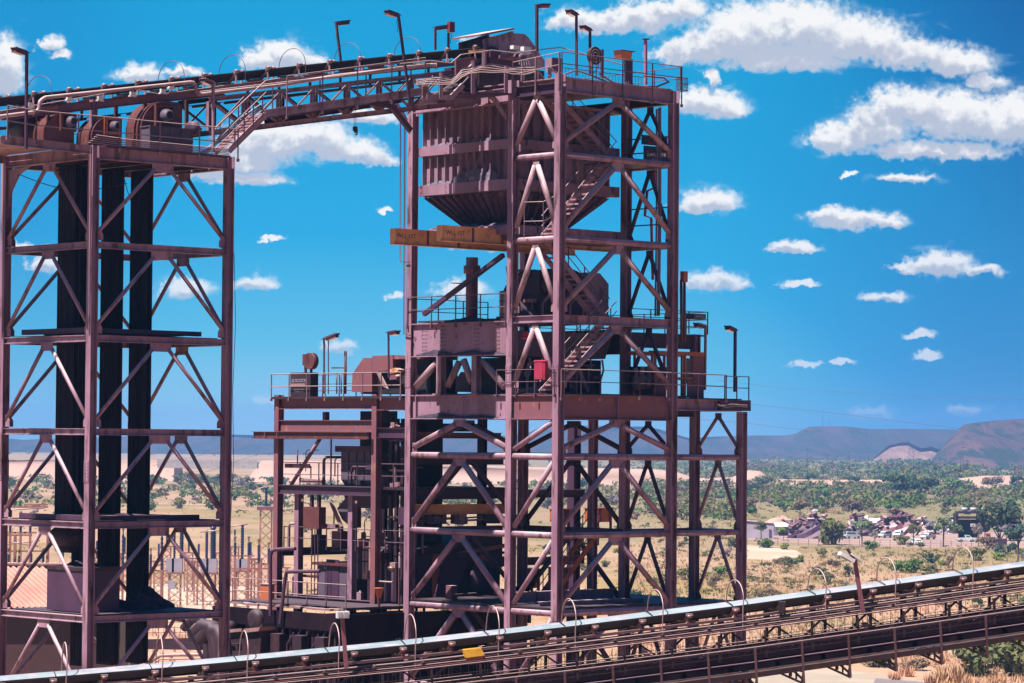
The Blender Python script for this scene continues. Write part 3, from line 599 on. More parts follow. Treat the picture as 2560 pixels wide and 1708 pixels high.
# inverted V pipe struts
tops=[41.1,38.05,34.17,30.42]; bots=[38.2,34.32,30.62,27.12]
for t,bz in zip(tops,bots):
    face(BT,W(0,0,0),W(L1,0,0),-B,t,bz+.62,.78,.42,.135,.25,'mauve2')
    face(BT,W(0,w1,0),W(0,0,0),-A,t-.05,bz+.62,.42,.3,.135,.22,'mauve2')
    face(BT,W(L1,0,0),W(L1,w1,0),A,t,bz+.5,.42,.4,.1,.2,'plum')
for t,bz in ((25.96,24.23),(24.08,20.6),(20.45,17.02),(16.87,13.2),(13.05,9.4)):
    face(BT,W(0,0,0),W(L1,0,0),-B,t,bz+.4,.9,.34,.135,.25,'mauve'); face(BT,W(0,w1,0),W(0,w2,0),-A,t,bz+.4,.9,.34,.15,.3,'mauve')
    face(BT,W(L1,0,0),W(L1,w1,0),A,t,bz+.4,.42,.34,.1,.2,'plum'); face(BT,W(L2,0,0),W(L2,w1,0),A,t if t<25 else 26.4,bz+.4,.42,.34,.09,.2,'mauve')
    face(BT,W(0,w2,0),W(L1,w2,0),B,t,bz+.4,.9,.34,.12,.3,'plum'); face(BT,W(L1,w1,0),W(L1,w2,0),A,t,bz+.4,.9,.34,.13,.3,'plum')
    MB().tube(W(0,w1-.25,bz+.35),W(0,.3,t-.1),.125,10).build('brace',M['mauve'],BT)
# struts and stub columns between the two girders of the bin's front
for u,v0,u1,v1 in ((1040,966,1093,906),(1120,966,1148,906),(1159,900,1180,958),(1206,902,1262,968)): MB().tube(PA(.15,u,v0),PA(.15,u1,v1),.17,12).build('brace',M['mauve2'],BT)
for u in (1101,1189):
    p=PA(-.05,u,985); q=W(0,0,0); k=MB(); b_,_=fa(-.05,u,940); k.ibeam(W(0,b_,27.1),W(0,b_,28.97),.34,.34,.03,.025,A); k.box(-.3,.3,b_-.3,b_+.3,27.1,27.2); k.build('stub_column',M['mauve2'],BT)
MB().bar(PA(.5,1258,638),PA(.5,1060,786),.2,.2).build('brace',M['plum'],BT)
MB().bar(PA(-.25,1228,238),PA(-.1,1270,297),.2,.2).build('brace',M['mauve2'],BT)
MB().bar(PA(-.5,985,252),PA(-.1,1029,330),.22,.22).build('brace',M['plum'],BT)
for z,mt in ((41.78,'mauve2'),(27.14,'plum'),(30.86,'plum')):
    k=MB(); 
    if z>40: k.box(.2,L1-.2,-.05,w2,z,z+.05)
    elif z>30: k.box(.25,L1-.25,w1+.1,w2-.2,z-.2,z-.12)
    else: k.box(.25,L1-.25,.25,w2-.2,z,z+.05); k.box(L1,L2+.1,.1,w2-.2,z-.1,z-.05)
    k.build('deck',M[mt],BT)
k=MB(); k.box(L1+.2,L2+.6,w1-.1,w2,30.2,30.28); k.build('deck',M['plum'],BT)
# handrails
post_rail(BT,[W(-.25,w2,30.62),W(-.25,w1+.2,30.62)],1.25,1.75,'darkrail',.024,(.5,),down=.2)
post_rail(BT,[W(.1,w2,30.62),W(5.,w2,30.62)],1.2,1.5,'darkrail',.022,(.5,))
post_rail(BT,[W(-.2,-.28,41.8),W(L1+.25,-.28,41.8)],1.12,1.85,'darkrail',.024,(.52,),down=.75)
post_rail(BT,[W(L1+.25,-.2,41.8),W(L1+.25,w2,41.8)],1.1,1.8,'darkrail',.022,(.52,))
post_rail(BT,[W(-.28,w1-.2,41.5),W(-.28,-.2,41.7)],1.2,1.5,'rail',.024,(.52,),down=.5,pr=.04)
post_rail(BT,[W(-.3,3.9,27.15),W(-.3,-.05,27.15)],1.12,1.3,'darkrail',.02,(.5,),down=.1)
post_rail(BT,[W(-.1,-.3,27.15),W(2.4,-.3,27.15)],1.12,1.6,'rail',.03,(.5,),down=.25)
post_rail(BT,[W(2.4,-.3,27.15),W(5.0,-.3,27.15)],1.12,1.7,'darkrail',.02,(.5,))
post_rail(BT,[W(5.,-.3,27.15),W(10.9,-.3,27.1)],1.12,2.2,'rail',.03,(.5,),down=.15)
post_rail(BT,[W(10.9,-.2,27.05),W(12.6,-.2,27.05)],1.12,1.1,'darkrail',.024,(.5,),down=.1)
post_rail(BT,[W(L1+.2,w1-.2,30.3),W(13.,w1-.2,30.3),W(13.,w2,30.3)],1.12,1.4,'darkrail',.022,(.33,.66))
post_rail(BT,[W(L1+.2,w2,30.3),W(12,w2,30.3)],1.12,.9,'darkrail',.022,(.33,.66))
k=MB(); k.box(10.6,12.7,-.25,w1,26.5,27.02); k.build('deck',M['plum'],BT)
# ladder cage at the top right corner, grating panels
k=MB()
for i in range(10): k.bar(W(L1+.15+i*.08,-.05,41.8),W(L1+.15+i*.08,-.05,42.45),.012,.012,A)
for zz in (41.85,42.15,42.45): k.path([W(L1+.15,-.05,zz),W(L1+.9,-.05,zz),W(L1+.9,.8,zz)],.02,5)
for i in range(10): k.bar(W(L1+.9,-.05+i*.085,41.8),W(L1+.9,-.05+i*.085,42.45),.012,.012,A)
k.build('ladder_cage',M['darkrail'],BT)
k=MB()
for i in range(26): k.bar(W(1.6+i*.22,1.6,42.),W(1.6+i*.22,1.6,42.5),.012,.012,A)
for zz in (42.,42.5): k.bar(W(1.6,1.6,zz),W(7.2,1.6,zz),.03,.03)
k.build('mesh_guard',M['darkrail'],BT)
# zigzag stair
stair(BT,W(1.0,1.9,41.6),W(5.5,1.9,38.3),B*.95,15,'stair','rail',(0,1))
stair(BT,W(4.1,.55,38.1),W(.3,.55,34.45),B*.95,15,'stair','rail',(0,1))
stair(BT,W(.7,1.7,34.4),W(4.9,1.7,30.75),B*.95,15,'stair','darkrail',(0,1))
stair(BT,W(4.2,.5,30.6),W(.2,.5,27.2),B*.95,15,'stair','rail',(0,1))
stair(BT,W(6.9,4.2,20.7),W(3.4,4.2,17.2),B*.9,12,'orange','darkrail',(0,1))
for a0,a1,z in ((4.2,7.2,38.15),(.2,1.5,34.3),(4.4,7.2,30.65)):
    k=MB(); k.box(a0,a1,.35,w1-.3,z,z+.05); k.build('landing',M['plum'],BT)
k=MB(); c=[PA(-.05,1313,600),PA(-.05,1362,600)]
k.path([W(-.1,2.3,34.4),W(-.1,2.3,36.1)],.02,5); k.path([W(-.1,1.,34.4),W(-.1,1.,36.1)],.02,5)
for zz in (35.2,36.1): k.path([W(1.2,2.3,zz+.1),W(-.1,2.3,zz),W(-.1,1.,zz-.04),W(.6,1.,zz+.25)],.026,6)
k.build('landing_guard',M['rail'],BT)
# pipes and ladders by the right legs
k=MB()
for i,(a,b) in enumerate(((L1-.1,.9),(L1+.1,1.25),(L1-.3,.6))): k.path([W(a,b,41),W(a+.05,b,36),W(a,b,31)],.05,6)
k.build('riser_pipes',M['mauve'],BT)
k=MB(); k.path([PB(2.,1636,405),PB(2.,1636,470),PB(2.,1618,478),PB(2.,1612,540),PB(2.,1628,545),PB(2.,1632,700)],.07,8); k.build('fire_main',M['redpaint'],BT)
k=MB(); 
for z in (39.6,38.9,36.2,35.4): k.path([W(L1-.1,w1,z),W(L1+.05,0,z)],.035,6)
k.path([W(4.,w2,36.3),W(L1,w2,36.2)],.03,5); k.build('tie_bars',M['darkrail'],BT)
k=MB(); k.path([PA(-.3,1001,270),PA(-.3,1001,655),PA(-.3,1022,655)],.03,6); k.path([PA(-.3,1012,285),PA(-.3,1010,835),PA(-.3,1025,838)],.035,6); k.path([PA(-.3,1001,290),PA(-.3,1022,268)],.03,6); k.build('dropper_pipes',M['plum'],BT)
# rocks and dust on the girder ledges
for nm,(a,b,rx,ry,h,z) in enumerate(((-.12,5.6,.1,1.3,.28,28.99),(-.12,8.6,.1,1.2,.24,28.99),(-.12,7.,.1,2.8,.16,25.99),(-.12,4.3,.1,1.,.12,28.99),(-.12,9.2,.1,1.,.22,26.0))):
    pass
d=MB()
for i,(b,ry,h,z) in enumerate(((6.0,1.3,.2,29.03),(8.6,1.4,.24,29.03),(4.4,.9,.12,29.03),(8.2,1.9,.22,26.03),(5.6,1.7,.12,26.03))): d.mound(W(-.1,b,z),.08,ry,h,seed=i)
d.mound(W(.3,6.6,30.6),.4,2.2,.22,seed=9)
tag(d.build('ore_dust',M['darkore']),'blue-grey ore dust drifted on the ledges of the front girders','dust',None,'stuff')
# ================================================================ the ore bin
SB=thing('ore_bin','large square ribbed steel ore bin hung in the upper half of the tower, tapering below','bin',W(3.73,6.8,34.9))
ba0,ba1,bb0,bb1=.55,L1-.55,w1+.6,w2-.2
k=MB(); k.box(ba0,ba1,bb0,bb1,36.8,40.95); k.build('bin_shell',M['binsteel'],SB)
za,zb=36.75,35.3; ca,cbb=(ba0+ba1)/2,(bb0+bb1)/2; e=1.75
ring=[(ba0,bb0),(ba1,bb0),(ba1,bb1),(ba0,bb1)]; rin=[(ca-e,cbb-e),(ca+e,cbb-e),(ca+e,cbb+e),(ca-e,cbb+e)]
k=MB(); k.hexa([W(x,y,zb) for x,y in rin]+[W(x,y,za) for x,y in ring]); k.build('hopper_cone',M['plum'],SB)
rb=MB()
for i in range(12):
    b=bb0+.2+(bb1-bb0-.4)*i/11
    for lo,hi in ((39.25,40.9),(37.3,38.75)): MB().box(ba0-.27,ba0,b-.012,b+.012,lo,hi).build('rib',M['binsteel'],SB)
    t=(b-bb0)/(bb1-bb0); p=W(ba0-.1,b,za); q=W(ca-e-.1,cbb-e+2*e*t,zb); rb.bar(p,q,.02,.24,A)
for i in range(9):
    a=ba0+.3+(ba1-ba0-.6)*i/8
    for lo,hi in ((39.25,40.9),(37.3,38.75)): MB().box(a-.012,a+.012,bb0-.27,bb0,lo,hi).build('rib',M['binsteel'],SB)
    t=(a-ba0)/(ba1-ba0); p=W(a,bb0-.1,za); q=W(ca-e+2*e*t,cbb-e-.1,zb); rb.bar(p,q,.24,.02,A)
rb.build('cone_ribs',M['binsteel'],SB)
for lo,hi in ((38.75,39.2),(36.82,37.32),(40.9,41.05)):
    s=.34
    k=MB(); k.box(ba0-s,ba0-.001,bb0-s,bb1+.1,lo,hi); k.build('waling_beam',M['plate'],SB)
    k=MB(); k.box(ba0,ba1+s,bb0-s,bb0-.001,lo+.003,hi-.003); k.build('waling_beam',M['plate'],SB)
k=MB(); 
for i,(b,a,rx,ry,h,z) in enumerate(((6.2,.4,.14,1.3,.75,37.32),(5.2,.4,.12,.7,.5,37.32),(7.2,.4,.14,1.,.55,37.32),(8.8,.4,.12,1.3,.18,37.32),(6.,.4,.12,2.4,.2,39.2),(8.6,.4,.12,1.2,.14,39.2))): k.mound(W(a,b,z),rx,ry,h,seed=i+3)
for i,(a,h) in enumerate(((1.5,.12),(3.2,.16),(4.6,.12),(6.,.1))): k.mound(W(a,bb0-.17,39.2),.5,.1,h,seed=i+30)
tag(k.build('ore_spillage',M['ore']),'grey ore spilled in a heap on the ledges of the ore bin','spillage',None,'stuff')
# apron below the cone: feeder pan with a dusty lip
FD=thing('feeder_pan','wide steel feeder pan under the cone of the ore bin, covered in dust','feeder',W(3.7,6.8,33.6))
k=MB(); k.hexa([W(.6,w1+.5,34.45),W(L1-.4,w1+.5,34.45),W(L1-.4,w2-.4,34.45),W(.6,w2-.4,34.45),W(.3,w1+.3,35.1),W(L1-.2,w1+.3,35.1),W(L1-.2,w2-.2,35.1),W(.3,w2-.2,35.1)]); k.build('pan',M['bluegrey'],FD)
k=MB(); k.box(.2,.34,w1+.3,w2-.2,34.7,35.14); k.box(.2,L1-.1,w1+.22,w1+.36,34.7,35.14); k.build('lip',M['mauve'],FD)
k=MB()
for i in range(6): k.mound(W(.5+.2*(i%2),w1+1+i*1.05,35.1),.3,.9,.2,seed=i+60)
k.build('dust_layer',M['ore'],FD)
# crane beams
def crane(b,u0,v0,a1,hh,label,tu,tx):
    a0,z1=fb(b,u0,v0); T=thing('crane_beam',label,'crane beam',W(a0,b,z1-hh),'yellow crane beams'); z0=z1-hh
    k=MB(); k.ibeam(W(a0,b,z0+hh/2),W(a1,b,z0+hh/2),hh,.3,.03,.03); k.box(a0-.05,a0,b-.2,b+.2,z0,z1); k.build('beam_body',M['crane'],T)
    k=MB()
    for f in (.32,.62):
        a=a0+(a1-a0)*f*.55; k.box(a-.02,a+.02,b-.14,b-.02,z0+.03,z1-.03)
    for i in range(5): k.box(a0+.12,a0+.2,b-.025,b-.016,z0+.12+i*.12,z0+.15+i*.12)
    k.build('stiffeners',M['redplate'],T)
    at,zt=fb(b,tu,v0+18); text(tx,.3,W(at,b-.022,z0+hh*.56),A,Z,M['ink'],T)
    return T
crane(4.6,1101,563,L1+.5,.74,'yellow crane beam nearer the stair, bright face with dark lettering, under the ore bin',1138,'WLL 15T')
crane(7.4,984,571,L1+.6,.76,'yellow crane beam jutting farthest left out of the tower under the ore bin',1016,'WLL 15T')
# ================================================================ machinery inside the tower
CR=thing('crusher','dark rounded crusher casing on the middle deck behind the stair','crusher',W(3.8,6.5,30.7))
n=16; prof=[(2.3,30.75)]+[(4.4+2.1*math.cos(math.pi-t),31.3+1.95*math.sin(t)) for t in [math.pi*i/n for i in range(n+1)]]+[(6.5,30.75)]
k=MB(); k.prism([W(x,4.3,z) for x,z in prof],B*2.2); k.build('casing',M['plum'],CR)
for bb in (4.2,5.3,6.4): k=MB(); k.prism([W(4.4+(x-4.4)*1.04,bb,30.75+(z-30.75)*1.02) for x,z in prof],B*.12); k.build('casing_rib',M['bluegrey'],CR)
k=MB(); k.box(2.2,3.1,3.7,4.2,30.8,33.0); k.build('drive_cover',M['plum2'],CR); k=MB(); k.lathe(W(2.7,3.5,32.4),B,[(.2,0),(.45,.02),(.45,.2),(.2,.22)],16); k.build('flywheel',M['plum'],CR); k=MB(); k.box(3.9,5.2,3.6,4.2,30.8,32.2); k.build('motor_box',M['plum'],CR); k=MB(); k.prism([W(5.3,3.7,30.8),W(6.8,3.7,30.8),W(6.8,3.7,32.6),W(6.2,3.7,33.1),W(5.3,3.7,33.1)],B*.5); k.build('inlet_box',M['mauve2'],CR)
for i in range(5): k=MB(); k.path([W(2.2+i*.9,3.5,30.9),W(2.2+i*.9,3.45,31.5+.2*(i%2)),W(2.5+i*.9,3.4,31.8),W(2.9+i*.9,3.6,32.3)],.06,6); k.build('oil_pipe',M['mauve'],CR)
k=MB(); k.hexa([W(1.1,3.7,30.8),W(6.3,3.7,30.8),W(6.3,4.45,30.8),W(1.1,4.45,30.8),W(1.1,4.2,31.6),W(6.3,4.2,31.6),W(6.3,4.45,31.6),W(1.1,4.45,31.6)]); k.build('skirt',M['bluegrey'],CR)
k=MB(); k.box(4.9,6.9,3.9,4.4,30.75,32.7); k.build('side_panel',M['bluegrey'],CR)
k=MB(); k.bar(W(.3,w1+.5,33.2),W(.6,w1+.3,30.8),.5,.14,A); k.box(-.05,.55,w1+.35,w1+.85,30.8,32.); k.build('service_panel',M['plum2'],CR)
SH=thing('crusher_chute','broad grey chute and a black block of painted shade below the crusher, between the two deep girders','chute',W(3.8,6.5,27.2))
k=MB(); k.hexa([W(1.,3.7,28.95),W(6.6,3.7,28.95),W(6.6,6.4,28.95),W(1.,6.4,28.95),W(.5,3.5,30.15),W(6.9,3.5,30.15),W(6.9,6.8,30.15),W(.5,6.8,30.15)]); k.build('chute_body',M['bluegrey'],SH)
k=MB(); k.box(.9,6.9,4.3,6.6,27.19,28.9); k.build('shade_block',M['black'],SH)  # solid black block that paints the shade under the crusher
k=MB()
for i in range(6): k.box(1.2+i*.95,1.5+i*.95,4.0,4.3,27.19,28.7)
k.box(1.,6.6,4.05,4.3,28.1,28.3); k.build('block_ribs',M['plum'],SH)
for a in (2.6,5.2): k=MB(); k.lathe(W(a,3.5,27.85),B,[(.2,0),(.48,0),(.48,.5),(.2,.5)],14); k.build('drive_wheel',M['plum'],SH)
for i in range(7): k=MB(); k.path([W(1.2+i*.8,3.4,27.2),W(1.2+i*.8,3.4,27.9+.3*(i%3)),W(1.5+i*.8,3.5,28.4),W(1.5+i*.8,3.6,28.9)],.05,6); k.build('pipe',M['mauve2' if i%2 else 'railpink'],SH)
k=MB(); k.bar(W(4.,3.2,29.),W(5.,3.2,27.3),.14,.14); k.build('chute_stay',M['railpink'],SH)
lp=thing('work_light','red work light under the middle deck beside the second leg','light',W(.2,2.6,29.6))
k=MB(); q=PA(.4,1322,835); k.obox(q,A*.1,B*.35,Z*.1); k.lathe(q-A*.1+B*-.35,-B,[(.1,0),(.12,.1),(.05,.14)],10); k.obox(q-Z*.18,A*.12,B*.4,Z*.06); k.build('lamp_body',M['redpaint'],lp); MB().bar(q+Z*.1,q+Z*.9,.04,.04).build('hanger',M['plum'],lp)
# red cabinet on the handrail
cb_=thing('red_cabinet','bright red switch cabinet hung on the handrail left of the stair corner leg','cabinet',PA(-.42,1355,950))
bl,zt=fa(-.42,1339,904); br,zl=fa(-.42,1370,950)
k=MB(); k.box(-.55,-.35,br+.08,bl-.05,zl,zt); cbo=k.build('cabinet_body',M['redpaint'],cb_)
k=MB(); k.box(-.58,-.552,br+.2,bl-.09,zl+.04,zt-.05); k.build('door',M['redpaint'],cb_); k=MB(); k.hexa([W(-.6,br+.05,zt),W(-.3,br+.05,zt),W(-.3,bl,zt),W(-.6,bl,zt),W(-.52,br+.1,zt+.06),W(-.36,br+.1,zt+.06),W(-.36,bl-.05,zt+.06),W(-.52,bl-.05,zt+.06)]); k.build('lid',M['redpaint'],cb_)
# sign board "SURGE BIN"
sg=thing('sign_board','black sign board with white lettering hung between the two right legs','sign',PB(2.6,1640,412))
k=MB(); a0,z1=fb(2.6,1611,364); a1,z0=fb(2.6,1668,411); k.box(a0,a1,2.6,2.66,z0,z1); k.build('board',M['signboard'],sg)
k=MB(); a2,z3=fb(2.6,1606,337); k.box(a2,a1,2.6,2.66,z1+.05,z3); k.build('board',M['signboard'],sg)
text('SURGE BIN',.27,W((a0+a1)/2,2.585,z0+.42),A,Z,M['paleink'],sg); text('C 11',.15,W((a0+a1)/2-.1,2.585,z0+.16),A,Z,M['paleink'],sg)
text('NOTICE',.2,W((a0+a1)/2-.2,2.585,z1+.17),A,Z,M['redpaint'],sg)
# ================================================================ head of the conveyor on top
HD=thing('head_chute','mauve sheet-steel hood over the head pulley on top of the bin tower','hood',W(2,6.8,41.9))
hb=5.75
pr=[PB(hb,u,v) for u,v in ((1208,99),(1284,77),(1284,148),(1212,158))]
for of in (0,1.75): k=MB(); k.prism([p+B*of for p in pr],B*.06); k.build('side_plate',M['mauve2'],HD)
pr=[PB(hb,u,v) for u,v in ((1284.6,83),(1312,85),(1322,94),(1362,152),(1362,172),(1284.6,168))]
k=MB(); k.prism(pr,B*1.81); k.build('snout',M['mauve2'],HD)
p=PB(hb-.2,1202,90);q=PB(hb-.2,1286,74); k=MB(); k.hexa([p,q,q+B*2.1,p+B*2.1,p+Z*.09,q+Z*.09,q+B*2.1+Z*.09,p+B*2.1+Z*.09]); k.build('hood_top',M['redplate'],HD)
p=PB(hb,1212,126);q=PB(hb,1211,96); k=MB(); k.prism([p+A*.15,q+A*.15,q+A*.15+B*1.75,p+A*.15+B*1.75],A*.1); k.build('opening_shade',M['black'],HD)  # black plate painting the dark inside of the hood's open end
k=MB(); k.lathe(PB(5.6,1235,140),B,[(.1,0),(.45,0),(.45,2.),(.1,2.)],20); k.build('head_pulley',M['plum2'],HD)
k=MB(); k.box(.1,4.2,5.6,8.3,41.85,42.9); k.build('chute_box',M['plum2'],HD)
k=MB(); k.prism([PB(4.9,u,v) for u,v in ((1140,149),(1188,142),(1188,190),(1140,196))],B*.1); k.prism([PB(4.8,u,v) for u,v in ((1187,154),(1170,170),(1187,176))],B*.1); k.build('support_plate',M['redplate'],HD)
DR=thing('head_drive','motor, gearbox and guards in front of the hood on the bin tower','machine',W(2,4.6,41.9))
k=MB(); 
for u0,u1,v0,v1,b in ((1225,1262,132,165,4.6),(1262,1300,152,172,4.6),(1226,1247,128,145,4.4)):
    a0,z1=fb(b,u0,v0); a1,z0=fb(b,u1,v1); k.box(a0,a1,b,b+.6,z0,z1)
k.build('gearbox',M['plum'],DR)
k=MB(); a0,z1=fb(4.3,1250,138); a1,z0=fb(4.3,1297,151); k.box(a0,a1,4.3,4.6,z0,z1); k.build('guard_beam',M['redplate'],DR)
k=MB(); k.prism([PB(4.5,u,v) for u,v in ((1188,124),(1210,122),(1222,127),(1219,131),(1190,130))],B*.5); k.build('guard_cover',M['crane'],DR)
k=MB(); 
for u0,u1,v0,v1 in ((1284,1300,113,124),(1310,1328,116,135),(1298,1312,126,136)):
    a0,z1=fb(4.7,u0,v0); a1,z0=fb(4.7,u1,v1); k.box(a0,a1,4.7,4.95,z0,z1)
k.build('junction_box',M['white'],DR)
k=MB(); k.lathe(PB(4.6,1308,145),B,[(.1,0),(.22,0),(.25,.5),(.1,.5)],14)
for i in range(5): k.path([PB(4.6,1296+i*6,150),PB(4.5,1299+i*6,160),PB(4.4,1294+i*8,172)],.03,5)
k.build('hoses',M['darkrail'],DR)
# front platform: posts, top rail and the bundle of cables that follows it
FP=thing('front_platform','step platform with a cable bundle along its rail at the top of the bin tower','platform',W(-.5,6,40.9))
k=MB(); k.prism([PB(3.05,u,v) for u,v in ((1068,236),(1127,237),(1155,208),(1163,217),(1131,250),(1068,247))],B*.1); k.build('step_plate',M['mauve2'],FP)
for i in range(3): MB().bar(PB(3.1,1110+i*14,226-i*8),PB(3.1,1122+i*14,233-i*8)+B*.9,.28,.03,Z).build('tread',M['grey'],FP)
k=MB(); k.hexa([W(-3.9,3.1,40.9),W(-.2,3.1,41.2),W(-.2,5.2,41.2),W(-3.9,5.2,40.9),W(-3.9,3.1,40.97),W(-.2,3.1,41.27),W(-.2,5.2,41.27),W(-3.9,5.2,40.97)]); k.build('platform_deck',M['plum'],FP)
for u,v0,v1 in ((1103,182,246),(1183,152,234),(1211,128,165),(1265,165,232),(1307,165,222),(1343,128,222),(1374,170,218)): MB().bar(PB(3.,u,v0),W(*[fb(3.,u,v1)[0],3.,fb(3.,u,v1)[1]]),.13,.13,A).build('rail_post',M['mauve2'],FP)
k=MB(); k.path([PB(3.,u,v) for u,v in ((1000,160),(1075,152),(1127,158),(1152,137),(1229,126),(1289,133),(1340,126),(1346,125),(1401,119),(1578,168))],.03,6); k.build('top_rail',M['rail'],FP)
bn=MB()
for j in range(5): bn.path([PB(3.-.05*j,u,v+j*4.5+(2*math.sin(i*2.1+j))) for i,(u,v) in enumerate(((1040,196),(1070,193),(1098,192),(1128,195),(1142,186),(1155,173),(1172,168),(1200,163),(1228,162),(1262,165),(1282,168),(1310,167),(1340,163)))],.028,5)
bn.build('cable_bundle',M['railpink'],FP)
k=MB(); 
for i in range(7): k.path([PB(3.2,1058+i*2,248-i*3),PB(3.2,1057+i*2,215),PB(3.2,1066+i*2,202-i),PB(3.2,1082,196-i)],.025,5)
for i in range(8): k.obox(PB(3.15,1063,218+i*4.4),A*.2,B*.05,Z*.012)
k.build('cable_ladder',M['railpink'],FP)
# things standing on the top deck
lamp(PB(3.,1342,199),PB(3.,1342,12),A,'tallest mauve floodlight pole on the bin tower, red lamp turned right',.62,'plum','floodlight poles on the plant',.1,False,.06,'redpaint')
lamp(PB(.6,1441,190),PB(.6,1441,37),-A*.8-B*.2,'mauve floodlight pole on the top deck, lamp turned left, taller of a close pair',.62,'plum')
lamp(PB(1.6,1475,188),PB(1.6,1475,76),-A*.8-B*.2,'lower floodlight pole of a close pair on the top deck, lamp turned left',.62,'plum')
tp=thing('vent_post','bare mauve post with a small T cap at the right of the top deck','post',PB(.8,1614,212)); MB().bar(PB(.8,1614,212),PB(.8,1614,99),.12,.12).build('post',M['mauve'],tp); MB().bar(PB(.8,1607,98),PB(.8,1621,98),.14,.06).build('cap',M['plum'],tp)
rl=thing('cable_reel','round cable reel with loops of pale cable hanging on a post of the top deck','cable reel',PB(.9,1488,190))
c=PB(.9,1485,140); MB().bar(PB(1.,1505,195),PB(1.,1505,124),.12,.12).build('post',M['plum'],rl)
k=MB(); k.disc(c,B,.42,.12,24); k.build('reel_plate',M['plum2'],rl)
for i,rr in enumerate((.16,.3,.42)):
    k=MB(); k.path([c-B*.1+A*(rr*math.cos(t)*.9)+Z*(rr*math.sin(t)) for t in [2*math.pi*j/20 for j in range(21)]],.025,5); k.build('cable_loop',M['railpink' if i<2 else 'rust'],rl)
k=MB(); k.path([c-B*.1-A*.3,c-B*.1-A*.28-Z*.5,c-B*.1-A*.1-Z*.85,c-B*.1+A*.2-Z*.5,c-B*.1+A*.3],.025,5); k.path([c-B*.1-A*.2,c-B*.1-A*.15-Z*1.,],.025,5); k.path([c-B*.1+A*.05,c-B*.1+A*.07-Z*1.],.025,5); k.build('cable_loop',M['railpink'],rl)
hp=thing('red_hopper_box','red hopper-shaped lamp box on a thick post at the right of the top deck','lamp box',PB(.9,1572,215))
MB().bar(PB(.9,1573,215),PB(.9,1573,148),.24,.24,A).build('post',M['plum'],hp); MB().bar(PB(.9,1562,208),PB(.9,1562,150),.05,.05,A).build('pipe',M['darkrail'],hp)
a0,z1=fb(.7,1549,127); a1,z0=fb(.7,1578,149); k=MB(); k.hexa([W(a0+.14,.7,z0),W(a1,.7,z0),W(a1,1.2,z0),W(a0+.14,1.2,z0),W(a0,.6,z1),W(a1,.6,z1),W(a1,1.1,z1),W(a0,1.1,z1)]); k.build('hopper',M['orange'],hp); k=MB(); k.box(a0-.03,a1+.12,.55,1.15,z1,z1+.04); k.build('lid',M['plum'],hp)
lc=thing('louvred_locker','small mauve louvred locker on the top deck beside the hood','locker',PB(3.4,1392,190)); a0,z1=fb(3.4,1379,144); a1,z0=fb(3.4,1407,182)
k=MB(); k.box(a0,a1,3.4,3.8,z0,z1); k.build('locker_body',M['mauve2'],lc)
k=MB(); 
for i in range(7): k.box(a0+.04,a1-.04,3.36,3.4,z0+.06+i*(z1-z0)/7,z0+.1+i*(z1-z0)/7)
k.build('louvres',M['plum'],lc)
k=MB(); k.path([PB(.5,1500,185),PB(.4,1530,205),PB(.4,1560,214),PB(.4,1640,218),PB(.4,1672,205),PB(.4,1660,195),PB(.4,1610,190)],.05,6); k.path([PB(.6,1400,190),PB(.5,1440,176),PB(.5,1470,186),PB(.5,1520,206),PB(.5,1600,216)],.04,6); tag(k.build('hose_coil',M['darkrail'],None,PB(.5,1600,216)),'loose dark hoses lying along the handrail of the top deck','hose')
# ================================================================ orange cage and right platform
OC=thing('orange_cage','orange framed safety cage on the right platform behind the corner leg','cage',PB(1.2,1700,985))
a0,z1=fb(1.2,1638,882); a1,z0=fb(1.2,1756,978)
k=MB()
for a in (a0,a0+1.2,(a0+a1)/2+.4,a1-.7,a1):
    for b in (1.2,2.6): MB().box(a-.05,a+.05,b-.05,b+.05,27.1,z1+.05).build('cage_post',M['orange'],OC)
k=MB()
for b in (1.15,2.6): k.box(a0-.4,a1+.1,b,b+.1,z1-.1,z1+.1); k.box(a0,a1,b,b+.1,28.0,28.1); k.box(a0,a1,b,b+.08,27.12,27.2)
k.build('cage_rail',M['orange'],OC)
for q in ((a1-.72,a1+.02,1.12,1.16,27.15,z1-.1),((a0+a1)/2+.5,a1-.73,1.13,1.16,27.15,27.95),(a0+.1,a0+1.2,1.13,1.16,27.15,27.9)): MB().box(*q).build('cage_panel',M['redplate'],OC)
k=MB(); aw,zw=fb(1.6,1706,890); k.box(aw,aw+.9,1.6,1.64,27.8,z1-.2); k.build('louvre_sheet',M['white'],OC)
k=MB()
for i in range(9): k.box(aw+.02,aw+.88,1.57,1.6,28.0+i*.12,28.02+i*.12)
k.build('louvre_lines',M['grey'],OC)
rp=thing('rigid_riser','thick rust-coloured twin pipe riser with an orange box on top, right of the corner leg','pipe',PB(1.,1708,860))
k=MB(); k.tube(PB(1.,1704,855),PB(1.,1703,700),.07,8); k.tube(PB(1.,1711,855),PB(1.,1711,700),.07,8); k.build('pipe',M['rust'],rp); q=PB(1.,1710,692); k=MB(); k.obox(q,A*.14,B*.12,Z*.26); k.build('box',M['orange'],rp)
rq=random.Random(44)
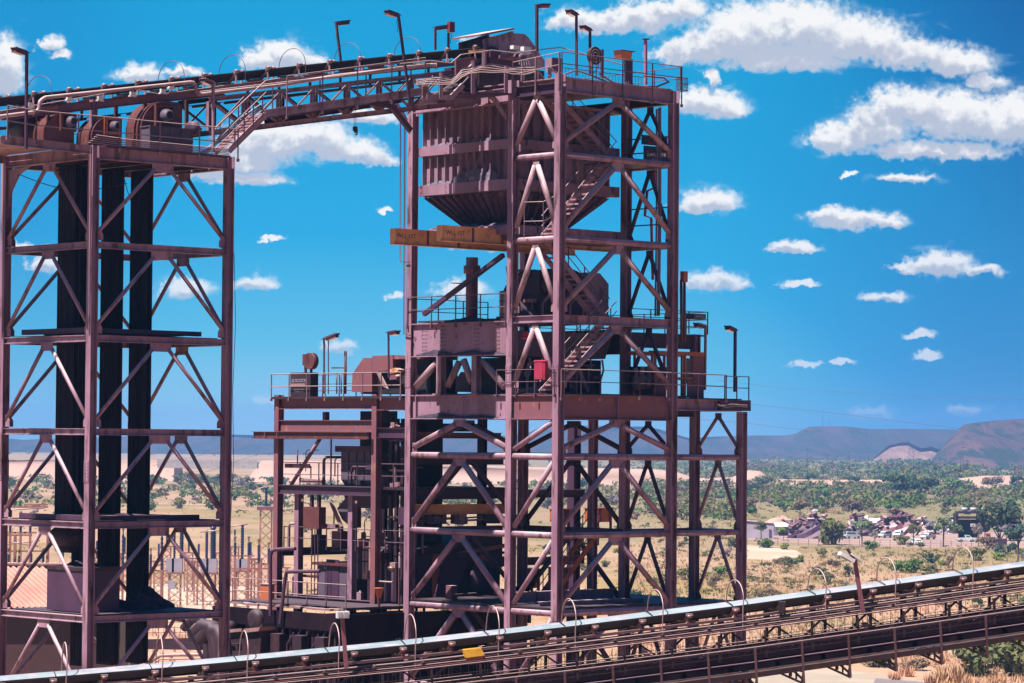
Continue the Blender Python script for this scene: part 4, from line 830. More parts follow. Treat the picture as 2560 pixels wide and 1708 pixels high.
for i in range(30):                              # pipe runs, trays and brackets on the two machinery decks
    z=rq.choice((27.3,27.9,28.6,30.9,31.6,32.6)); a=rq.uniform(.6,4.8); b=rq.uniform(3.3,4.0) if z<30 else rq.uniform(3.3,9.); L_=rq.uniform(.8,2.2); r=rq.choice((.03,.04,.06,.09)); k=MB()
    if i%3==0: k.path([W(a,b,z),W(a+L_,b,z),W(a+L_+.15,b,z+.15),W(a+L_+.15,b,z+rq.uniform(.5,1.2))],r,6)
    elif i%3==1: k.path([W(a,b,z-.4),W(a,b,z+.5),W(a+.2,b+.1,z+.7),W(a+L_,b+.1,z+.7)],r,6); k.disc(W(a,b,z+.2),B,.16,.06,12)
    else: k.bar(W(a,b,z),W(a+L_,b,z+rq.uniform(-.3,.3)),.1,.16); k.bar(W(a+L_*.4,b,z-.4),W(a+L_*.4,b,z),.06,.06,A)
    k.build('pipe_run',M[rq.choice(('railpink','mauve2','mauve','redplate','stair','rail'))],BT)
sb=thing('label_box','small dark box with pale marks on the upper right platform','box',PB(1.5,1750,805)); k=MB(); a0,z1=fb(1.5,1735,784); a1,z0=fb(1.5,1765,798); k.box(a0,a1,1.5,2.,z0,z1); k.build('body',M['bluegrey'],sb); k=MB(); 
for i in range(4): k.box(a0+.1+i*.14,a0+.2+i*.14,1.48,1.5,z0+.08,z1-.1)
k.build('marks',M['grey'],sb)
lamp(PB(1.5,1762,975),PB(1.5,1764,816),-A,'floodlight on a pale post at the end of the upper right platform',.6,'mauve')
lamp(PB(.3,1837,980),PB(.3,1838,826),-A*.9-B*.15,'tall dark floodlight pole at the far right end of the platform, lamp turned left',.62,'plum','floodlight poles on the plant',.25,False,.06,'rust')
cl=MB(); cl.path([PB(-.25,1795,1012),PB(-.25,1815,1019),PB(-.25,1840,1014),PB(-.25,1868,1018)],.03,5); cl.path([PB(-.25,1797,1016),PB(-.25,1830,1011),PB(-.25,1868,1014)],.03,5); tag(cl.build('loose_rope',M['railpink'],None,PB(-.25,1830,1014)),'pale rope tied round the top of the far right leg','rope')
vb=thing('valve_group','small pump and valve group behind the rail of the right platform','pump',PB(2.,1610,960))
k=MB(); 
for i in range(4):
    q=PB(2.,1590+i*16,955-i*3); k.lathe(q,Z,[(.05,-.4),(.16,-.4),(.16,.2),(.08,.3),(.08,.5)],10); k.disc(q+Z*.55,B,.14,.05,12)
k.tube(PB(2.,1585,948),PB(2.,1645,946),.06,8); k.build('valve_bodies',M['railpink'],vb); k=MB(); k.box(7.6,9.4,2.2,3.,27.1,28.6); k.build('pump_casing',M['plum2'],vb)
# ================================================================ dark crushing house behind and left of the bin tower
w3,w4=13.0,20.75
CH=thing('crushing_house','dark multi-storey steel crushing house standing behind and left of the bin tower','plant building',W(3.5,16,0))
for b,s in ((w3,.36),(w4,.36)):
    for a in (0,7.): column(CH,a,b,0,27.2,s,'redplate' if a==0 else 'plum')
for u,v0 in ((748,1230),(882,1235)):
    b,z1=fa(.5,u,v0); column(CH,.5,b,0,z1,.34,'mauve')
for u in (1435,):
    a,_=fb(13.,u,1200); column(CH,a,13.,0,26.,.5,'plum')
def hb(p,q,h,mt='redplate',w=.3): 
    k=MB(); d=(q-p).normalized(); k.ibeam(p+d*.18,q-d*.18,h,w,.035,.03); k.build('floor_beam',M[mt],CH)
hb(W(0,w3,26.75),W(0,w4,26.75),.55); hb(W(0,w3,25.62),W(0,w4,25.62),.6); hb(W(0,w2,26.7),W(0,w3,26.7),.6); hb(W(0,w2,25.3),W(0,w3,25.3),.5,'plum')
for z in (26.75,25.6,22.4,19.2,16.8):
    hb(W(7,w3,z),W(7,w4,z),.4,'plum'); hb(W(0,w4,z),W(7,w4,z),.4,'plum'); hb(W(0,w3,z),W(7,w3,z),.4,'plum')
for z in (22.4,16.8): hb(W(0,w3,z),W(0,w4,z),.45,'plum')
for a0,a1,bb0_,bb1_,z in ((-.4,7.2,w2+.2,w4+.2,27.1),(0.3,7,11.,w4,22.62),(1.2,7,11.,18.,19.4),(-3.5,7.5,10.9,20.,16.9)):
    k=MB(); k.box(a0,a1,bb0_,bb1_,z-.12,z); k.build('deck',M['plum2'],CH)
post_rail(CH,[W(-.4,w4+.15,27.1),W(-.4,w2+.3,27.1)],1.15,1.55,'rail',.026,(.45,),down=.15)
post_rail(CH,[W(2.,w4+.3,27.1),W(2.,w3,27.1)],1.15,1.3,'darkrail',.02,(.3,.6))
post_rail(CH,[W(.2,w4,22.62),W(.2,w3+.2,22.62)],1.15,1.45,'darkrail',.022,(.48,))
post_rail(CH,[W(.2,w3,22.62),W(.2,w2+.4,22.62)],1.15,1.0,'darkrail',.022,(.48,))
post_rail(CH,[W(.4,w2,19.4),W(.4,w4,19.4)],1.1,1.2,'darkrail',.022,(.48,))
post_rail(CH,[W(-3.5,19.9,16.9),W(-3.5,11.,16.9)],1.1,1.6,'rail',.024,(.45,))
k=MB(); k.tube(PA(.3,800,1097),PA(.3,722,1222),.1,10); k.build('brace',M['redplate'],CH)
k=MB(); k.bar(PA(.6,828,1096),PA(.6,827,1225),.06,.06,A); k.bar(PA(.4,815,1030),PA(.4,815,1062),.25,.25,A); k.build('hanger',M['plum'],CH)
# crane rail jutting out to the left
b0_,zt=fa(-.5,634,1079); k=MB(); k.ibeam(W(-.5,b0_,zt-.18),W(-.5,w3,zt-.18),.36,.24); 
cr_=k.build('runway_beam',M['rust'],CH); 
k=MB(); bl_,_=fa(-.62,700,1090); 
for i in range(2): k.box(-.66,-.62,bl_+.2+i*1.0,bl_+.24+i*1.0,zt-.34,zt-.02)
k.build('splice',M['redplate'],cr_)
# black sheets painting the unlit interior, with machinery inside
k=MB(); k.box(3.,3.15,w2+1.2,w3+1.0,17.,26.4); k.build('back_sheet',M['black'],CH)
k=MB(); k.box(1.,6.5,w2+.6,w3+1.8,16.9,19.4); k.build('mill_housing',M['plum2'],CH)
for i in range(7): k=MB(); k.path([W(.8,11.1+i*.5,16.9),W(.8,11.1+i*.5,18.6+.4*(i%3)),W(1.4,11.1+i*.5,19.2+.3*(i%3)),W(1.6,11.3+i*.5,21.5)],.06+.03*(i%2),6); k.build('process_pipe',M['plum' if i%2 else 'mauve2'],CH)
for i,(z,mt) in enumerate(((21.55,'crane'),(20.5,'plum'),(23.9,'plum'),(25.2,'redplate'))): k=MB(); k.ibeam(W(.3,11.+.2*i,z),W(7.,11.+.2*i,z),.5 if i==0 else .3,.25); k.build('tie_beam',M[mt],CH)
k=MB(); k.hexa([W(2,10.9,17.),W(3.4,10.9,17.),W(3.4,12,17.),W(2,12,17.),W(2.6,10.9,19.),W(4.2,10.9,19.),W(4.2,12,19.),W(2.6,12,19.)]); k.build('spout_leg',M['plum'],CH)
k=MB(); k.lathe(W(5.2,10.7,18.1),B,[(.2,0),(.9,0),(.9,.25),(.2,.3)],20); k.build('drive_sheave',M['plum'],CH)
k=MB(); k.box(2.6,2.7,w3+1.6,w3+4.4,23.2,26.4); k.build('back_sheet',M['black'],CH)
k=MB()
for i in range(5): k.box(.8,.95,11+i*.45,11.2+i*.45,17,26)
k.box(.7,.9,11,13,24.9,25.1); k.box(.7,.9,11,13,23.4,23.5); k.box(.7,.9,11,13,21.1,21.2); k.build('ladder_frame',M['plum2'],CH)
# grey panelled chest with a tapering foot
CT=thing('panelled_chute','grey-violet panelled chute chest tapering downwards inside the dark crushing house','chute',PA(1.,890,1330))
b1_,z1=fa(1.,853,1130); b0c,z0=fa(1.,930,1200); zq=fa(1.,880,1250)[1]
k=MB(); k.hexa([W(1.,b0c,z0),W(3.,b0c,z0),W(3.,b1_,z0),W(1.,b1_,z0),W(1.,b0c,z1),W(3.,b0c,z1),W(3.,b1_,z1),W(1.,b1_,z1)]); k.build('chest',M['bluegrey'],CT)
k=MB(); k.hexa([W(1.2,b0c+.1,zq-.4),W(2.6,b0c+.1,zq-.4),W(2.6,b1_-1.2,zq-.4),W(1.2,b1_-1.2,zq-.4),W(1.,b0c,z0-.003),W(3.,b0c,z0-.003),W(3.,b1_,z0-.003),W(1.,b1_,z0-.003)]); k.build('taper',M['bluegrey'],CT)
k=MB(); 
for i in range(1,4): k.box(.96,1.,b0c+(b1_-b0c)*i/4-.025,b0c+(b1_-b0c)*i/4+.025,z0,z1)
for f in (.33,.66): k.box(.965,1.,b0c,b1_,z0+(z1-z0)*f-.025,z0+(z1-z0)*f+.025)
k.box(.8,3.1,b0c-.1,b1_+.25,z1,z1+.3); k.build('seams',M['plum'],CT)
k=MB(); k.prism([PA(.9,u,v) for u,v in ((868,1240),(880,1255),(880,1320),(856,1300),(842,1272))],A*.6); k.build('spout',M['bluegrey'],CT)
k=MB(); k.bar(PA(.7,826,1252),PA(.7,854,1318),.16,.12,A); k.build('spout_stay',M['railpink'],CT)
rc=thing('red_starter_box','dark red starter box on a post under the lower deck of the crushing house','box',PA(-.1,778,1323))
bl,zt=fa(-.1,758,1267); br,zl=fa(-.1,797,1323); k=MB(); k.box(-.1,.35,br,bl,zl,zt); k.build('box_body',M['rust'],rc); k=MB(); k.box(.05,.2,br+.2,br+.35,zt,zt+.7); k.box(.05,.2,bl-.5,bl-.35,zt,zt+.6); k.build('hangers',M['plum'],rc)
k=MB(); 
for i in range(3): k.path([W(.1,br+.3+i*.25,zl),W(.1,br+.3+i*.25,17)],.03,6)
k.build('conduits',M['plum'],rc)
ob=thing('orange_lamp_box','small orange box standing on a post at the left edge of the lower floor','box',PA(-2.,662,1510)); bl,zt=fa(-2.,651,1461); br,zl=fa(-2.,674,1504)
k=MB(); k.box(-2.,-1.7,br,bl,zl,zt); k.build('box_body',M['orange'],ob); k=MB(); k.box(-2.05,-1.65,br-.05,bl+.05,zt,zt+.05); k.build('lid',M['railpink'],ob); MB().bar(W(-1.85,(bl+br)/2,zl),W(-1.85,(bl+br)/2,16.9),.1,.1,A).build('post',M['plum'],ob)
fn=thing('red_funnel','small red funnel lamp on a post in front of the dark mill','lamp box',PA(-1.5,948,1560)); q=PA(-1.5,948,1480)
k=MB(); k.lathe(q,Z,[(.12,-.3),(.3,.16),(.32,.2),(.1,.21)],4); k.build('hopper',M['orange'],fn); MB().bar(q-Z*.3-A*.05,V((q.x,q.y,16.9)),.09,.09,A).build('post',M['rust'],fn)
wl=thing('pink_work_light','pale pink work light fixed to the dark inside of the crushing house','light',PA(.2,985,1415)); k=MB(); k.obox(PA(.2,985,1413),A*.1,B*.2,Z*.12); k.lathe(PA(.2,980,1420),-A-Z,[(.1,0),(.2,.12),(.05,.13)],10); k.build('lamp_body',M['railpink'],wl); MB().bar(PA(.25,998,1420),PA(.25,998,1560),.07,.07,A).build('post',M['rust'],wl)
w2_=thing('valve_light','pale pink valve light under the upper deck of the crushing house','light',PA(.2,985,1065)); k=MB(); k.obox(PA(.2,985,1062),A*.1,B*.14,Z*.12); k.bar(PA(.2,985,1062),PA(.2,1000,1066),.05,.06); k.lathe(PA(.2,981,1068),-A-Z,[(.06,0),(.12,.1),(.03,.12)],10); k.build('lamp_body',M['railpink'],w2_)
sc_=thing('switch_room','blue-black switch room with a small name plate on the lower floor','cabin',PA(1.,835,1530)); bl,zt=fa(1.,796,1412); br,zl=fa(1.,876,1530)
k=MB(); k.box(1.,4.,br,bl,16.92,zt); k.build('room_shell',M['bluegrey'],sc_); k=MB(); k.box(.8,4.2,br-.2,bl+.3,zt,zt+.14); k.build('roof',M['rust'],sc_)
k=MB(); k.box(.96,1.,br+.9,br+1.9,16.95,18.9); k.build('door',M['plum'],sc_); k=MB(); k.box(.97,1.,bl-1.4,bl-.5,18.4,18.5); k.build('name_plate',M['grey'],sc_)
# small stuff on the upper deck
lamp(PA(-.2,810,985),PA(-.2,810,848),-B*.9+A*.2,'twin-post dark floodlight on the crushing house deck, lamp raised to the right',.75,'darkrail','floodlight poles on the plant',.3,True,.035)
lamp(PA(-.6,972,945),PA(-.6,971,832),-B*.9,'slim dark floodlight beside the left leg of the bin tower, lamp turned right',.6,'plum','floodlight poles on the plant',.1,False,.035)
ms=thing('vent_pipe','brown vent pipe with a side arm on the crushing house deck','post',PA(.5,863,985)); k=MB(); k.tube(PA(.5,863,985),PA(.5,864,878),.07,8); k.bar(PA(.5,829,920),PA(.5,862,920),.06,.06); k.build('pipe',M['rust'],ms)
k=MB()
for u in (842,853): k.tube(PA(.6,u,985),PA(.6,u,932),.035,6)
k.build('stub_pipes',M['darkrail'],ms)
r2=thing('cable_reel','dark red cable reel on twin posts at the left end of the crushing house deck','cable reel',PA(.2,770,985))
k=MB(); k.disc(PA(.2,778,903),A,.42,.3,22); bl,zt=fa(.2,762,886); br,zl=fa(.2,778,914); k.box(.05,.35,br,bl,zl,zt); k.build('reel_plate',M['rust'],r2)
for u in (764,778): MB().bar(PA(.2,u,985),PA(.2,u,905),.1,.1,A).build('post',M['plum'],r2)
ec=thing('lettered_cabinet','dark cabinet with two lines of pale lettering at the left end of the upper deck','cabinet',PA(.1,750,986)); bl,zt=fa(.1,726,932); br,zl=fa(.1,776,986)
k=MB(); k.box(.1,.6,br,bl,27.1,zt); k.build('cabinet_body',M['plum2'],ec); k=MB(); k.box(.05,.1,br+.35,bl,(zt+27.1)/2-.06,(zt+27.1)/2+.06); k.build('cross_bar',M['railpink'],ec)
text('BORDOCK',.24,W(.085,(bl+br)/2+.1,zt-.42),-B,Z,M['grey'],ec); text('MCC 17',.22,W(.085,(bl+br)/2+.1,27.4),-B,Z,M['grey'],ec)
rc_=random.Random(12)
for i in range(34):                                # small pipework, brackets and trays between the floors
    b=rc_.uniform(10.9,20.2); z=rc_.choice((17.2,18.,19.6,20.6,22.8,23.6,24.4)); a=rc_.uniform(.1,2.2); L_=rc_.uniform(.6,2.4); k=MB(); r=rc_.choice((.025,.035,.05,.08))
    if i%3==0: k.path([W(a,b,z),W(a,b+L_,z),W(a,b+L_+.12,z-.12),W(a,b+L_+.12,z-rc_.uniform(.6,1.6))],r,6)
    elif i%3==1: k.path([W(a,b,z-rc_.uniform(.5,1.5)),W(a,b,z+.3),W(a+.15,b,z+.45),W(a+1.5,b,z+.45)],r,6)
    else: k.bar(W(a,b,z),W(a,b+L_,z+rc_.uniform(-.1,.1)),.06,.22); k.bar(W(a,b+L_*.5,z),W(a,b+L_*.5,z+.8),.05,.05,A)
    k.build('pipe_run',M[rc_.choice(('railpink','plum','mauve2','rust','plum2','rail'))],CH)
for i in range(16):
    b=rc_.uniform(11.,19.5); z=rc_.choice((16.92,19.42,22.64)); a=rc_.uniform(.2,2.); s=rc_.uniform(.2,.55); k=MB(); k.box(a,a+s,b,b+s*1.4,z,z+s*rc_.uniform(1.,2.)); k.lathe(W(a+s/2,b+s*.7,z+s*1.2),Z,[(s*.3,0),(s*.3,s*.9),(s*.1,s)],10); k.build('small_machine',M[rc_.choice(('plum','plum2','bluegrey','redplate','mauve2'))],CH)
for i in range(12):
    a=rc_.uniform(.5,6.5); z=rc_.choice((17.3,17.3,20.8)); s=rc_.uniform(.25,.6); b=rc_.uniform(3.5,9.5) if z<18 else rc_.uniform(11,12); k=MB(); k.box(a,a+s,b,b+s,z,z+s*rc_.uniform(.8,1.8)); k.bar(W(a,b,z+s*.5),W(a+1.6,b,z+s*.6),.08,.08); k.build('pump_block',M[rc_.choice(('plum','redplate','mauve2','bluegrey'))],BT)
# second hood
h2=thing('transfer_hood','mauve sheet-steel transfer hood with a sloping back on the crushing house deck','hood',PA(.8,950,985))
k=MB(); k.prism([PA(.8,u,v) for u,v in ((879,980),(881,935),(908,895),(930,895),(930,980))],A*2.2); k.build('snout',M['redplate'],h2)
k=MB(); k.prism([PA(.7,u,v) for u,v in ((930.5,890),(982,888),(982,925),(930.5,930))],A*2.3); k.build('side_plate',M['redplate'],h2)
k=MB(); k.prism([PA(.75,u,v) for u,v in ((982,889),(1060,889),(1060,898),(982,898))],A*2.2); k.build('top_strip',M['redplate'],h2)
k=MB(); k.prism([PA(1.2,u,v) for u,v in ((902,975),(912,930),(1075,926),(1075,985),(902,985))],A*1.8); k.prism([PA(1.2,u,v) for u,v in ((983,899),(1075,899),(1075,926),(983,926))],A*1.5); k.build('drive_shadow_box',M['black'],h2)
k=MB(); k.prism([PA(.5,u,v) for u,v in ((940,930),(948,932),(968,972),(958,968))],A*.1); k.build('sunlit_strut',M['railpink'],h2)
k=MB(); k.prism([PA(.4,u,v) for u,v in ((970,926),(985,920),(996,924),(992,932),(972,934))],A*.4); k.build('guard_cover',M['crane'],h2)
k=MB(); k.prism([PA(.45,u,v) for u,v in ((972,936),(990,934),(990,948),(974,950))],A*.4); k.lathe(PA(.4,1000,944),-A,[(.1,0),(.16,.1),(.1,.3)],10); k.build('motor',M['redplate'],h2)
k=MB(); k.prism([PA(.8,u,v) for u,v in ((1138,980),(1140,948),(1152,930),(1170,940),(1176,980))],A*1.5); tag(k.build('guard_housing',M['bluegrey'],None,PA(.8,1155,980)),'grey gabled machine guard seen between the stub posts of the bin tower','guard')
# dim equipment seen low down through the bin tower
eq=thing('screen_deck','dark vibrating screen with an orange side rail, low behind the bin tower','screen',W(4,13,18))
k=MB(); k.hexa([W(1.,11.2,18.),W(6.8,11.2,18.6),W(6.8,16,18.6),W(1.,16,18.),W(1.,11.2,19.6),W(6.8,11.2,20.4),W(6.8,16,20.4),W(1.,16,19.6)]); k.build('screen_box',M['plum2'],eq)
k=MB(); k.bar(W(.9,11.1,19.),W(6.9,11.1,19.7),.08,.2); k.box(2.,2.6,11.,11.1,17.,19.4); k.box(5.1,5.7,11.,11.1,17.,19.4); k.build('side_rail',M['orange'],eq)
for i,(u0,u1,v0,v1,b,mt,lb) in enumerate(((1408,1425,1275,1305,11.,'orange','upright orange bin standing behind the second leg, upper level'),(1495,1530,1273,1305,11.5,'orange','pale orange box behind the back legs, upper level'),(1330,1350,1425,1470,12.,'orange','low orange drum cover behind the second leg, lower level'),(1404,1422,1422,1482,11.,'orange','tall orange panel right of the corner leg, lower level'),(1218,1240,1430,1470,14.,'railpink','pale round tank between the front legs'),(1042,1064,1400,1480,12.,'redplate','tall dull red locker just right of the left leg'))):
    a0,z1=fb(b,u0,v0); a1,z0=fb(b,u1,v1); T=thing('machine_box',lb,'machine',W((a0+a1)/2,b,z0)); k=MB(); k.box(a0,a1,b,b+1.,z0,z1); k.box(a0-.05,a1+.05,b-.05,b+1.05,z1,z1+.06); k.build('box_body',M[mt],T); MB().box(a0+.1,a0+.2,b-.04,b,z0,z1).build('edge_strap',M['rust'],T); MB().box(a1-.2,a1-.1,b-.04,b,z0,z1).build('edge_strap',M['rust'],T); k=MB(); k.box(a0,a0+.1,b,b+.1,z0-1.2,z0); k.box(a1-.1,a1,b,b+.1,z0-1.2,z0); k.build('foot',M['plum'],T)
for z,aa in ((22.3,.8),(18.9,.8)):
    k=MB(); k.ibeam(W(aa,11.2,z),W(L1,11.2,z),.5,.3); k.ibeam(W(L1+.2,w2+.3,z),W(L1+4.6,w2+.3,z),.4,.3); k.build('deck_beam',M['plum'],CH)
k=MB(); k.box(-.1,7.6,.2,w2,17.2,17.28); k.build('lower_deck',M['plum2'],BT)
k=MB(); k.box(L1+.3,L2+.1,.2,w2,17.2,17.26); k.build('lower_deck',M['plum2'],BT)
k=MB(); k.ibeam(W(0.3,1.5,17.35),W(L1-.3,1.5,17.35),.3,.3); k.ibeam(W(0.3,3.6,17.6),W(L1-.3,3.6,17.6),.5,.3); k.build('deck_joist',M['mauve'],BT)
# lower bunker under everything
BK=thing('lower_bunker','dark mauve sheeted bunker under the crushing house, just behind the front conveyor','bunker',W(0,17,0))
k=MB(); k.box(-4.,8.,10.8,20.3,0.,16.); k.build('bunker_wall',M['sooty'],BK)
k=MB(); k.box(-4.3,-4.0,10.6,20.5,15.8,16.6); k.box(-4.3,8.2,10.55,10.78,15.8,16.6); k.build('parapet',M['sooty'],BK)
k=MB()
for i in range(6): k.box(-4.1,-4.,11+i*1.7,11.15+i*1.7,0,15.8)
k.build('wall_ribs',M['plum2'],BK)
for i in range(14): k=MB(); b=11+i*.62; k.path([W(-4.15,b,16.2-.3*(i%3)),W(-4.2,b+.5,15.2-.2*(i%4)),W(-4.25,b+.3,13.5),W(-4.2,b+.7,12)],.05+.04*(i%3==0),6); k.build('wall_pipe',M['plum' if i%3 else 'plum2'],BK)
for i in range(5): k=MB(); b=11.3+i*1.7; k.box(-4.6,-4.1,b,b+.7,14.6-.4*(i%2),15.5); k.build('wall_box',M['plum2'],BK)
k=MB()
rd=random.Random(5)
for i in range(26):
    b=rd.uniform(10.9,19.); L_=rd.uniform(.3,1.4); a=rd.uniform(-4.2,-3.); k.hexa([W(a,b,16.75),W(a+.2,b,16.75),W(a+.2,b+L_,16.75),W(a,b+L_,16.75),W(a,b,16.85),W(a+.2,b,16.85),W(a+.2,b+L_,16.85),W(a,b+L_,16.85)])
tag(k.build('scrap_plates',M['railpink']),'pale scrap plates scattered along the edge of the lower floor','scrap',None,'stuff')
# pipes, bent ducts and hoses at the foot of the left tower
PI=thing('bent_ducts','thick dark bent ducts with pale tops between the left tower and the bunker','duct',PA(-6.,560,1640))
for i,(u,v,rr) in enumerate(((505,1560,.22),(530,1580,.4),(548,1590,.4))):
    p=PA(-7.,u-45,v+10); q=PA(-7.,u,v); k=MB(); k.path([p,p.lerp(q,.5)+Z*.35,q+Z*.2,q-B*.3-Z*.3,q-B*.45-Z*1.2,q-B*.5-Z*4.],rr,12); k.build('duct',M['plum2'],PI)
k=MB()
for i in range(9):
    v=1640+i*9; q=[PA(-5.,368-i*2,v+40),PA(-5.,380,v+12),PA(-5.,400,v),PA(-5.,440,v-2+i),PA(-5.,520,v-3)]; k.path(q,.04 if i%3 else .09,6)
k.build('pipes',M['railpink'],PI)
k=MB(); k.bar(PA(-6.,360,1606),PA(-6.,560,1600),.1,.3); k.bar(PA(-6.,360,1614),PA(-6.,600,1618),.25,.35); k.build('pipe_rack',M['plum2'],PI)
k=MB(); k.bar(PA(-6.,380,1600),PA(-6.,560,1596),.08,.1); k.build('rack_top',M['white'],PI)
TR=thing('tail_machine','dark tail machine with pale flat covers at the left of the bunker','machine',PA(-5.,620,1640))
k=MB(); k.prism([PA(-5.,u,v) for u,v in ((565,1580),(640,1575),(655,1560),(650,1640),(590,1720),(560,1720))],A*2.5); k.build('machine_body',M['plum2'],TR)
k=MB(); k.prism([PA(-5.2,u,v) for u,v in ((568,1574),(604,1571),(604,1579),(568,1582))],A*1.2); k.prism([PA(-5.2,u,v) for u,v in ((610,1572),(650,1568),(646,1578),(612,1582))],A*1.2); k.build('cover',M['railpink'],TR)
k=MB(); k.lathe(PA(-4.6,632,1548),A,[(.1,0),(.45,0),(.5,.2),(.5,.7),(.1,.7)],14); k.build('wheel',M['plum2'],TR); k=MB(); k.lathe(PA(-4.8,560,1570),A,[(.1,0),(.35,0),(.35,.5),(.1,.5)],14); k.build('wheel',M['plum2'],TR)
k=MB(); k.path([PA(-4.6,676,1540),PA(-4.6,676,1390),PA(-4.6,680,1378),PA(-4.6,690,1374),PA(-4.6,738,1372)],.09,8); k.path([PA(-4.5,700,1560),PA(-4.5,713,1445),PA(-4.5,716,1430),PA(-4.5,800,1428)],.09,8); k.build('riser_pipe',M['plum'],TR)
# ================================================================ front conveyor
TC=math.radians(77); C=V((math.sin(TC),math.cos(TC),0)); NN=V((-math.cos(TC),math.sin(TC),0)); OC_=V((0,110,0))
def fc(n,u,v):
    d=ray(u,v); t=(n+OC_.dot(NN))/d.dot(NN); p=d*t-OC_; return p.dot(C),H+d.z*t
def WC(c,n,z): return OC_+C*c+NN*n+Z*z
ctr=[fc(0,u,v) for u,v in ((-700,1756),(-300,1728),(0,1705),(500,1664),(1000,1616),(1400,1571),(1840,1517),(2200,1468),(2560,1418),(2800,1383),(3500,1276))]
def bz(c):
    for (c0,z0),(c1,z1) in zip(ctr,ctr[1:]):
        if c<=c1: return z0+(z1-z0)*(c-c0)/(c1-c0)
    return z1
FCv=thing('front_conveyor','long pale-belted conveyor gallery crossing the foreground and rising to the right','conveyor',WC(0,0,0))
c0=ctr[0][0]; c1=ctr[-1][0]; NS=40
def sweep(sec,name,mt,smooth=False,cc0=None,cc1=None,ns=NS,par=None):
    a0_=cc0 if cc0 is not None else c0; a1_=cc1 if cc1 is not None else c1; vs=[];fs=[];m_=len(sec)
    for i in range(ns+1):
        c=a0_+(a1_-a0_)*i/ns; z=bz(c)
        for n,y in sec: vs.append(WC(c,n,z+y))
    for i in range(ns):
        for k in range(m_): fs.append((i*m_+k,(i+1)*m_+k,(i+1)*m_+(k+1)%m_,i*m_+(k+1)%m_))
    mb=MB().add(vs,fs,smooth); mb.add(vs[:m_],[tuple(range(m_))]); mb.add(vs[-m_:],[tuple(range(m_-1,-1,-1))]); return mb.build(name,M[mt],par or FCv)
W_=1.9
bo=sweep([(0,-.02),(.45,-.27),(1.45,-.27),(W_,-.02),(W_,.0),(1.43,-.245),(.47,-.245),(0,.0)],'belt','rubber')
sweep([(.5,-.05),(1.4,-.05),(1.82,.04),(1.82,.045),(.95,.13),(.1,.03),(.08,.02)],'load_cover','belt_light',True)
def rect(n,y,w,h): return [(n-w/2,y-h/2),(n+w/2,y-h/2),(n+w/2,y+h/2),(n-w/2,y+h/2)]
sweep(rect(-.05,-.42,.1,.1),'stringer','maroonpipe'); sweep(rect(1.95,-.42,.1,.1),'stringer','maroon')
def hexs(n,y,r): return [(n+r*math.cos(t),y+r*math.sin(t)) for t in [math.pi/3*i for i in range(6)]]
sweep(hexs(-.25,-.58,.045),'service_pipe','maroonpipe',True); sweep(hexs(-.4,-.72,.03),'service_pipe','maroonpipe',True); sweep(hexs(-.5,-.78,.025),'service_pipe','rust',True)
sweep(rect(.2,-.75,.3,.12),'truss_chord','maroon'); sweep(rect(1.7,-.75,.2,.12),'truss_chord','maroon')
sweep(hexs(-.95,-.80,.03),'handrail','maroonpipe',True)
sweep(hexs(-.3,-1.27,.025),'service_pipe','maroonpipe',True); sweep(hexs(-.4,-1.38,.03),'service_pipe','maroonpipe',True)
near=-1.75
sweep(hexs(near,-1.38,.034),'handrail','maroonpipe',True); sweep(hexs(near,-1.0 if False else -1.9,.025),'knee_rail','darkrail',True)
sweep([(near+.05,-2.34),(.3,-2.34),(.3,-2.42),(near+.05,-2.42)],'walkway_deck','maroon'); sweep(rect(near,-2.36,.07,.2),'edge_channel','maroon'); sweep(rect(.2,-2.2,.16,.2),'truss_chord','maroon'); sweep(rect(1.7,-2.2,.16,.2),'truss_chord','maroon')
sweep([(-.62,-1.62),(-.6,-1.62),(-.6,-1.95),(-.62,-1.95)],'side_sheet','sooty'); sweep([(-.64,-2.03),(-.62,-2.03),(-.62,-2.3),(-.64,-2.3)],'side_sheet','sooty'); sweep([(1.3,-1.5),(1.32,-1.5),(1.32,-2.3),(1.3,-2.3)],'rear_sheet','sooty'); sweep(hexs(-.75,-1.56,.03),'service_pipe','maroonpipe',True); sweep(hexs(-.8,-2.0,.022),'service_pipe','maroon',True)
n=int((c1-c0)/1.75)
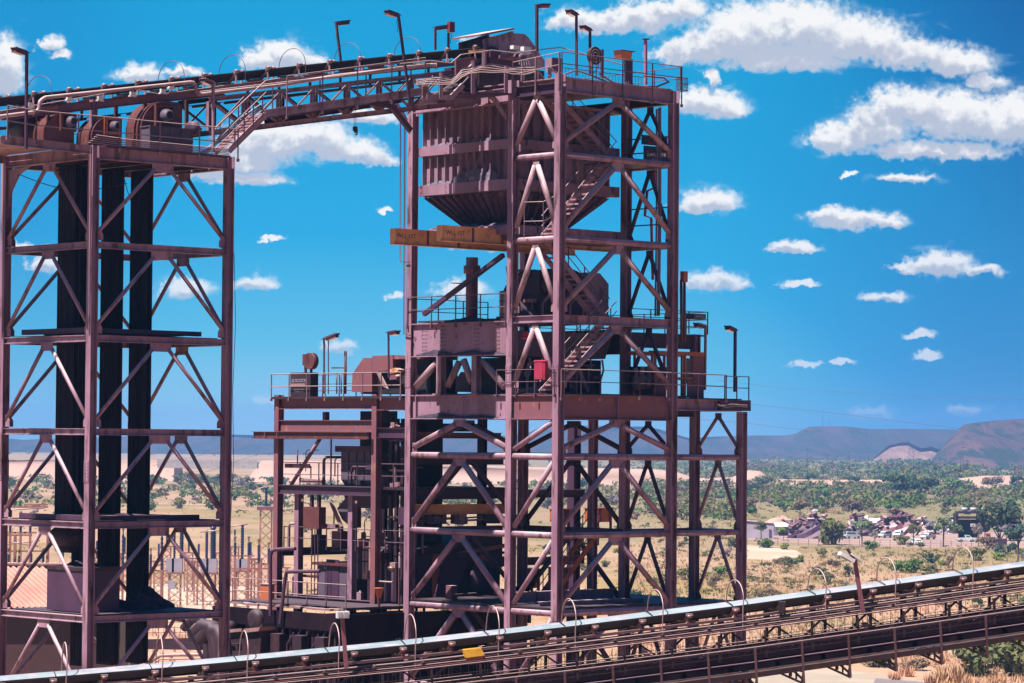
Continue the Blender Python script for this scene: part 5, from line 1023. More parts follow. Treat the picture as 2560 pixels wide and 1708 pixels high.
for i in range(n):
    c=c0+.6+i*1.75; z=bz(c); up=V((C.x,C.y,0))
    f=MB(); f.bar(WC(c,0,z-.46),WC(c,1.9,z-.46),.1,.1,C)
    for nn in (-.06,1.96): f.bar(WC(c,nn,z-.46),WC(c,nn+(.03 if nn<0 else -.03),z-.1),.13,.07,NN); f.bar(WC(c-.08,nn,z-.43),WC(c+.08,nn,z-.43),.12,.06)
    o=f.build('idler_frame',M['rust' if i%3 else 'maroon'],FCv)
    r=MB(); r.tube(WC(c,0,z-.06),WC(c,.5,z-.34),.07,8); r.tube(WC(c,1.9,z-.06),WC(c,1.4,z-.34),.07,8); r.tube(WC(c,.5,z-.34),WC(c,1.4,z-.34),.07,8); r.obox(WC(c,-.1,z-.08),C*.12,NN*.05,Z*.045); r.disc(WC(c,-.1,z-.13),C,.07,.16,10); r.build('roller_set',M['railpink'],o)
    k=MB(); k.obox(WC(c-.45,.3,z-.6),C*.09,NN*.12,Z*.2); k.build('return_bracket',M['black'],o)
    # walkway posts and outriggers on the near side
    p=MB(); p.bar(WC(c+.3,near-.03,z-2.9),WC(c+.2,near-.03,z-1.36),.06,.07,C); po=p.build('rail_post',M['maroonpipe'],FCv)
    b=MB(); b.prism([WC(c+.3,near-.02,z-2.42),WC(c+.3,near-.02,z-2.86),WC(c+.22,near+.0,z-2.86)],C*-.06); b.bar(WC(c+.27,near,z-2.74),WC(c+.27,-.4,z-2.45),.06,.06); b.bar(WC(c+.27,near,z-2.44),WC(c+.27,.2,z-2.44),.06,.08); b.prism([WC(c+.3,near,z-2.84),WC(c-.55,near+.05,z-2.47),WC(c-.55,near+.05,z-2.55),WC(c+.3,near,z-2.93)],NN*.05); b.bar(WC(c+.02,near+.03,z-2.45),WC(c+.02,near+.03,z-2.72),.05,.05); b.bar(WC(c-.2,near+.03,z-2.45),WC(c-.2,near+.03,z-2.62),.12,.05); b.build('outrigger',M['maroon'],po)
    p=MB(); p.bar(WC(c+.9,-.95,z-1.75),WC(c+.85,-.95,z-.78),.07,.08,C); p.build('rail_post',M['maroon'],FCv)
for i in range(n-1):
    c=c0+.6+i*1.75; z=bz(c); z2=bz(c+1.75)
    x=MB(); x.bar(WC(c,.2,z-.8),WC(c,.2,z-2.2),.1,.1,C); x.bar(WC(c,.2,z-2.15),WC(c+1.75,.2,z2-.8),.07,.07); x.build('truss_brace',M['maroonpipe' if i%2 else 'maroon'],FCv)
    x=MB(); x.bar(WC(c,1.7,z-.8),WC(c+1.75,1.7,z2-2.15),.06,.06); x.bar(WC(c,1.7,z-.8),WC(c,1.7,z-2.2),.08,.08,C); x.build('truss_brace',M['maroon'],FCv)
    x=MB(); q=.45; x.bar(WC(c+q,-.3,z+.0-.72+.09*q),WC(c+q+.25,-.5,z-.52+.09*q),.04,.05); x.build('pipe_clip',M['maroonpipe'],FCv)
# mesh guard between the two rails
ms=MB()
for i in range(int((c1-c0)/.29)):
    c=c0+i*.29; z=bz(c); ms.bar(WC(c,-1.02,z-.84),WC(c,-1.02,z-1.72),.014,.014,C)
for y in (-1.1,-1.4,-1.7):
    for i in range(NS):
        a=c0+(c1-c0)*i/NS; b=c0+(c1-c0)*(i+1)/NS; ms.bar(WC(a,-1.02,bz(a)+y),WC(b,-1.02,bz(b)+y),.016,.016)
ms.build('mesh_guard',M['maroon'],FCv)
for u,v in ((160,1606),(397,1589),(608,1577),(834,1558),(1024,1536),(1230,1515),(1420,1497),(1636,1474),(1835,1450),(2040,1422),(2213,1395),(2405,1368),(2640,1330)):
    c,zt=fc(1.,u,v); z=bz(c); h=zt-z
    pts=[WC(c,-.12,z-.8),WC(c,-.12,z-.1)]+[WC(c+.03,.95-1.07*math.cos(t),z+.0+(h)*math.sin(t)**.75) for t in [math.pi*i/14 for i in range(1,14)]]+[WC(c,2.02,z-.1)]
    MB().path(pts,.022,6).build('bow_hoop',M['railpink'],FCv)
    k=MB(); k.bar(WC(c-.35,-.02,z-.05),WC(c-.35,1.9,z+.02),.02,.3,Z) if False else k.path([WC(c-.35,0,z+.02),WC(c-.35,.5,z+.09),WC(c-.35,1.,z+.145),WC(c-.35,1.84,z+.06)],.018,5); k.build('belt_strap',M['black'],FCv)
# support trestles of the front conveyor (mostly below the frame)
for u in (420,1850):
    c,_=fc(0,u,1600); z=bz(c)
    for nn in (-.6,1.8): MB().ibeam(WC(c,nn,0),WC(c,nn,z-2.3),.4,.35,up=C).build('trestle_leg',M['mauve'],FCv)
# yellow box, small boxes, lamps, chevron board
yb=thing('yellow_cover','bright yellow sheet cover on the near edge of the front conveyor belt','cover',WC(fc(-.5,1185,1640)[0],-.5,bz(fc(-.5,1185,1640)[0])-.7))
pts=[WC(*(lambda t:(t[0],-.55,t[1]))(fc(-.55,u,v))) for u,v in ((1160,1625),(1203,1620),(1212,1639),(1165,1645))]
MB().prism(pts,NN*.35).build('cover_sheet',M['yellow'],yb)
pts=[WC(*(lambda t:(t[0],-.5,t[1]))(fc(-.5,u,v))) for u,v in ((1168,1645),(1210,1640),(1206,1658),(1170,1662))]
MB().prism(pts,NN*.25).build('cover_skirt',M['orange'],yb)
def front_lamp(u,vb,ut,vt,kind,label):
    n=-.7; cb_,zb_=fc(n,u,vb); ct,zt=fc(n,ut,vt); b_=WC(cb_,n,zb_); t_=WC(ct,n,zt); T=thing('conveyor_lamp',label,'lamp',b_,'lamps on the front conveyor'); MB().bar(b_,t_,.13,.13,C).build('pole',M['redplate'],T)
    if kind:
        q=t_+(-C*.3+Z*.42); a=MB(); a.bar(t_-Z*.03,q,.14,.07,C); a.build('arm',M['plum'],T)
        l=MB(); l.obox(t_-C*.34+Z*.1-NN*.05,C*.26-Z*.14,NN*.18,Z*.06+C*.03); l.obox(t_+C*.02+Z*.1,C*.2-Z*.12,NN*.16,Z*.03); l.build('lamp_head',M['white'],T)
        l=MB(); l.obox(t_-C*.36+Z*.04-NN*.1,C*.15-Z*.08,NN*.12,Z*.03); l.build('lens',M['grey'],T)
    else:
        l=MB(); l.obox(t_+Z*.05-NN*.12,C*.22,NN*.12,Z*.12); l.build('lamp_head',M['white'],T)
        for s in (-1,1): MB().obox(t_+Z*.05-NN*.25+C*s*.1,C*.07,NN*.02,Z*.09).build('lens',M['grey'],T)
        MB().bar(t_,t_+Z*.3,.04,.04,C).build('spike',M['railpink'],T)
front_lamp(866,1672,855,1540,False,'double white floodlight facing the viewer on a post of the front conveyor')
front_lamp(2158,1535,2137,1400,True,'tilted white floodlight on a leaning post at the right of the front conveyor')
cv=thing('chevron_board','red and white chevron warning board under the right half of the front conveyor','sign',WC(fc(near,2325,1625)[0],near+.1,15))
a_,z1=fc(near+.1,2290,1616); d_,_=fc(near+.1,2358,1616); zb_=fc(near+.1,2325,1638)[1]; ww=d_-a_
def cq(pts,nn,t,nm,mt): MB().prism([WC(a_+x*ww,near+.1-nn,zb_+y*(z1-zb_)+.12*(x-.5)*ww) for x,y in pts],NN*t).build(nm,M[mt],cv)
cq([(0,0),(1,0),(1,1),(0,1)],0,.03,'board','white')
cq([(.12,1),(.36,1),(.5,.45),(.62,1),(.72,1),(.42,0),(.40,0)],.006,.004,'chevron_mark','redpaint'); cq([(1,1),(1,.1),(.88,0),(.78,0),(.98,1)],.006,.004,'chevron_mark','redpaint')
for u,v,lb in ((1955,1520,'dark switch box with two posts on the edge of the front conveyor'),(2162,1572,'dark junction box inside the mesh walkway of the front conveyor')):
    n=-.3; c_,z_=fc(n,u,v); T=thing('switch_box',lb,'switch box',WC(c_,n,z_)); MB().obox(WC(c_,n,z_),C*.11,NN*.1,Z*.22).build('box_body',M['black'],T); MB().obox(WC(c_,n,z_)-NN*.11,C*.08,NN*.01,Z*.18).build('lid',M['plum2'],T); MB().bar(WC(c_-.08,n,z_-.22),WC(c_-.08,n,z_-.55),.04,.04,C).build('post',M['plum'],T)
# ================================================================ landscape
def S_(c): return tuple(q*KC for q in c)
def ground_mat():
    mt=bpy.data.materials.new('dry_ground'); t,N,L=nt(mt); b=N['Principled BSDF']; b.inputs['Roughness'].default_value=.95; b.inputs['Specular IOR Level'].default_value=.1
    g=N.new('ShaderNodeNewGeometry'); 
    def noise(sc,det,rough=.6,stretch=(1,1,1)):
        mp=N.new('ShaderNodeMapping'); mp.inputs['Scale'].default_value=stretch; L.new(g.outputs['Position'],mp.inputs[0])
        n=N.new('ShaderNodeTexNoise'); n.inputs['Scale'].default_value=sc; n.inputs['Detail'].default_value=det; n.inputs['Roughness'].default_value=rough; L.new(mp.outputs[0],n.inputs[0]); return n.outputs[0]
    def mr(x,a,b_,c=0,d=1):
        r=N.new('ShaderNodeMapRange'); L.new(x,r.inputs[0])
        for i,k in enumerate((a,b_,c,d)): r.inputs[i+1].default_value=k
        return r.outputs[0]
    def mix(f,a,b_):
        x=N.new('ShaderNodeMix'); x.data_type='RGBA'; L.new(f,x.inputs[0])
        for i,k in ((6,a),(7,b_)):
            if isinstance(k,tuple): x.inputs[i].default_value=(*S_(k),1)
            else: L.new(k,x.inputs[i])
        return x.outputs[2]
    c=mix(mr(noise(.03,8),.42,.6),(.43,.245,.175),(.48,.30,.20))
    c=mix(mr(noise(.012,7,.65,(1,.45,1)),.48,.58),c,(.30,.20,.085))
    c=mix(mr(noise(.02,7,.65,(1,.5,1)),.54,.63),c,(.22,.17,.07))
    c=mix(mr(noise(.05,6,.6),.57,.68),c,(.34,.14,.09))
    c=mix(mr(noise(.9,6,.7),.45,.75,0,.6),c,(.20,.14,.09))
    sp=N.new('ShaderNodeSeparateXYZ'); L.new(g.outputs['Position'],sp.inputs[0])
    n_=noise(.008,4); far=N.new('ShaderNodeMath'); far.operation='MULTIPLY_ADD'; L.new(n_,far.inputs[0]); far.inputs[1].default_value=900; L.new(sp.outputs[1],far.inputs[2])
    lf=mr(sp.outputs[0],-120,160,.3,1.); fm=N.new('ShaderNodeMath'); fm.operation='MULTIPLY'; L.new(mr(far.outputs[0],800,1250,0,.92),fm.inputs[0]); L.new(lf,fm.inputs[1])
    c=mix(fm.outputs[0],c,(.175,.155,.07))
    L.new(c,b.inputs['Base Color']); return mt
GM=ground_mat()
gm=MB(); ys=[-300,0,150,300,450,600,800,1000,1300,1700,2300,3200,4600,7000,12000,26000]; xs=[-1,-.6,-.3,-.15,0,.15,.3,.6,1]
vs=[]; 
for y in ys: 
    for x in xs: vs.append((x*max(500,abs(y)*.9+300),y,0))
fs=[(j*9+i,j*9+i+1,(j+1)*9+i+1,(j+1)*9+i) for j in range(len(ys)-1) for i in range(8)]
tag(gm.add(vs,fs).build('ground',GM),kind='structure')
def patch(name,pts,mt,z,kind='structure'):
    k=MB(); q=[gd(u,v) for u,v in pts]; k.add([(p.x,p.y,z) for p in q],[tuple(range(len(q)))]); return tag(k.build(name,mt),kind=kind)
M['road']=mat('gravel_road',(.36,.29,.22),(.30,.24,.18),.12,.4,.6,.95,0,(.34,.28,.24),1.,.55,.7)
M['tar']=mat('old_tar',(.22,.165,.17),(.18,.14,.14),.2,.4,.6,.9)
M['pad']=mat('pale_yard',(.50,.37,.28),(.42,.29,.2),.06,.4,.6,.95)
patch('road',[(1700,1720),(1880,1690),(2080,1672),(2230,1690),(2330,1708),(2600,1730),(3300,1780),(3300,1830),(2600,1790),(1700,1820)],M['road'],.02)
patch('tar_apron',[(2180,1715),(2190,1696),(2330,1708),(2480,1730),(2400,1760)],M['tar'],.03)
patch('scrap_yard_ground',[(1860,1350),(1990,1358),(2200,1366),(2480,1370),(2600,1372),(2600,1335),(2300,1322),(1860,1320)],mat('yard_earth',(.28,.18,.165),(.34,.23,.18),.08,.4,.6,.95),.02)
patch('substation_yard',[(300,1545),(640,1545),(720,1490),(620,1462),(400,1460),(100,1470)],M['pad'],.02)
patch('sand_track',[(1868,1362),(1990,1376),(2010,1390),(1930,1402),(1868,1398)],M['pad'],.02)
kb=MB(); ks=[gd(u,v) for u,v in ((1860,1366),(2000,1369),(2200,1368),(2420,1372),(2470,1372))]
for p,q in zip(ks,ks[1:]): kb.bar(p+Z*.12,q+Z*.12,.5,.24)
tag(kb.build('kerb',M['pad']),kind='structure')
# ---- hills
M['hill']=mat('hill_scrub',(.036,.03,.036),(.06,.04,.042),.008,.42,.6,.95,0,(.02,.03,.025),.02,.47,.6,(1,.12,1),bump=1.,bsc=.014,bdist=40)
M['hill_near']=mat('near_hill_scrub',(.06,.036,.04),(.115,.055,.05),.02,.45,.62,.95,0,(.018,.028,.02),.05,.47,.56,(1,.12,1),bump=1.,bsc=.03,bdist=25)
M['dump']=mat('mine_dump',(.29,.17,.135),(.20,.11,.09),.03,.42,.6,.95,0,(.13,.08,.07),.05,.5,.64,(1,.15,1),bump=1.,bsc=.04,bdist=15)
M['sandbank']=mat('sandbank',(.46,.29,.23),(.40,.25,.19),.02,.4,.6,.95,0,(.3,.27,.16),.08,.6,.72)
def ridge(name,pts,D,depth,mt,seed=0,sub=6,rough=.12):
    """skyline points turned into a hill of true height at distance D, with slopes before and behind"""
    rd=random.Random(seed); P_=[]
    for (u0,v0),(u1,v1) in zip(pts,pts[1:]):
        for i in range(sub): f=i/sub; P_.append((u0+(u1-u0)*f,v0+(v1-v0)*f))
    P_.append(pts[-1]); rows=[(-1.,0),(-.7,.22),(-.45,.5),(-.22,.78),(-.08,.96),(0,1),(.5,1.),(1.2,.5),(2.,0)]
    vs=[]
    for r,(dy,hh) in enumerate(rows):
        for j,(u,v) in enumerate(P_):
            q=atY(u,v,D); h=max(q.z,.5); jit=rough*(math.sin(q.x*.011+r*1.7+seed)+.6*math.sin(q.x*.027+r*2.9)+.4*math.sin(q.x*.06+r))*(1 if 0<r<4 else .0)
            y=D+dy*depth*(h/60+.4)+math.sin(q.x*.008+r*.6+seed)*depth*.14*(0<r<5)+math.sin(q.x*.02+r)*depth*.05*(0<r<5); vs.append((q.x*(y/D),y,max(h*(hh+jit),-1) if r not in (0,8) else -1))
    n=len(P_); fs=[(r*n+j,r*n+j+1,(r+1)*n+j+1,(r+1)*n+j) for r in range(len(rows)-1) for j in range(n-1)]
    return tag(MB().add(vs,fs,True).build(name,mt),kind='structure')
ridge('hills',[(-400,1092),(-200,1084),(-60,1090),(60,1100),(150,1096),(300,1092),(420,1084),(560,1086),(700,1090),(800,1094),(930,1100),(1100,1094),(1240,1090),(1310,1086),(1330,1078),(1350,1068),(1372,1063),(1450,1064),(1560,1066),(1620,1067),(1650,1074),(1694,1087),(1724,1096),(1783,1092),(1870,1089),(1962,1089),(1990,1084),(2010,1073),(2024,1067),(2060,1066),(2113,1066),(2177,1073),(2244,1072),(2391,1074),(2480,1072),(2700,1070),(2900,1085),(3100,1100)],5200,700,M['hill'],3,6,.03)
ridge('near_hill',[(2330,1150),(2360,1112),(2385,1084),(2410,1061),(2440,1057),(2483,1052),(2520,1049),(2560,1047),(2660,1040),(2800,1052),(3000,1120)],3500,420,M['hill_near'],5,4,.05)
ridge('mine_dump',[(2185,1146),(2205,1128),(2225,1112),(2250,1106),(2270,1104),(2285,1112),(2300,1120),(2330,1116),(2345,1123),(2370,1116),(2395,1128),(2420,1136),(2450,1146)],4000,200,M['dump'],8,5,.08)
ridge('embankment',[(-300,1150),(0,1150),(150,1149),(300,1152),(420,1150),(452,1152),(460,1196),(500,1199),(620,1196),(655,1152),(760,1152),(900,1154),(1100,1160),(1300,1168),(1500,1171),(1640,1174),(1690,1180),(1740,1196),(1830,1194),(1870,1176),(1900,1178),(1930,1198),(2050,1200),(2340,1200),(2400,1196),(2460,1190),(2560,1189),(2800,1190)],1766,30,M['sandbank'],2,4,.05)
# ---- bridge over the gap in the embankment
BR=thing('road_bridge','flat concrete road bridge crossing a gap in the pale embankment far behind the left tower','bridge',atY(540,1170,1730))
p=atY(395,1152,1730); q=atY(645,1153,1730); q.z=p.z
k=MB(); k.bar(p-Z*2.2,q-Z*2.2,9,3.6); k.build('bridge_deck',M['concrete'],BR)
for u,w in ((445,2.),(560,2.)):
    x=atY(u,1150,1730); k=MB(); k.bar(V((x.x,1730,0)),V((x.x,1730,p.z-4)),w*2,3.,V((0,1,0))); k.build('pier',M['concrete'],BR)
k=MB(); k.bar(p+Z*.3-V((0,4.4,0)),q+Z*.3-V((0,4.4,0)),.4,1.2); k.build('parapet',M['concrete'],BR)
# ---- foliage
def leafmat(name,c,c2,c3):
    mt=bpy.data.materials.new(name); t,N,L=nt(mt); b=N['Principled BSDF']; b.inputs['Roughness'].default_value=.7; b.inputs['Specular IOR Level'].default_value=.15
    oi=N.new('ShaderNodeObjectInfo'); g=N.new('ShaderNodeNewGeometry'); no=N.new('ShaderNodeTexNoise'); no.inputs['Scale'].default_value=.9; L.new(g.outputs['Position'],no.inputs[0])
    r=N.new('ShaderNodeMapRange'); r.inputs[1].default_value=.38; r.inputs[2].default_value=.62; L.new(no.outputs[0],r.inputs[0])
    x=N.new('ShaderNodeMix'); x.data_type='RGBA'; L.new(r.outputs[0],x.inputs[0]); x.inputs[6].default_value=(*S_(c),1); x.inputs[7].default_value=(*S_(c2),1)
    y=N.new('ShaderNodeMix'); y.data_type='RGBA'; L.new(oi.outputs['Random'],y.inputs[0]); L.new(x.outputs[2],y.inputs[6]); y.inputs[7].default_value=(*S_(c3),1)
    L.new(y.outputs[2],b.inputs['Base Color']); tr=N.new('ShaderNodeBsdfTranslucent'); L.new(y.outputs[2],tr.inputs[0]); ms=N.new('ShaderNodeMixShader'); ms.inputs[0].default_value=.25; L.new(b.outputs[0],ms.inputs[1]); L.new(tr.outputs[0],ms.inputs[2]); L.new(ms.outputs[0],N['Material Output'].inputs[0]); return mt
LM={'olive':leafmat('olive_leaves',(.14,.14,.045),(.20,.18,.06),(.11,.13,.05)),'green':leafmat('green_leaves',(.07,.13,.035),(.13,.20,.05),(.10,.17,.04)),'dark':leafmat('dark_leaves',(.03,.065,.03),(.06,.10,.045),(.05,.07,.035)),
 'dry':leafmat('dry_twigs',(.20,.135,.08),(.26,.18,.10),(.17,.12,.09)),'lime':leafmat('lime_leaves',(.17,.23,.045),(.25,.30,.07),(.2,.22,.06)),'pale':leafmat('pale_leaves',(.16,.22,.12),(.28,.32,.20),(.14,.2,.1)),'blue':leafmat('bluish_leaves',(.06,.11,.09),(.10,.16,.12),(.07,.1,.08)),'grey':leafmat('grey_twigs',(.30,.24,.22),(.38,.31,.28),(.26,.2,.18))}
M['bark']=mat('bark',(.09,.06,.05),(.13,.09,.08),3.,.4,.6,.9)
def crown_mb(mb,c,rx,rz,n,ls,rd,clumps=7,flat=.0):
    cl=[]
    for i in range(clumps):
        an=rd.uniform(0,6.283); rr=rd.uniform(0,.68)**.7; zz=rd.uniform(-.45,.75)*(1-.35*rr); cl.append((V((math.cos(an)*rr*rx,math.sin(an)*rr*rx,zz*rz)),rd.uniform(.3,.52)))
    for i in range(n):
        cc,s=rd.choice(cl); d=V((rd.gauss(0,1),rd.gauss(0,1),rd.gauss(0,1))); d.normalize(); d*=rd.uniform(.45,1.)
        p=c+cc+V((d.x*rx*s,d.y*rx*s,d.z*rz*s*.9)); nn=(d+V((rd.uniform(-.7,.7),rd.uniform(-.7,.7),rd.uniform(-.1,.9)))).normalized(); t=nn.orthogonal().normalized(); b=nn.cross(t); an=rd.uniform(0,6.28); t,b=t*math.cos(an)+b*math.sin(an),b*math.cos(an)-t*math.sin(an)
        l=ls*rd.uniform(.6,1.4); mb.add([p-t*l-b*l*.1,p-b*l*.55,p+t*l+b*l*.1,p+b*l*.55],[(0,1,2,3)])
def shrub_proto(k,kind,rx,rz,n,ls):
    rd=random.Random(k*17+3); mb=MB(); crown_mb(mb,V((0,0,rz*.62)),rx,rz,n,ls,rd,9)
    for i in range(5): an=rd.uniform(0,6.28); mb.tube(V((0,0,0)),V((math.cos(an)*rx*.5,math.sin(an)*rx*.5,rz*.8)),.05,4,.02)
    return mb
SP={}
for k,(kd,rx,rz,n,ls) in enumerate((('olive',1.5,1.15,420,.2),('green',1.6,1.2,480,.19),('dark',1.8,1.5,520,.2),('dry',1.4,1.1,420,.17),('lime',1.3,.9,380,.18),('blue',1.5,1.3,420,.18),('grey',1.2,1.2,330,.14),('pale',1.5,1.2,420,.17))):
    for j in range(2):
        me=shrub_proto(k*2+j,kd,rx,rz,n,ls); o=me.build('shrub',LM[kd],None,(0,0,0)); SP[(kd,j)]=o.data; bpy.data.objects.remove(o)
rd=random.Random(21)
def shrub(u,v,px,kind,label,group=None,name='shrub',asp=1.):
    p=gd(u,v); w=px/(F/p.y); s=w/3.; o=bpy.data.objects.new(name,SP[(kind,rd.randint(0,1))]); COL.objects.link(o); o.location=p; o.scale=(s,s,s*asp); o.rotation_euler=(0,0,rd.uniform(0,6.28)); return tag(o,label,'shrub',group)
KL={'olive':'olive green thorn shrub on the dry plain','green':'fresh green rounded shrub on the dry plain','dark':'dark green dense shrub on the plain','dry':'brown half-bare thorn shrub on the dry plain','lime':'yellow-green low shrub on the sandy plain','blue':'blue-green shrub on the plain','grey':'grey leafless shrub on the plain'}
KN={k:'scattered '+k+' shrubs on the plain' for k in KL}
n_=0
for i in range(900):
    if n_>=262: break
    u=rd.uniform(-40,2590); v=1208+330*rd.random()**1.7
    if 1290<v<1368 and u>1860: continue
    if u<750 and (v>1300): continue
    if 750<u<1640 and rd.random()<.45: continue
    if 1868<u<2010 and 1360<v<1405: continue
    if v>1420 and 1700<u and rd.random()<.5: continue
    far=(1540-v)/330
    px=rd.uniform(22,58)*(.8 if v<1260 else 1.) if v<1300 else rd.uniform(16,48)
    kd=rd.choice(['olive','olive','green','dark','dry','lime','olive','green','dry','grey'] if v>1260 else ['olive','green','dark','dark','green','dry','blue'])
    shrub(u,v,px,kd,KL[kd],KN[kd]); n_+=1
# named shrubs that stand out
for u,v,px,kd,lb,asp in ((2085,1362,92,'olive','largest olive bush standing in front of the scrap yard, left of the white cars',1.25),(1917,1370,50,'green','green bush beside the lilac wall at the left of the scrap yard',.9),(1962,1374,44,'lime','bright lime bush just right of the lilac wall',.9),(2275,1432,84,'green','broad green bush in the dry grass right of the tilted conveyor lamp',.75),(2328,1436,50,'olive','smaller olive bush beside the broad green bush in the dry grass',.85),(2122,1442,34,'dark','dark spiky bush just left of the tilted conveyor lamp',1.3),(2440,1402,56,'olive','olive bush under the loop of the conveyor hoop at the right',1.),(2512,1392,62,'blue','blue-green bush in front of the tree at the right edge',1.),(2255,1362,46,'olive','olive bush in front of the white van in the scrap yard',.9),(2448,1692,150,'olive','large olive bush below the right end of the front conveyor',1.),(2545,1690,140,'olive','olive bush at the right edge below the front conveyor',1.1),(2490,1670,110,'dark','dark bush between the two olive bushes below the front conveyor',1.2),(2190,1668,110,'olive','grey-green bush beside the road under the front conveyor',.7),(2290,1676,90,'dry','brown bush under the chevron board',.7),(2500,1352,100,'dark','big dark bush at the right end of the scrap yard',1.25),(2470,1375,60,'dry','brown bush beside the dark bush at the right end of the scrap yard',1.),(1800,1440,50,'green','green shrub seen between the two far right legs',.9),(1722,1450,60,'olive','olive shrub right of the corner leg of the bin tower',1.)):
    shrub(u,v,px,kd,lb,None,'bush',asp)
for u,v,px in ((2376,1700,95),(2265,1690,34),(2236,1690,40),(2330,1712,60)):
    pass
# far bushland as one mass
bm_=[MB(),MB(),MB()]; rd2=random.Random(5)
for i in range(4300):
    u=rd2.uniform(-500,3100) if rd2.random()<.5 else rd2.uniform(1600,2640); v=1126+(172 if u>1600 else 160)*rd2.random()**1.15+ (u-1280)*.0079
    if u<1300 and 1140<v<1200: continue
    if 1200<v<1250 and rd2.random()<.25: continue
    if 1250<v and rd2.random()<.62: continue
    if 1276<v and u>1880: continue
    p=gd(u,v); h=rd2.uniform(3.,6.) if v>1185 else rd2.uniform(3.5,7.5)
    if 1160<v<1215 and 2200<u<2420: h=rd2.uniform(6,10)
    crown_mb(bm_[rd2.choice((0,0,1,1,2))],p+Z*h*.42,h*rd2.uniform(.8,1.5),h*.5,44,h*.17,rd2,6)
for k_,c_,lb in ((0,((.065,.115,.03),(.11,.165,.035),(.08,.13,.035)),'far bushland of dark and mid green thorn scrub'),(1,((.15,.15,.045),(.21,.185,.06),(.18,.16,.05)),'olive brown thorn scrub mixed through the far bushland'),(2,((.16,.11,.065),(.21,.145,.085),(.17,.12,.07)),'brown half-bare scrub mixed through the far bushland')): tag(bm_[k_].build('bushland',leafmat('bushland_leaves',*c_)),lb,'bushland',None,'stuff')
# dry grass
gmat=bpy.data.materials.new('straw'); t_,N_,L_=nt(gmat); b_=N_['Principled BSDF']; b_.inputs['Roughness'].default_value=.8
g_=N_.new('ShaderNodeNewGeometry'); n1=N_.new('ShaderNodeTexNoise'); n1.inputs['Scale'].default_value=.035; n1.inputs['Detail'].default_value=6; L_.new(g_.outputs['Position'],n1.inputs[0]); rp_=N_.new('ShaderNodeValToRGB'); L_.new(n1.outputs[0],rp_.inputs[0])
for i,(p,c) in enumerate(((.36,(.14,.16,.045)),(.46,(.36,.215,.10)),(.54,(.47,.26,.14)),(.64,(.42,.165,.10)))):
    e=rp_.color_ramp.elements[i] if i<2 else rp_.color_ramp.elements.new(p); e.position=p; e.color=(*S_(c),1)
L_.new(rp_.outputs[0],b_.inputs['Base Color'])
mb=MB(); rd3=random.Random(9)
def tuft(p,h,nb,mb=mb):
    for k in range(nb):
        an=rd3.uniform(0,6.28); l=h*rd3.uniform(.5,1.1); sp_=h*rd3.uniform(.1,.55); d=V((math.cos(an),math.sin(an),0)); w=V((-d.y,d.x,0))*h*.07; q=p+d*h*.12
        mb.add([q-w,q+w,q+d*sp_+Z*l],[(0,1,2)])
for i in range(18500):
    u=rd3.uniform(1560,3050) if rd3.random()<.86 else rd3.uniform(-20,1560); v=1240+480*rd3.random()**.9
    if 1310<v<1366 and u>1860: continue
    if v>1668 and u<2330: continue
    if 1868<u<2000 and 1364<v<1400: continue
    tuft(gd(u,v),rd3.uniform(.45,.95),6)
for u,v,s in ((2376,1706,2.6),(2380,1700,2.),(2264,1690,1.6),(2236,1698,1.2),(2330,1712,1.6),(2420,1712,1.4),(2500,1712,1.5)):
    for k in range(14): tuft(gd(u+rd3.uniform(-16,16)*s*.6,v+rd3.uniform(-3,3)),s*.8,7)
tag(mb.build('dry_grass',gmat),'dry straw and reddish grass covering the plain','grass',None,'stuff')
# low scrub between the counted shrubs
sm_=[MB(),MB()]; rd4=random.Random(31)
for i in range(1150):
    u=rd4.uniform(1640,2640) if rd4.random()<.75 else rd4.uniform(-40,1640); v=1215+300*rd4.random()
    if (1300<v<1368 and u>1850) or (u>1860 and u<2010 and 1358<v<1405) or (u<760 and v>1330): continue
    p=gd(u,v); h=rd4.uniform(.5,1.3)*(1.5 if v<1290 else 1.); crown_mb(sm_[i%2],p+Z*h*.4,h*rd4.uniform(1.,2.2),h*.5,40,h*.2,rd4,5)
tag(sm_[0].build('low_scrub',leafmat('scrub_olive',(.17,.135,.05),(.25,.19,.075),(.14,.14,.05))),'low olive scrub spread through the dry grass','scrub',None,'stuff')
tag(sm_[1].build('low_scrub',leafmat('scrub_brown',(.19,.13,.07),(.25,.17,.10),(.10,.11,.04))),'low brown scrub spread through the dry grass','scrub',None,'stuff')
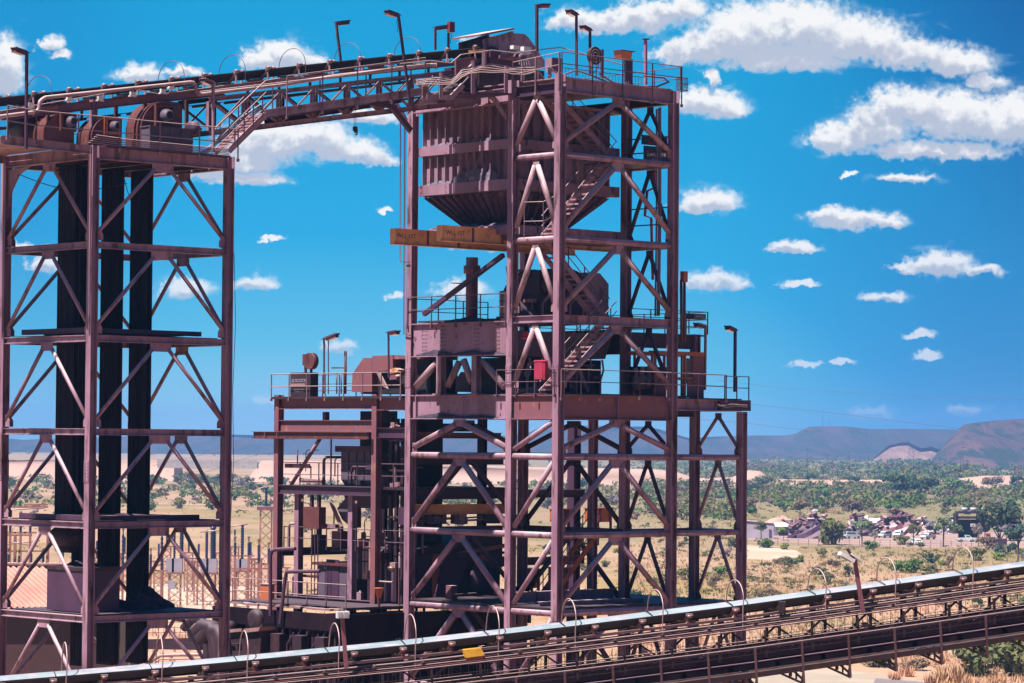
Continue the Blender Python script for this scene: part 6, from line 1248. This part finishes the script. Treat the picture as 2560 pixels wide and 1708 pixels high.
# ---- trees of the scrap yard
def tree(u,v,hpx,wpx,kind,label,seed,tr=.4,n=700):
    p=gd(u,v); sc=F/p.y; h=hpx/sc; w=wpx/sc; T=thing('tree',label,'tree',p,'young trees round the scrap yard'); rd_=random.Random(seed)
    k=MB(); top=p+V((rd_.uniform(-.2,.2),0,h*.6)); k.path([p,p.lerp(top,.5)+V((.06,0,0)),top],h*.022,6)
    for i in range(5): an=rd_.uniform(0,6.28); s=p.lerp(top,.55+.08*i); k.tube(s,s+V((math.cos(an)*w*.33,math.sin(an)*w*.33,h*.25)),h*.012,5,h*.005)
    k.build('trunk',M['bark'],T); k=MB(); crown_mb(k,p+Z*(h*(.5+tr*.45)),w*.56,h*(1-tr)*.52,n,w*.055,rd_,10); k.build('crown',LM[kind],T)
for i,a in enumerate(((1903,1349,48,38,'olive','small olive tree in front of the lilac wall'),(1958,1352,36,34,'lime','small lime tree right of the lilac wall'),(2155,1366,72,50,'pale','pale green young tree left of the white cars',),(2284,1364,56,40,'olive','olive young tree between the white van and the white pickup'),(2358,1370,86,58,'pale','tallest pale green tree in the scrap yard, right of the white pickup'),(2186,1364,40,26,'grey','thin grey sapling between the pale tree and the cars'),(2396,1352,44,34,'pale','short pale tree behind the pickup with the dark load bed'),(2446,1366,60,34,'grey','grey thin tree right of the pickup with the dark load bed'),(2545,1408,110,62,'blue','blue-green tree at the right edge in front of the scrap yard'),(2462,1345,52,60,'dark','dark spreading tree behind the pickup with the dark load bed'))): tree(*a,seed=i+1,tr=.42)
for i,(u,v,h,w,kd,lb) in enumerate(((2250,1248,62,90,'dark','tall dark tree rising above the bushland left of the right hill'),(2310,1246,56,80,'dark','second dark tall tree in the bushland under the right hill'),(2380,1232,40,70,'green','mid green tree in the bushland below the mine dump'),(1910,1225,38,60,'olive','olive tree at the left end of the right bushland'),(2000,1290,46,60,'dry','brown tree behind the left scrap heap'),(2130,1300,56,70,'dry','large brown tree behind the scrap heaps'),(2480,1226,36,60,'dry','brown tree in the bushland at the far right'),(1380,1275,30,36,'dark','dark tree seen between two legs of the bin tower'),(595,1235,44,50,'grey','bare tree on the sand behind the left tower'),(640,1242,40,60,'olive','olive tree right of the left tower on the sand'),(450,1215,30,40,'olive','olive tree in front of the bridge'))): tree(u,v,h,w,kd,lb,seed=40+i,tr=.25,n=600)
# ---- scrap yard
def heap(u0,u1,vb,vt,mts,label,seed,n=70):
    p=gd((u0+u1)/2,vb); sc=F/p.y; w=(u1-u0)/sc; h=(vb-vt)/sc; rd_=random.Random(seed); T=thing('scrap_heap',label,'scrap heap',p,'scrap heaps in the yard')
    for mi,mt in enumerate(mts):
        k=MB()
        for i in range(n//len(mts)):
            x=rd_.uniform(-.5,.5); hh=h*(1-abs(x)*1.2)*rd_.uniform(.1,1.); c=p+V((x*w,rd_.uniform(-.2,.35)*w*.5,max(hh,.3))); an=rd_.uniform(0,3.14); d=V((math.cos(an),math.sin(an)*.6,rd_.uniform(-.5,.5))).normalized(); s=d.cross(V((rd_.uniform(-.4,.4),rd_.uniform(-.4,.4),1))).normalized(); t=s.cross(d)
            k.obox(c,d*rd_.uniform(.5,2.2),s*rd_.uniform(.1,.7),t*rd_.uniform(.04,.35))
        if mi==0: k.mound(p-Z*.1,w*.5,w*.3,h*.75,V((1,0,0)),V((0,1,0)),seed=seed)
        k.build('scrap_metal',M[mt],T)
heap(1975,2098,1346,1274,('plum','redplate','railpink'),'scrap heap at the left of the yard topped with pale plates and an orange sheet',1,110)
heap(2110,2190,1340,1284,('plum','redplate','white'),'low scrap heap behind the pale young tree',2)
heap(2190,2300,1338,1268,('redplate','plum','railpink'),'tall maroon scrap heap behind the white van',3,110)
heap(2268,2345,1336,1290,('railpink','redplate','grey'),'pale pink scrap heap between the maroon heap and the tall tree',4)
heap(2360,2400,1334,1296,('white','grey'),'small white scrap heap right of the tall pale tree',5)
heap(2490,2556,1330,1272,('plum','plum2'),'dark scrap heap at the right end of the yard',6)
heap(1930,1992,1330,1300,('plum','railpink'),'low scrap heap behind the lilac wall',7)
for u0,u1,v0,lb in ((2062,2100,1272,'orange striped roof sheet on top of the left scrap heap'),(2190,2226,1270,'pale orange slatted sheet on top of the maroon scrap heap')):
    p=gd((u0+u1)/2,1352 if u0<2100 else 1346); q=atY(u0,v0,p.y); r_=atY(u1,v0+4,p.y); T=thing('slatted_sheet',lb,'sheet',q); k=MB(); 
    for i in range(5): k.bar(q.lerp(r_,i/5)-Z*.9,q.lerp(r_,i/5)+Z*.3+V((.5,0,0)),.55,.1)
    k.build('slats',M['orange' if u0<2100 else 'railpink'],T); k=MB(); k.bar(q-Z*.9,r_-Z*.9,.12,.12); k.bar(q-Z*.3,r_-Z*.3,.12,.12); k.build('sheet_frame',M['redplate'],T)
CHs=thing('derelict_chassis','dark derelict machine chassis with pale drums on top, right half of the scrap yard','machine',gd(2430,1346))
p=gd(2430,1346); sc=F/p.y
k=MB(); bx=lambda u0,u1,v0,v1,d0,d1,k: k.hexa([V((p.x+(u-2430)/sc,p.y+d,(1346-v)/sc)) for u,d,v in ((u0,d0,v1),(u1,d0,v1),(u1,d1,v1),(u0,d1,v1),(u0,d0,v0),(u1,d0,v0),(u1,d1,v0),(u0,d1,v0))])
bx(2392,2455,1279,1284,-1,4,k);bx(2390,2452,1292,1297,-1.5,4,k);bx(2388,2394,1284,1334,-1.5,4,k);bx(2446,2470,1280,1330,0,4,k);bx(2394,2446,1300,1312,1,4,k); k.build('chassis_frame',M['plum2'],CHs)
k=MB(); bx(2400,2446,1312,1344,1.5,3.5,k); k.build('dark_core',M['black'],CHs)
k=MB()
for u in (2412,2434,2455): 
    c=V((p.x+(u-2430)/sc,p.y+1,(1346-1275)/sc)); k.tube(c-V((.8,0,0)),c+V((.8,0,0)),.55,10)
k.build('drum',M['grey'],CHs); k=MB(); bx(2424,2436,1309,1317,-1.6,-1.4,k); k.build('plate',M['white'],CHs)
WL=thing('yard_shed','low lilac shed with a pale flat roof at the left end of the scrap yard','shed',gd(1895,1345)); p0=gd(1862,1346);p1=gd(1934,1347)
k=MB(); h=43/(F/p0.y); d=V((0,6,0)); k.hexa([p0,p1,p1+d,p0+d,p0+Z*h,p1+Z*h*.86,p1+d+Z*h*.86,p0+d+Z*h]); k.build('wall',mat('lilac_wall',(.36,.3,.37),(.3,.25,.31),.4),WL)
k=MB(); k.hexa([x+Z*h*.0 for x in (p0+Z*h-V((.2,.3,0)),p1+Z*h*.86+V((.2,-.3,0)),p1+d+Z*h*.86,p0+d+Z*h)]+[x+Z*.15 for x in (p0+Z*h-V((.2,.3,0)),p1+Z*h*.86+V((.2,-.3,0)),p1+d+Z*h*.86,p0+d+Z*h)]); k.build('roof',M['railpink'],WL)
k=MB(); k.obox(p1-V((.9,.03,-1.2)),V((.3,0,0)),V((0,.04,0)),Z*1.2); k.build('door',M['bluegrey'],WL)
for u0,u1,v0,v1,lb in ((1938,1975,1308,1340,'pale cream vehicle shelter beside the lilac shed'),(2170,2212,1297,1335,'white tarpaulin shelter behind the first white car')):
    a_=gd(u0,v1);b__=gd(u1,v1);h=(v1-v0)/(F/a_.y); T=thing('shelter',lb,'shelter',a_); k=MB(); k.hexa([a_+Z*h*.7,b__+Z*h*.7,b__+V((0,4,h)),a_+V((0,4,h)),a_+Z*(h*.7+.1),b__+Z*(h*.7+.1),b__+V((0,4,h+.1)),a_+V((0,4,h+.1))]); k.build('roof',M['white'],T)
    for x in (a_,b__): MB().bar(x,x+Z*h*.7,.15,.15,V((1,0,0))).build('post',M['grey'],T)
    k=MB(); k.hexa([a_+V((0,3.9,0)),b__+V((0,3.9,0)),b__+V((0,4,0)),a_+V((0,4,0)),a_+V((0,3.9,h)),b__+V((0,3.9,h)),b__+V((0,4,h)),a_+V((0,4,h))]); k.build('back_sheet',M['grey'],T)
sm=MB(); q=gd(1950,1318); sm.mound(q,6,4,3.2,V((1,0,0)),V((0,1,0)),seed=2); tag(sm.build('sand_mound',M['sandbank'],None,q),'orange-pink sand mound behind the lilac shed','mound')
# fence in front of the yard
YF=thing('yard_fence','thin wire fence with slim posts along the front of the scrap yard','fence',gd(2200,1366)); 
fp=[gd(1868,1364),gd(2200,1367),gd(2480,1371)]; k=MB()
for zz in (.5,1.,1.5):
    for a_,b__ in zip(fp,fp[1:]): k.bar(a_+Z*zz,b__+Z*zz,.025,.03)
k.build('wire',M['darkrail'],YF)
for a_,b__,n in ((fp[0],fp[1],13),(fp[1],fp[2],11)):
    for i in range(n): q=a_.lerp(b__,i/n); MB().bar(q,q+Z*1.7,.09,.09,V((1,0,0))).build('post',M['darkrail'],YF)
# ---- cars
M['carwhite']=mat('white_car_paint',(.62,.62,.62),None,rough=.25,spec=.5); M['tyre']=mat('tyre',(.02,.02,.02),rough=.8); M['carglass']=mat('car_glass',(.03,.10,.10),rough=.05,spec=.7); M['lampred']=mat('tail_lamp',(.5,.03,.03),rough=.3)
def car(kind,u,v,px,rz,label):
    p=gd(u,v); T=thing('parked_car' if kind!='pickup' else 'parked_pickup',label,'car' if kind!='pickup' else 'pickup',p,'white vehicles parked in the scrap yard'); L_=4.9 if kind!='hatch' else 4.; w=.88
    X=V((math.cos(rz),math.sin(rz),0)); Y_=V((-X.y,X.x,0)); pt=lambda x,y,z:p+X*x+Y_*y+Z*z
    pr={'pickup':[(-2.45,.45),(2.4,.45),(2.45,.85),(2.3,1.02),(1.2,1.1),(-2.45,1.1)],'suv':[(-2.4,.4),(2.4,.4),(2.45,.8),(2.3,1.0),(1.2,1.12),(-2.4,1.15)],'hatch':[(-1.95,.35),(1.95,.35),(2.,.7),(1.8,.85),(1.,.95),(-1.9,1.0)]}[kind]
    cabp={'pickup':[(-.5,1.09),(1.25,1.09),(.6,1.72),(-.35,1.75)],'suv':[(-2.35,1.13),(1.25,1.1),(.55,1.8),(-2.1,1.85)],'hatch':[(-1.85,.98),(1.,.94),(.35,1.45),(-1.3,1.48)]}[kind]
    k=MB(); k.prism([pt(x,-w,z) for x,z in pr],Y_*(2*w)); body=k.build('body',M['carwhite'],T)
    k=MB(); n=len(cabp); k.add([pt(x,-w*.98 if z<1.2 and z<1.14 else -w*.82,z) for x,z in cabp]+[pt(x,w*.98 if z<1.14 else w*.82,z) for x,z in cabp],[(0,1,2,3),(7,6,5,4),(0,4,5,1),(1,5,6,2),(2,6,7,3),(3,7,4,0)]); k.build('cabin',M['carwhite'],T)
    (x0,z0),(x1,z1),(x2,z2),(x3,z3)=cabp
    for s in (-1,1):
        k=MB(); lw=lambda f,x,z:(x,z); q=[(x0+.12,z0+.1),(x1-.25,z1+.08),(x2-.08,z2-.1),(x3+.12,z3-.1)]; yy=lambda z:s*(w*.98-(z-z0)/(z2-z0)*w*.16+.012); k.add([pt(x,yy(z),z) for x,z in q],[(0,1,2,3)] if s<0 else [(3,2,1,0)]); k.build('side_window',M['carglass'],T)
    for (xa,za),(xb,zb_),sg in (((x1,z1),(x2,z2),1),((x0,z0),(x3,z3),-1)):
        k=MB(); k.add([pt(xa+sg*.02-sg*.0,y*w*.85,za+.06) for y in (-1,1)]+[pt(xb+sg*.03,y*w*.72,zb_-.08) for y in (1,-1)],[(0,1,2,3) if sg>0 else (3,2,1,0)]); k.build('windscreen',M['carglass'],T)
    for x in (-L_*.31,L_*.3):
        for s in (-1,1):
            k=MB(); k.disc(pt(x,s*(w-.08),.36),Y_,.36,.22,16); wo=k.build('wheel',M['tyre'],T); MB().disc(pt(x,s*(w+.035),.36),Y_,.2,.02,10).build('rim',M['grey'],wo)
    for s in (-1,1):
        MB().obox(pt(L_/2-.08,s*.62,.82),X*.06,Y_*.16,Z*.08).build('headlight',M['glass'],T); MB().obox(pt(-L_/2+.06,s*.72,.85),X*.05,Y_*.09,Z*.16).build('tail_light',M['lampred'],T)
    if kind=='pickup':
        k=MB(); k.hexa([pt(x,y,z) for z in (1.105,1.16) for x,y in ((-2.4,-.8),(-.6,-.8),(-.6,.8),(-2.4,.8))]); k.build('load_cover',M['black'],T)
    k=MB(); k.obox(pt(L_/2,0,.5),X*.06,Y_*w*.9,Z*.12); k.obox(pt(-L_/2,0,.5),X*.06,Y_*w*.9,Z*.12); k.build('bumper',M['bluegrey'],T)
car('suv',2130,1347,30,.5,'pale car half hidden behind the large olive bush')
car('suv',2212,1345,36,-2.2,'white station wagon with its rear window facing us, first of the clear row')
car('suv',2246,1343,40,-1.9,'white van with a yellowish bonnet behind the olive bush')
car('hatch',2292,1362,40,-1.2,'small white hatchback nearest the fence under the olive young tree')
car('pickup',2320,1349,38,-2.3,'white pickup left of the tallest pale tree')
car('pickup',2416,1355,50,.12,'white pickup with a dark load bed parked alone at the right')
# gate pillar and dark red kiosk
kp=thing('gate_kiosk','dark red gate kiosk with an orange top at the right end of the yard fence','kiosk',gd(2470,1365)); p=gd(2470,1365); k=MB(); k.obox(p+Z*1.4,V((.45,0,0)),V((0,.5,0)),Z*1.4); k.build('kiosk_body',M['redplate'],kp); k=MB(); k.obox(p+Z*2.95,V((.55,0,0)),V((0,.6,0)),Z*.14); k.build('roof',M['orange'],kp); k=MB(); k.obox(p+V((2.6,0,.9)),V((2.0,0,0)),V((0,.3,0)),Z*.9); k.build('side_wing',M['plum'],kp)
# ---- poles, masts and lines
def pole(u,v0,v1,D,label,arm=True,nm='power_pole',r=.18,g='wooden power poles beyond the bushland'):
    q=atY(u,v0,D); T=thing(nm,label,'power pole' if arm else 'mast',V((q.x,D,0)),g); MB().tube(V((q.x,D,0)),q,r,6,r*.7).build('shaft',M['plum2'],T); k=MB()
    if arm: k.bar(q-Z*1.2-V((1.3,0,0)),q-Z*1.2+V((1.3,0,0)),.2,.2)
    else:
        for f in (.3,.6,.9): k.bar(V((q.x-.5,D,q.z*f)),V((q.x+.5,D,q.z*f)),.2,.2)
    k.build('cross_arm',M['plum2'],T)
for i,(u,v0,D,lb) in enumerate(((2018,1119,1900,'power pole rising above the left part of the right bushland'),(2123,1125,2100,'power pole right of the first pole above the bushland'),(2171,1126,2100,'third power pole above the bushland, left of the mine dump'),(2284,1126,2200,'power pole in front of the mine dump'),(2402,1128,2000,'shorter of the twin power poles left of the near hill'),(2408,1114,2000,'taller of the twin power poles left of the near hill'))): pole(u,v0,0,D,lb)
pole(2057,1024,0,5200,'taller radio mast on the distant mesa',False,'radio_mast',.5,'radio masts on the mesa'); pole(2073,1041,0,5200,'shorter radio mast on the distant mesa',False,'radio_mast',.4,'radio masts on the mesa')
def wire(pts,D,r,label):
    q=[atY(u,v,D) for u,v in pts]; n=[]
    for a_,b__ in zip(q,q[1:]): n+=[a_.lerp(b__,i/6) for i in range(6)]
    k=MB(); k.path(n+[q[-1]],r,4); tag(k.build('power_line',M['darkrail'],None,q[0]),label,'power line','overhead lines')
wire([(1700,985),(1870,1010),(2060,1030),(2240,1052),(2410,1073)],900,.045,'long overhead wire sloping down to the near hill')
wire([(1700,1045),(1870,1058),(1960,1070),(2060,1080)],900,.04,'short overhead wire above the far low ridge'); wire([(1790,950),(2000,975),(2300,990),(2600,1000)],900,.03,'highest faint overhead wire crossing the right sky')
wire([(380,1165),(560,1125),(640,1100)],500,.03,'pale wire crossing in front of the hills left'); wire([(420,1212),(560,1165),(660,1130)],500,.03,'pale wire just below the first, crossing before the bridge')
# ---- substation
M['cab']=mat('pale_cabinet',(.32,.28,.34),(.27,.23,.29),.6)
def lattice(mb,c,w,h,n):
    hw=w/2
    for sx in (-1,1):
        for sy in (-1,1): mb.bar(c+V((sx*hw,sy*hw,0)),c+V((sx*hw,sy*hw,h)),.1,.1,V((1,0,0)))
    for i in range(n):
        z0=h*i/n; z1=h*(i+1)/n
        for sy in (-1,1): mb.bar(c+V((-hw,sy*hw,z0)),c+V((hw,sy*hw,z1)),.06,.06); mb.bar(c+V((hw,sy*hw,z0)),c+V((-hw,sy*hw,z1)),.06,.06)
        for sx in (-1,1): mb.bar(c+V((sx*hw,-hw,z0)),c+V((sx*hw,hw,z1)),.06,.06)
def ins(mb,c,h,r,n=12):
    pr=[(r*.5,0)]
    for i in range(n): pr+=[(r,h*(i+.3)/n),(r*.6,h*(i+.7)/n)]
    mb.lathe(c,Z,pr+[(r*.5,h)],10)
def breaker(u,vb,D,stand,box,insn,label,sub=True):
    q=atY(u,vb,D); c=V((q.x,D,0)); T=thing('circuit_breaker',label,'breaker',c,'circuit breakers in the substation'); k=MB(); lattice(k,c,1.6,stand,5); k.bar(c+V((-1.2,0,stand)),c+V((1.2,0,stand)),1.8,.25); k.build('lattice_stand',M['lattice'],T)
    for dx,w in ((-.62,.55),(.35,.72)):
        k=MB(); k.obox(c+V((dx,0,stand+.13+box/2)),V((w,0,0)),V((0,.6,0)),Z*box/2); k.build('cabinet',M['cab'],T)
    for dx,hh,r in insn:
        k=MB(); ins(k,c+V((dx,0,stand+.13+box)),hh,r); k.lathe(c+V((dx,0,stand+.13+box+hh)),Z,[(r*.8,0),(r*.9,.3),(r*.3,.36)],10); k.build('insulator',M['insul'],T)
    if sub:
        k=MB(); k.obox(c+V((-.3,-1.,stand-1.6)),V((.45,0,0)),V((0,.3,0)),Z*.6); k.build('control_box',M['cab'],T)
breaker(436,1540,430,6.1,1.9,((.9,4.,.35),(-.1,3.6,.2)),'circuit breaker behind the right face of the left tower, thick dark insulator')
breaker(522,1540,430,6.1,1.9,((.5,4.1,.5),(-.4,3.6,.25)),'circuit breaker just left of the right leg of the left tower',False)
breaker(604,1535,440,6.,1.6,((0,4.6,.28),),'circuit breaker right of the left tower with one tall white-capped insulator',False)
LT=thing('lattice_tower','pink lattice tower with a top plate and one dark insulator, left of the crushing house','lattice tower',V((atY(663,1500,470).x,470,0))); c=V((atY(663,1500,470).x,470,0)); k=MB(); hh=atY(663,1275,470).z; lattice(k,c,1.7,hh,9); k.build('lattice_body',M['lattice'],LT); k=MB(); k.obox(c+Z*(hh+.25),V((1.3,0,0)),V((0,1.,0)),Z*.3); k.build('top_plate',M['redplate'],LT); k=MB(); ins(k,c+Z*(hh+.5),3.,.25); k.build('insulator',M['insul'],LT)
k=MB(); k.path([c+Z*(hh+3.4)+V((x,0,y)) for x,y in ((-2.,-1.),(-1.2,-.2),(0,.2),(3,.1))],.08,6); k.build('conductor',M['railpink'],LT)
def post(u,v0,v1,D,label,st=True):
    t=atY(u,v0,D); b=atY(u,v1,D); c=V((t.x,D,0)); T=thing('post_insulator',label,'insulator',c,'post insulators in the substation'); k=MB(); 
    k.bar(c,V((t.x,D,b.z)),.28,.28,V((1,0,0))); k.bar(V((t.x-.8,D,b.z-.1)),V((t.x+.8,D,b.z-.1)),.3,.2); k.build('post',M['lattice'],T); k=MB(); ins(k,V((t.x,D,b.z)),t.z-b.z,.22,8); k.build('insulator',M['insul'],T)
    k=MB(); k.lathe(V((t.x,D,t.z)),Z,[(.1,0),(.1,.5),(.25,.55),(.06,.9)],8); k.build('clamp',M['railpink'],T)
for i,(u,v0,v1,lb) in enumerate(((588,1355,1388,'small post insulator left of the tall white-capped insulator'),(622,1355,1388,'small post insulator right of the tall white-capped insulator'),(647,1362,1408,'post insulator left of the lattice tower'),(672,1370,1408,'post insulator in front of the lattice tower'),(405,1340,1425,'tall post insulator between the belts of the left tower'),(295,1380,1420,'post insulator between the second and third belts'),(308,1335,1420,'tall dark post insulator right of the third belt'),(377,1385,1425,'post insulator just right of the last belt'),(22,1384,1410,'leftmost post insulator above the ribbed roof'),(48,1388,1410,'second post insulator above the ribbed roof'),(78,1384,1410,'third post insulator above the ribbed roof'),(108,1386,1410,'fourth post insulator above the ribbed roof'),(157,1375,1408,'post insulator left above the counterweight'),(184,1372,1412,'post insulator above the counterweight'),(26,1294,1330,'upper left post insulator on the high bar'),(52,1294,1330,'second post insulator on the high bar'),(76,1296,1330,'third post insulator on the high bar'))): post(u,v0,v1,415 if i<8 else 400,lb)
bb=thing('busbar_frame','pink steel busbar frame with pale tubes in the substation left','busbar',V((atY(60,1500,405).x,405,0)))
k=MB(); 
for u0,u1,v in ((-40,80,1338),(-40,120,1268),(60,120,1262),(560,700,1422),(10,110,1378)): a_=atY(u0,v,405); b__=atY(u1,v,405); k=MB(); k.bar(a_,b__,.25,.22); k.build('frame_bar',M['lattice'],bb)
for u in (-30,38,120,570,690): t=atY(u,1338 if u<200 else 1422,405); k=MB(); k.bar(V((t.x,405,0)),t,.35,.35,V((1,0,0))); k.build('frame_post',M['lattice'],bb)
k=MB()
for u0,u1,v0,v1 in ((-30,112,1278,1270),(10,100,1362,1352),(20,96,1355,1366),(500,560,1330,1326),(570,620,1318,1310)): k.tube(atY(u0,v0,404),atY(u1,v1,404),.09,6)
k.build('conductor',M['railpink'],bb)
for u in (480,640): 
    c=V((atY(u,1540,460).x,460,0)); T=thing('lattice_support','pink lattice support '+('left of the white-capped insulator' if u==480 else 'right of the white-capped insulator')+' in the substation','lattice support',c); k=MB(); lattice(k,c,1.5,7.,6); k.build('lattice_body',M['lattice'],T); k=MB(); k.bar(c+V((-1,0,7)),c+V((1,0,7)),.9,.2); k.build('top_plate',M['redplate'],T)
LSP=None; rd5=random.Random(3)
for i,(u,D,h) in enumerate(((395,470,6.),(415,520,6.5),(470,500,6.2),(495,470,6.),(548,500,6.2),(562,455,5.6),(585,520,6.5),(625,480,6.),(690,500,6.4),(706,455,5.8),(240,480,6.),(310,500,6.))):
    c=V((atY(u,1540,D).x,D,0)); lb='one of the alike pink lattice supports crowded through the substation'
    if LSP is None:
        LSP=thing('lattice_support',lb,'lattice support',c,'alike pink lattice supports in the substation'); k=MB(); lattice(k,c,1.3,6.,6); k.build('lattice_body',M['lattice'],LSP); k=MB(); k.bar(c+V((-1.1,0,6.1)),c+V((1.1,0,6.1)),.8,.2); k.build('head_plate',M['lattice'],LSP); k=MB(); ins(k,c+Z*6.2,2.6,.2,9); k.build('insulator',M['insul'],LSP)
    else: dup(LSP,c,0,(1,1,h/6.))
SF=thing('substation_fence','low dark picket fence in front of the sandy substation yard','fence',gd(450,1590)); k=MB(); a_=gd(300,1592); b__=gd(640,1590)
for zz in (.5,1.1): k.bar(a_+Z*zz,b__+Z*zz,.05,.06)
k.build('fence_rail',M['darkrail'],SF)
for i in range(26): q=a_.lerp(b__,i/25); MB().bar(q,q+Z*1.3,.07,.07,V((1,0,0))).build('post',M['darkrail'],SF)
# ---- brick building with the ribbed roof
BB=thing('brick_building','dark brick building with a pink ribbed steel roof behind the left tower','building',W(-20,24,0))
r0=atY(-300,1413,168); r1=atY(190,1416,168); dn=V((3.1,-2.6,-2.25)); n=34
k=MB(); vs=[]
for i in range(n*4+1):
    f=i/(n*4); p=r0.lerp(r1,f); z=(.0,.2,.2,.0)[i%4]; vs+=[p+Z*z,p+dn+Z*z]
k.add(vs,[(2*i,2*i+1,2*i+3,2*i+2) for i in range(n*4)]); rf=k.build('roof',mat('ribbed_pink_roof',(.5,.2,.165),(.56,.28,.22),.4,.4,.6,.45),BB)
k=MB(); k.bar(r0+Z*.1,r1+Z*.1,.5,.12); k.build('ridge_cap',M['railpink'],rf)
k=MB(); k.add([r0,r1,r1+V((1.5,5,-2.3)),r0+V((1.5,5,-2.3))],[(3,2,1,0)]); k.build('rear_slope',M['redplate'],rf)
e0=r0+dn; e1=r1+dn; brick=bpy.data.materials.new('dark_brick'); t,N,L=nt(brick); bt=N.new('ShaderNodeTexBrick'); tc=N.new('ShaderNodeTexCoord'); mp=N.new('ShaderNodeMapping'); mp.inputs['Rotation'].default_value=(math.pi/2,0,0); L.new(tc.outputs['Object'],mp.inputs[0]); L.new(mp.outputs[0],bt.inputs[0]); bt.inputs['Color1'].default_value=(.04,.012,.014,1); bt.inputs['Color2'].default_value=(.028,.009,.012,1); bt.inputs['Mortar'].default_value=(.055,.025,.025,1); bt.inputs['Scale'].default_value=2.2; L.new(bt.outputs[0],N['Principled BSDF'].inputs['Base Color'])
k=MB(); a_=V((e0.x+.3,e0.y+.6,0)); b__=V((e1.x-.4,e1.y+.6,0)); c_=V((0,7,0)); h=e0.z-.12; k.hexa([a_,b__,b__+c_,a_+c_,a_+Z*h,b__+Z*h,b__+c_+Z*h,a_+c_+Z*h]); k.build('wall',brick,BB)
k=MB(); k.bar(e0-Z*.05,e1-Z*.05,.16,.14); k.build('gutter',M['plum2'],BB)
# ---- the air
hz=MB(); hz.hexa([(-9000,-400,-1.5),(9000,-400,-1.5),(9000,9000,-1.5),(-9000,9000,-1.5),(-9000,-400,100),(9000,-400,100),(9000,9000,100),(-9000,9000,100)])
hm=bpy.data.materials.new('haze'); t,N,L=nt(hm); N.remove(N['Principled BSDF']); pv=N.new('ShaderNodeVolumePrincipled'); pv.inputs['Color'].default_value=(.24,.52,1,1); pv.inputs['Density'].default_value=1.25e-4; pv.inputs['Anisotropy'].default_value=.2; L.new(pv.outputs[0],N['Material Output'].inputs['Volume'])
HAZE=True
if HAZE: tag(hz.build('haze',hm),'thin pale blue air over the plain','haze',None,'stuff')
for o in list(SC.objects):
    if '_w' in o: del o['_w']
